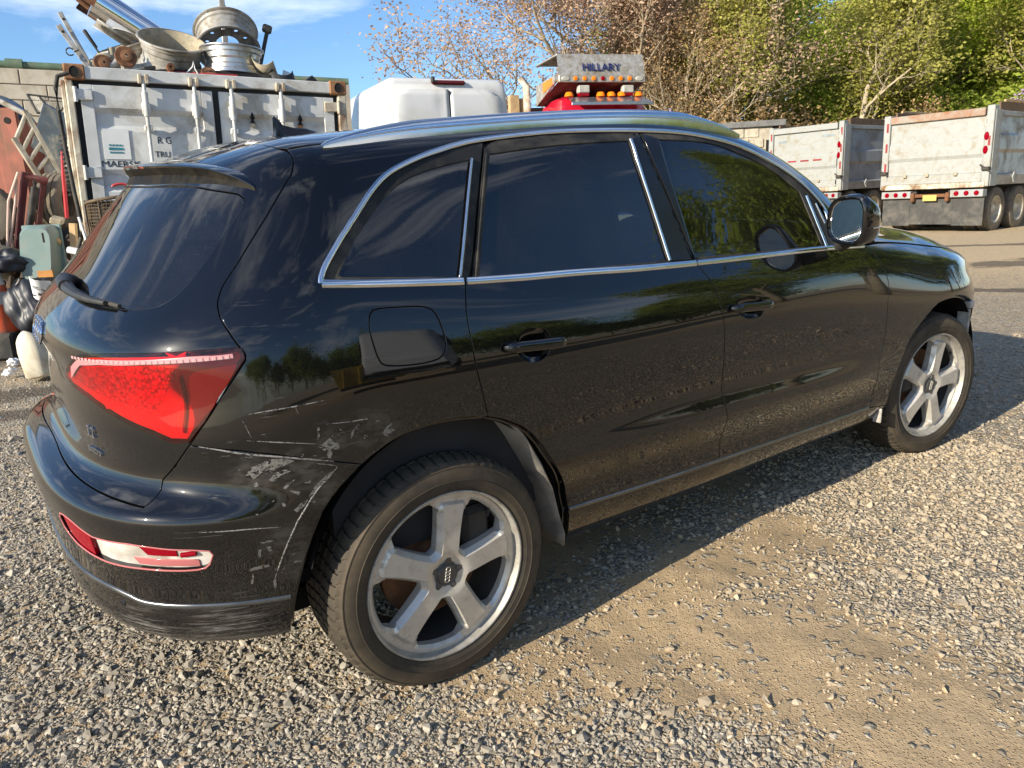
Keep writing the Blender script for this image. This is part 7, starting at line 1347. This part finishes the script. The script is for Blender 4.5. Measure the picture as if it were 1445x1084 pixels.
for k in range(3): mb = MB(); mb.box(-.094, -.090, .25 - k * .42, .53 - k * .42, 1.95, 1.995); mb.build('reflective_dash', M['reflect_red'], o)
mb = MB(); mb.box(-.053, -.049, .62, .92, 2.55, 2.61); mb.build('faded_print', M['faded_ink'], o); mb = MB(); mb.box(-.053, -.049, -.95, -.55, 2.62, 2.68); mb.build('faded_print', M['faded_ink'], o)

# red truck facing us, only its top above the car
def red_truck():
    t = yt('red_truck', 'red truck with an aluminium cab shield lettered HILLARY, amber roof lamps and grey visor', 'truck', 2.15, 18.6, 0, math.radians(16))       # faces -y
    def P(nm, mat, fn, par=t, sm=None): mb = MB(); fn(mb); return mb.build(nm, M[mat], par, sm)
    z = 0.05
    sh = P('cab_shield', 'alu', lambda m: (m.add([(-1.05, -.62, 3.78), (1.0, -.62, 3.78), (1.0, -.50, 4.22), (-1.05, -.50, 4.22)], [(0, 1, 2, 3)]), m.box(-1.05, 1.0, -.50, .9, 4.20, 4.24, .01)))
    P('shield_underside', 'maroon', lambda m: m.add([(-1.05, -.60, 3.66), (1.0, -.60, 3.66), (.95, .75, 3.30), (-1.12, .75, 3.30)], [(0, 1, 2, 3)]), sh); P('lamp_bar', 'alu', lambda m: m.box(-1.05, 1.0, -.63, -.57, 3.64, 3.79, .01), sh)
    [P('shield_side', 'alu', lambda m: m.prism([(-.60, 3.66), (-.55, 3.80), (.75, 3.75), (.75, 3.30)], 0, a_, a_ + .04), sh) for a_ in (-1.12, .98)]; P('orange_panel', 'amber', lambda m: m.prism([(-.42, 3.62), (-.38, 3.76), (.22, 3.74), (.22, 3.52)], 0, -1.135, -1.122), sh)
    text_mesh('lettering', 'HILLARY', .235, sh, M['navy_ink'], Matrix.Translation((-.50, -.618, 3.88)) @ Matrix.Rotation(-.265, 4, 'X') @ FRONT, .008, 1.0)
    for i, x in enumerate(np.linspace(-.67, .62, 7)): P('marker_lamp', 'lamp_deep' if i == 3 else 'amber', lambda m: m.lathe([(0, .03), (.04, .025), (.05, 0)], 16, Matrix.Translation((x, -.63, 3.715)) @ Matrix.Rotation(math.pi / 2, 4, 'X')), sh, 40)
    for x in (-.90, .86): P('oval_lamp', 'reflect_white', lambda m: m.lathe([(0, .02), (.04, .018), (.05, 0)], 16, Matrix.Translation((x, -.63, 3.715)) @ Matrix.Rotation(math.pi / 2, 4, 'X') @ Matrix.Diagonal((2, 1, 1, 1))), sh, 40)
    V = []
    for y, zz, w_ in ((-.75, 1.2, 1.15), (-.75, 2.3, 1.12), (-.62, 3.05, 1.0), (-.45, 3.28, .93), (-.1, 3.36, .90), (.6, 3.36, .90), (.7, 3.2, 1.0), (.7, 1.2, 1.15)): V += [(-w_, y, zz), (-w_ * .86, y, zz + (.05 if zz > 3 else 0)), (w_ * .86, y, zz + (.05 if zz > 3 else 0)), (w_, y, zz)]
    F = [(4 * i + j, 4 * i + j + 1, 4 * i + 4 + j + 1, 4 * i + 4 + j) for i in range(7) for j in range(3)]; F += [tuple(4 * i for i in range(8)), tuple(4 * i + 3 for i in range(8))[::-1]]
    cab = P('cab', 'cab_red', lambda m: m.add(V, F), t, 45); P('windscreen', 'window_dark', lambda m: m.add([(-.88, -.762, 2.35), (.88, -.762, 2.35), (.84, -.642, 3.0), (-.84, -.642, 3.0)], [(0, 1, 2, 3)]), cab)
    P('sun_visor', 'visor', lambda m: (m.add([(-.93, -1.05, 3.17), (1.0, -1.05, 3.17), (.93, -.62, 3.33), (-.86, -.62, 3.33)], [(0, 1, 2, 3)]), m.box(-.93, 1.0, -1.06, -1.03, 3.11, 3.18, .012)), cab)
    for x in (-.80, -.05, .20, .45, .86): P('roof_lamp', 'amber', lambda m: m.lathe([(0, .10), (.06, .09), (.085, .04), (.09, 0)], 14, Matrix.Translation((x, -.55, 3.35)) @ Matrix.Diagonal((1.1, 1.3, 1, 1))), cab, 50)
    for x in (-.46, .60): b_ = P('work_lamp', 'reflect_white', lambda m: m.box(x - .13, x + .13, -.62, -.45, 3.42, 3.58, .02), cab); P('lamp_base', 'lamp_deep', lambda m: m.box(x - .11, x + .11, -.61, -.46, 3.36, 3.42), cab)
    P('hood', 'cab_red', lambda m: m.prism([(-.75, 1.1), (-.75, 2.2), (-2.2, 1.95), (-2.35, 1.1)], 0, -.85, .85)); P('grille', 'bright', lambda m: m.box(-.6, .6, -2.42, -2.34, 1.1, 1.85, .02)); P('bumper', 'bright', lambda m: m.box(-1.2, 1.2, -2.6, -2.35, .5, .85, .04))
    for x in (-1.32, 1.28): P('exhaust_stack', 'post_cream' if x < 0 else 'bright', lambda m: m.tube([(x, .85, 1.0), (x, .85, 3.75), (x - .10, .95, 3.95)], .085, 12), t, 40)
    P('bed', 'plank', lambda m: m.box(-1.2, 1.2, .95, 5.5, 1.3, 3.30)); P('bed_corner', 'timber', lambda m: (m.box(-1.62, -1.40, 1.2, 1.4, 1.2, 3.62), m.box(-1.36, -1.15, 1.25, 1.5, 1.2, 3.55)))
    for x in (-1.0, 1.0):
        for y in (-1.5, 3.0, 4.3): P('tyre', 'old_tyre', lambda m: m.lathe([(.0, -.14), (.42, -.145), (.5, -.12), (.52, -.08), (.52, .08), (.5, .12), (.42, .145), (0, .14)], 28, Matrix.Translation((x, y, .52)) @ Matrix.Rotation(math.pi / 2, 4, 'Y')), t, 40)
    P('chassis', 'iron', lambda m: m.box(-.5, .5, -2.2, 5.4, .8, 1.2))
M['navy_ink'] = simple('navy_lettering', (.015, .02, .10), .5)
red_truck()
# stone shed with a dark parapet
M['shed_stone'] = simple('rough_pale_stone', (.46, .41, .32), .95, var=.25, scale=3, dirt=(.28, .24, .18), dirt_amt=.5, bump=.5); M['shed_dark'] = simple('grey_weathered_boards', (.17, .17, .165), .85, var=.3, scale=2, dirt=(.10, .095, .085), dirt_amt=.5)
t = yt('stone_shed', 'low pale stone shed with dark grey boarded side, behind the dump trucks', 'shed', 8.85, 26.2, 0, math.radians(-14)); V = []
mb = MB(); mb.box(-3.6, 0, 0, .3, 0, 3.16); mb.build('front_wall', M['shed_stone'], t)
sme = None
for r in range(9):
    for c in range(8):
        x0 = -3.6 + c * .46 + (.2 if r % 2 else 0)
        if x0 > -.46: continue
        if sme is None: mb = MB(); mb.box(0, .43, -.05, .0, 0, .30, .03); o = mb.build('stone', M['shed_stone'], t); sme = o.data
        else: o = link_mesh('stone', sme, None, t)
        o.location = (x0 + RNG.uniform(0, .03), RNG.uniform(-.01, .03), .25 + r * .325); o.scale = (RNG.uniform(.85, 1.0), 1, RNG.uniform(.9, 1.02))
mb = MB(); mb.box(0, .28, 0, 7.5, 0, 3.10); sw = mb.build('side_wall', M['shed_dark'], t)
for i in range(10): mb = MB(); mb.box(.28, .31, .05, 7.45, .2 + i * .29, .45 + i * .29, .008); mb.build('board', M['shed_dark'], sw)
mb = MB(); mb.box(-3.8, .42, -.12, 7.6, 3.165, 3.36, .02); mb.build('roof', M['shed_dark'], t); mb = MB(); mb.box(-.18, .0, -.06, -.005, .0, 2.75); mb.build('doorway', M['blackhole'], t); t.rotation_euler[2] += 0

# added out of view for reflections in the car's flank: second van, yellow skip
v2 = van('second white panel van, added out of view across the yard for its reflection', 0, 0, 0); v2.location = (6.2, -13.5, -.02); v2.rotation_euler = (0, 0, .5)
M['skip_yellow'] = simple('worn_yellow_skip', (.55, .36, .02), .5, var=.2, dirt=(.25, .16, .08), dirt_amt=.4)
t = thing('reflection_skip', 'worn yellow waste skip, added out of view across the yard for its reflection', 'skip', (2.7, -9.6, -.16), .2)
mb = MB(); mb.prism([(-1.2, .15), (1.2, .15), (1.7, 1.15), (1.7, 1.25), (-1.7, 1.25), (-1.7, 1.15)], 1, -.8, .8); mb.build('skip_body', M['skip_yellow'], t)
for x in (-.9, 0, .9): mb = MB(); mb.box(x - .05, x + .05, .8, .87, .2, 1.15, .01); mb.build('rib', M['skip_yellow'], t)
for s_ in (-1, 1): mb = MB(); mb.tube([(s_ * .8, .87, .9), (s_ * .8, 1.0, .9)], .05, 10); mb.build('lifting_lug', M['iron'], t)
mb = MB(); mb.box(-1.1, 1.1, -.7, .7, 0, .15); mb.build('skid', M['iron'], t)
# ------------------------------------------------------------------ trees beyond the yard
def mat_leaf(name, c1, c2, trans=.35):
    m = bpy.data.materials.new(name); m.use_nodes = True; nt = m.node_tree; nt.nodes.clear(); L = nt.links.new
    out = nt.nodes.new('ShaderNodeOutputMaterial'); df = nt.nodes.new('ShaderNodeBsdfDiffuse'); tr = nt.nodes.new('ShaderNodeBsdfTranslucent'); mx = nt.nodes.new('ShaderNodeMixShader'); at = nt.nodes.new('ShaderNodeAttribute'); at.attribute_name = 'tint'
    rp = nt.nodes.new('ShaderNodeMix'); rp.data_type = 'RGBA'; rp.inputs[6].default_value = (*c1, 1); rp.inputs[7].default_value = (*c2, 1); L(at.outputs['Fac'], rp.inputs[0]); L(rp.outputs[2], df.inputs[0]); L(rp.outputs[2], tr.inputs[0]); mx.inputs[0].default_value = trans; L(df.outputs[0], mx.inputs[1]); L(tr.outputs[0], mx.inputs[2]); L(mx.outputs[0], out.inputs[0]); return m
M['bark'] = simple('grey_brown_bark', (.27, .22, .155), .95, var=.3, scale=3, dirt=(.26, .23, .15), dirt_amt=.4); M['bark_pale'] = simple('pale_bark', (.42, .35, .25), .95, var=.25, scale=3, dirt=(.22, .18, .12), dirt_amt=.4)
M['leaf_bright'] = mat_leaf('fresh_green_leaf', (.30, .42, .045), (.58, .62, .11), .5); M['leaf_mid'] = mat_leaf('mid_green_leaf', (.22, .32, .045), (.46, .51, .10), .5); M['leaf_olive'] = mat_leaf('olive_bud', (.30, .31, .06), (.50, .47, .14), .45); M['pod'] = mat_leaf('brown_seed_pod', (.36, .235, .15), (.58, .42, .30), .3); M['bud'] = mat_leaf('rusty_bud', (.36, .235, .11), (.54, .39, .20), .35); M['lilac'] = mat_leaf('lilac_blossom', (.42, .30, .42), (.62, .50, .60), .3)
def skeleton(seed, height, spread, levels, kids, trunk_r, first=.25, up=.25, lean=(0, 0), wander=.22, tw=.006):
    r = np.random.default_rng(seed); segs = []; tips = []
    def grow(p_, d, ln, rad, lv):
        n = 6 if lv == 0 else (5 if lv < 3 else 3); pts = [p_]; rr = [rad]; d = d / np.linalg.norm(d)
        for i in range(n):
            d = d + r.normal(0, wander * (.5 if lv == 0 else 1), 3) + np.array([0, 0, up * (.4 if lv == 0 else .35)]); d /= np.linalg.norm(d); p_ = p_ + d * ln / n; pts.append(p_); rr.append(rad * (1 - .62 * (i + 1) / n))
        segs.append((lv, pts, rr))
        if lv >= levels: tips.append((pts[-1], d)); tips.append((pts[-2], d)); return
        k = kids[lv]
        for j in range(k):
            f_ = first + (1 - first) * (j + r.random()) / k if lv == 0 else .25 + .75 * (j + r.random()) / k
            x = f_ * n; i = min(int(x), n - 1); q = pts[i] * (1 - (x - i)) + pts[i + 1] * (x - i); az = r.uniform(0, 2 * math.pi); el = r.uniform(.15, .85) if lv == 0 else r.uniform(-.35, .9)
            dd = np.array([math.cos(az) * math.cos(el), math.sin(az) * math.cos(el), math.sin(el)]); dd = dd * .75 + d * .45
            nl = (spread * r.uniform(.75, 1.1) * (1.15 - .55 * f_) if lv == 0 else ln * r.uniform(.42, .68)); grow(q, dd, nl, max(tw, min(rad * .55, rr[i] * .62)), lv + 1)
        grow(pts[-1], d, ln * (.35 if lv == 0 else .45), rr[-1], lv + 1)
    grow(np.zeros(3), np.array([lean[0], lean[1], 1.0]), height * .72, trunk_r, 0); return segs, tips
def tree_mesh(name, segs, mat, minlv=0, maxlv=9):
    mb = MB()
    for lv, pts, rr in segs:
        if minlv <= lv <= maxlv: mb.tube(pts, rr, 9 if lv == 0 else (6 if lv == 1 else (4 if lv == 2 else 3)), lv == 0)
    me = bpy.data.meshes.new(name); me.from_pydata([tuple(v) for v in mb.V], [], mb.F); me.update(); me.polygons.foreach_set('use_smooth', [True] * len(me.polygons)); me.materials.append(mat); return me
def leaves_mesh(name, tips, seed, per, rad, size, mat, droop=0.0, fat=False, flat=.5):
    r = np.random.default_rng(seed); T = np.array([t_[0] for t_ in tips]); n = len(T) * per; C = np.repeat(T, per, 0) + r.normal(0, rad, (n, 3)) * [1, 1, .8]; C[:, 2] -= droop * r.random(n)
    cl = np.repeat(r.random(len(T)), per); s_ = size * r.uniform(.55, 1.3, n); a = r.normal(0, 1, (n, 3)); a[:, 2] *= flat; a /= np.linalg.norm(a, axis=1, keepdims=True); b = np.cross(a, r.normal(0, 1, (n, 3))); b /= np.linalg.norm(b, axis=1, keepdims=True); c = np.cross(a, b)
    if fat:      # little pointed pods
        V = np.stack([C + a * s_[:, None], C + b * s_[:, None] * .5, C + c * s_[:, None] * .5, C - b * s_[:, None] * .5, C - c * s_[:, None] * .5, C - a * s_[:, None]], 1); F = np.array([(0, 1, 2), (0, 2, 3), (0, 3, 4), (0, 4, 1), (5, 2, 1), (5, 3, 2), (5, 4, 3), (5, 1, 4)]); k = 6; fn = 3
    else:
        V = np.stack([C - a * s_[:, None], C + b * s_[:, None] * .55 + c * s_[:, None] * .12, C + a * s_[:, None], C - b * s_[:, None] * .55 + c * s_[:, None] * .12], 1); F = np.array([(0, 1, 2, 3)]); k = 4; fn = 4
    F = (F[None] + (np.arange(n) * k)[:, None, None]).reshape(-1, fn); V = V.reshape(-1, 3); me = bpy.data.meshes.new(name); me.vertices.add(len(V)); me.vertices.foreach_set('co', V.ravel()); me.loops.add(F.size); me.loops.foreach_set('vertex_index', F.ravel().astype(np.int32)); me.polygons.add(len(F)); me.polygons.foreach_set('loop_start', np.arange(0, F.size, fn, dtype=np.int32)); me.update()
    at = me.attributes.new('tint', 'FLOAT', 'POINT'); at.data.foreach_set('value', np.repeat(np.clip(cl * .6 + r.random(n) * .5, 0, 1), k).astype(np.float32)); me.materials.append(mat); return me
KIND = {}
sk, tp = skeleton(3, 11.5, 5.2, 4, (10, 6, 5, 4), .26, .16, .22, tw=.012); KIND['bare'] = (tree_mesh('trunk', sk, M['bark']), leaves_mesh('crown', tp, 1, 13, .27, .058, M['pod'], .1))
sk, tp = skeleton(8, 9.5, 3.6, 4, (8, 5, 4, 3), .16, .22, .35); KIND['bud'] = (tree_mesh('trunk', sk, M['bark_pale']), leaves_mesh('crown', tp, 2, 5, .26, .055, M['bud']))
sk, tp = skeleton(14, 10.5, 4.2, 4, (9, 5, 4, 4), .22, .15, .25); KIND['bright'] = (tree_mesh('trunk', sk, M['bark']), leaves_mesh('crown', tp, 3, 12, .36, .095, M['leaf_bright'], .1))
sk, tp = skeleton(21, 11.5, 4.4, 4, (9, 5, 4, 4), .24, .12, .28); KIND['mid'] = (tree_mesh('trunk', sk, M['bark']), leaves_mesh('crown', tp, 4, 12, .36, .10, M['leaf_mid'], .1))
sk, tp = skeleton(29, 10, 3.4, 4, (8, 5, 4, 3), .15, .25, .4, wander=.3); KIND['olive'] = (tree_mesh('trunk', sk, M['bark_pale']), leaves_mesh('crown', tp, 5, 7, .30, .075, M['leaf_olive']))
sk, tp = skeleton(35, 2.6, 1.7, 3, (12, 6, 5), .05, .05, .2, wander=.4); KIND['brush'] = (tree_mesh('trunk', sk, M['bark_pale']), leaves_mesh('crown', tp, 6, 7, .20, .055, M['bud']))
sk, tp = skeleton(41, 2.8, 1.8, 3, (12, 6, 5), .05, .05, .2, wander=.4); KIND['bush'] = (tree_mesh('trunk', sk, M['bark']), leaves_mesh('crown', tp, 7, 12, .22, .07, M['leaf_mid']))
sk, tp = skeleton(47, 3.4, 1.8, 3, (10, 5, 5), .05, .15, .3, wander=.4); KIND['lilac'] = (tree_mesh('trunk', sk, M['bark_pale']), leaves_mesh('crown', tp, 8, 5, .10, .07, M['lilac'], 0, True))
def tree(nm, kind, label, cat, X_, Y_, s_, rz, grp, pos=None, sz=1.0):
    t = thing(nm, label, cat, pos if pos is not None else yard(X_, Y_, -.05), rz, grp); t.scale = (s_, s_, s_ * sz)
    for part, me in zip(('trunk', 'crown'), KIND[kind]): o = link_mesh(part, me, None, t)
    return t
G1, G2, G3 = 'bare and budding trees beyond the yard', 'green trees beyond the yard', 'shrubs at the edge of the yard'
for a in (('bare_tree', 'bare', 'wide bare tree full of brown seed clusters, rising behind the red truck', 'tree', 3.3, 29.5, 1.05, 1.5, G1),
          ('budding_tree', 'bud', 'rusty budding tree right behind the red truck shield', 'tree', 5.2, 33, .95, 2.1, G1),
          ('olive_tree', 'olive', 'pale-trunked olive budding tree above the stone shed', 'tree', 8.4, 30.5, .95, .8, G1),
          ('budding_tree', 'bud', 'thin rusty budding tree left of the stone shed', 'tree', 6.4, 29.5, .8, 2.6, G1),
          ('olive_tree', 'olive', 'olive budding tree over the left dump truck', 'tree', 10.6, 32, .92, 4.4, G1),
          ('olive_tree', 'olive', 'olive budding thin tree with forked pale trunk between the two dump trucks', 'tree', 13.6, 30.5, .98, 1.2, G1),
          ('olive_tree', 'olive', 'olive budding tree right of the forked one', 'tree', 16.2, 31.5, 1.0, 3.5, G1),
          ('olive_tree', 'olive', 'olive budding tree over the right dump truck, at the picture edge', 'tree', 21.8, 30.5, 1.05, 5.0, G1),
          ('green_tree', 'mid', 'tall mid green tree behind the budding ones, over the stone shed', 'tree', 10.2, 37, 1.08, .2, G2),
          ('green_tree', 'mid', 'light green tree standing close behind the rusty budding trees', 'tree', 8.2, 34, .92, .7, G2),
          ('green_tree', 'mid', 'mid green tree behind the left dump truck', 'tree', 14.0, 38, 1.0, 1.9, G2),
          ('green_tree', 'bright', 'bright fresh green tree left of the right dump truck', 'tree', 16.6, 35.5, .95, 2.8, G2),
          ('green_tree', 'bright', 'bright fresh green tree behind the right dump truck', 'tree', 20.0, 34.5, 1.0, 4.1, G2),
          ('green_tree', 'bright', 'bright green tree at the right picture edge', 'tree', 24.6, 34, 1.05, .9, G2),
          ('green_tree', 'mid', 'dark tall green tree far behind the bright ones on the right', 'tree', 24.0, 42, 1.15, 3.0, G2),
          ('green_tree', 'mid', 'dark green tree behind the gap between the bright ones', 'tree', 18.6, 42, 1.05, 5.1, G2),
          ('green_tree', 'mid', 'tall green tree behind the rusty budding ones, left of the shed', 'tree', 9.0, 41, 1.0, 2.2, G2)): tree(*a)
for i, (k, X_, Y_, s_, lab) in enumerate((('brush', 4.6, 27.5, 1.1, 'tangled rusty brush shrub right beside the red truck'), ('brush', 6.3, 28.6, 1.2, 'tangled rusty brush shrub left of the stone shed'), ('brush', 7.6, 29.5, 1.3, 'tangled rusty brush shrub peeping over the stone shed'), ('brush', 9.6, 30.2, 1.3, 'rusty brush shrub behind the dark shed roof'), ('bush', 8.4, 31.5, 1.2, 'low green shrub behind the stone shed'), ('bush', 11.6, 33, 1.5, 'green shrub above the left dump truck tailgate'), ('brush', 12.4, 31, 1.3, 'rusty brush shrub behind the left dump truck'), ('bush', 14.6, 32.5, 1.5, 'green shrub at the forked olive tree foot'), ('bush', 17.6, 31.5, 1.5, 'green shrub above the rust-lipped tailgate'), ('bush', 20.4, 31, 1.5, 'green shrub behind the right dump truck side planks'), ('lilac', 6.1, 28.3, 1.05, 'thin lilac-flowered shrub left of the stone shed'), ('lilac', 18.2, 28.2, 1.25, 'thin lilac-flowered shrub over the right dump truck'), ('lilac', 19.6, 28.6, 1.3, 'lilac-flowered shrub at the right picture edge'), ('brush', 15.6, 30.4, 1.3, 'rusty brush shrub between the two dump trucks'), ('bush', 23, 31, 1.6, 'green shrub farthest right under the bright tree'), ('bush', 5.6, 33, 1.4, 'green shrub behind the rusty brush by the red truck'), ('bush', 3.4, 34, 1.4, 'green shrub hidden low behind the red truck'))):
    tree({'brush': 'brush_shrub', 'bush': 'green_shrub', 'lilac': 'lilac_shrub'}[k], k, lab, 'shrub', X_, Y_, s_, i * 1.3, G3)
# trees on the near side of the yard, out of the frame but mirrored in the car's flank
for i, (x, y, s_, k) in enumerate(((16.5, -8.8, .92, 'mid'), (22, -8.5, 1.05, 'mid'), (30, -8, 1.2, 'mid'), (20.5, -14.5, .82, 'mid'), (24, -22, .62, 'bright'), (40, -6, 1.2, 'bright'), (31, -17, .85, 'mid'), (21, -29, .6, 'mid'), (14, -34, .5, 'mid'), (34, -13, 1.0, 'mid'))):
    tree('green_tree', k, 'green tree on the near side of the yard, mirrored in the car flank', 'tree', 0, 0, s_, i * .9, 'green trees on the near side', Vector((x, y, -.05)))

for i in range(16):
    x = -14 + i * 3.1; tree('green_shrub', 'bush', 'green hedge shrub along the near side of the yard, mirrored in the car flank', 'shrub', 0, 0, 1.35 + .3 * math.sin(i * 2.1), i * 1.1, 'hedge shrubs on the near side', Vector((x, -21 - .02 * (x - 6) ** 2 * .3 + 1.2 * math.sin(i * 1.7), -.05)))
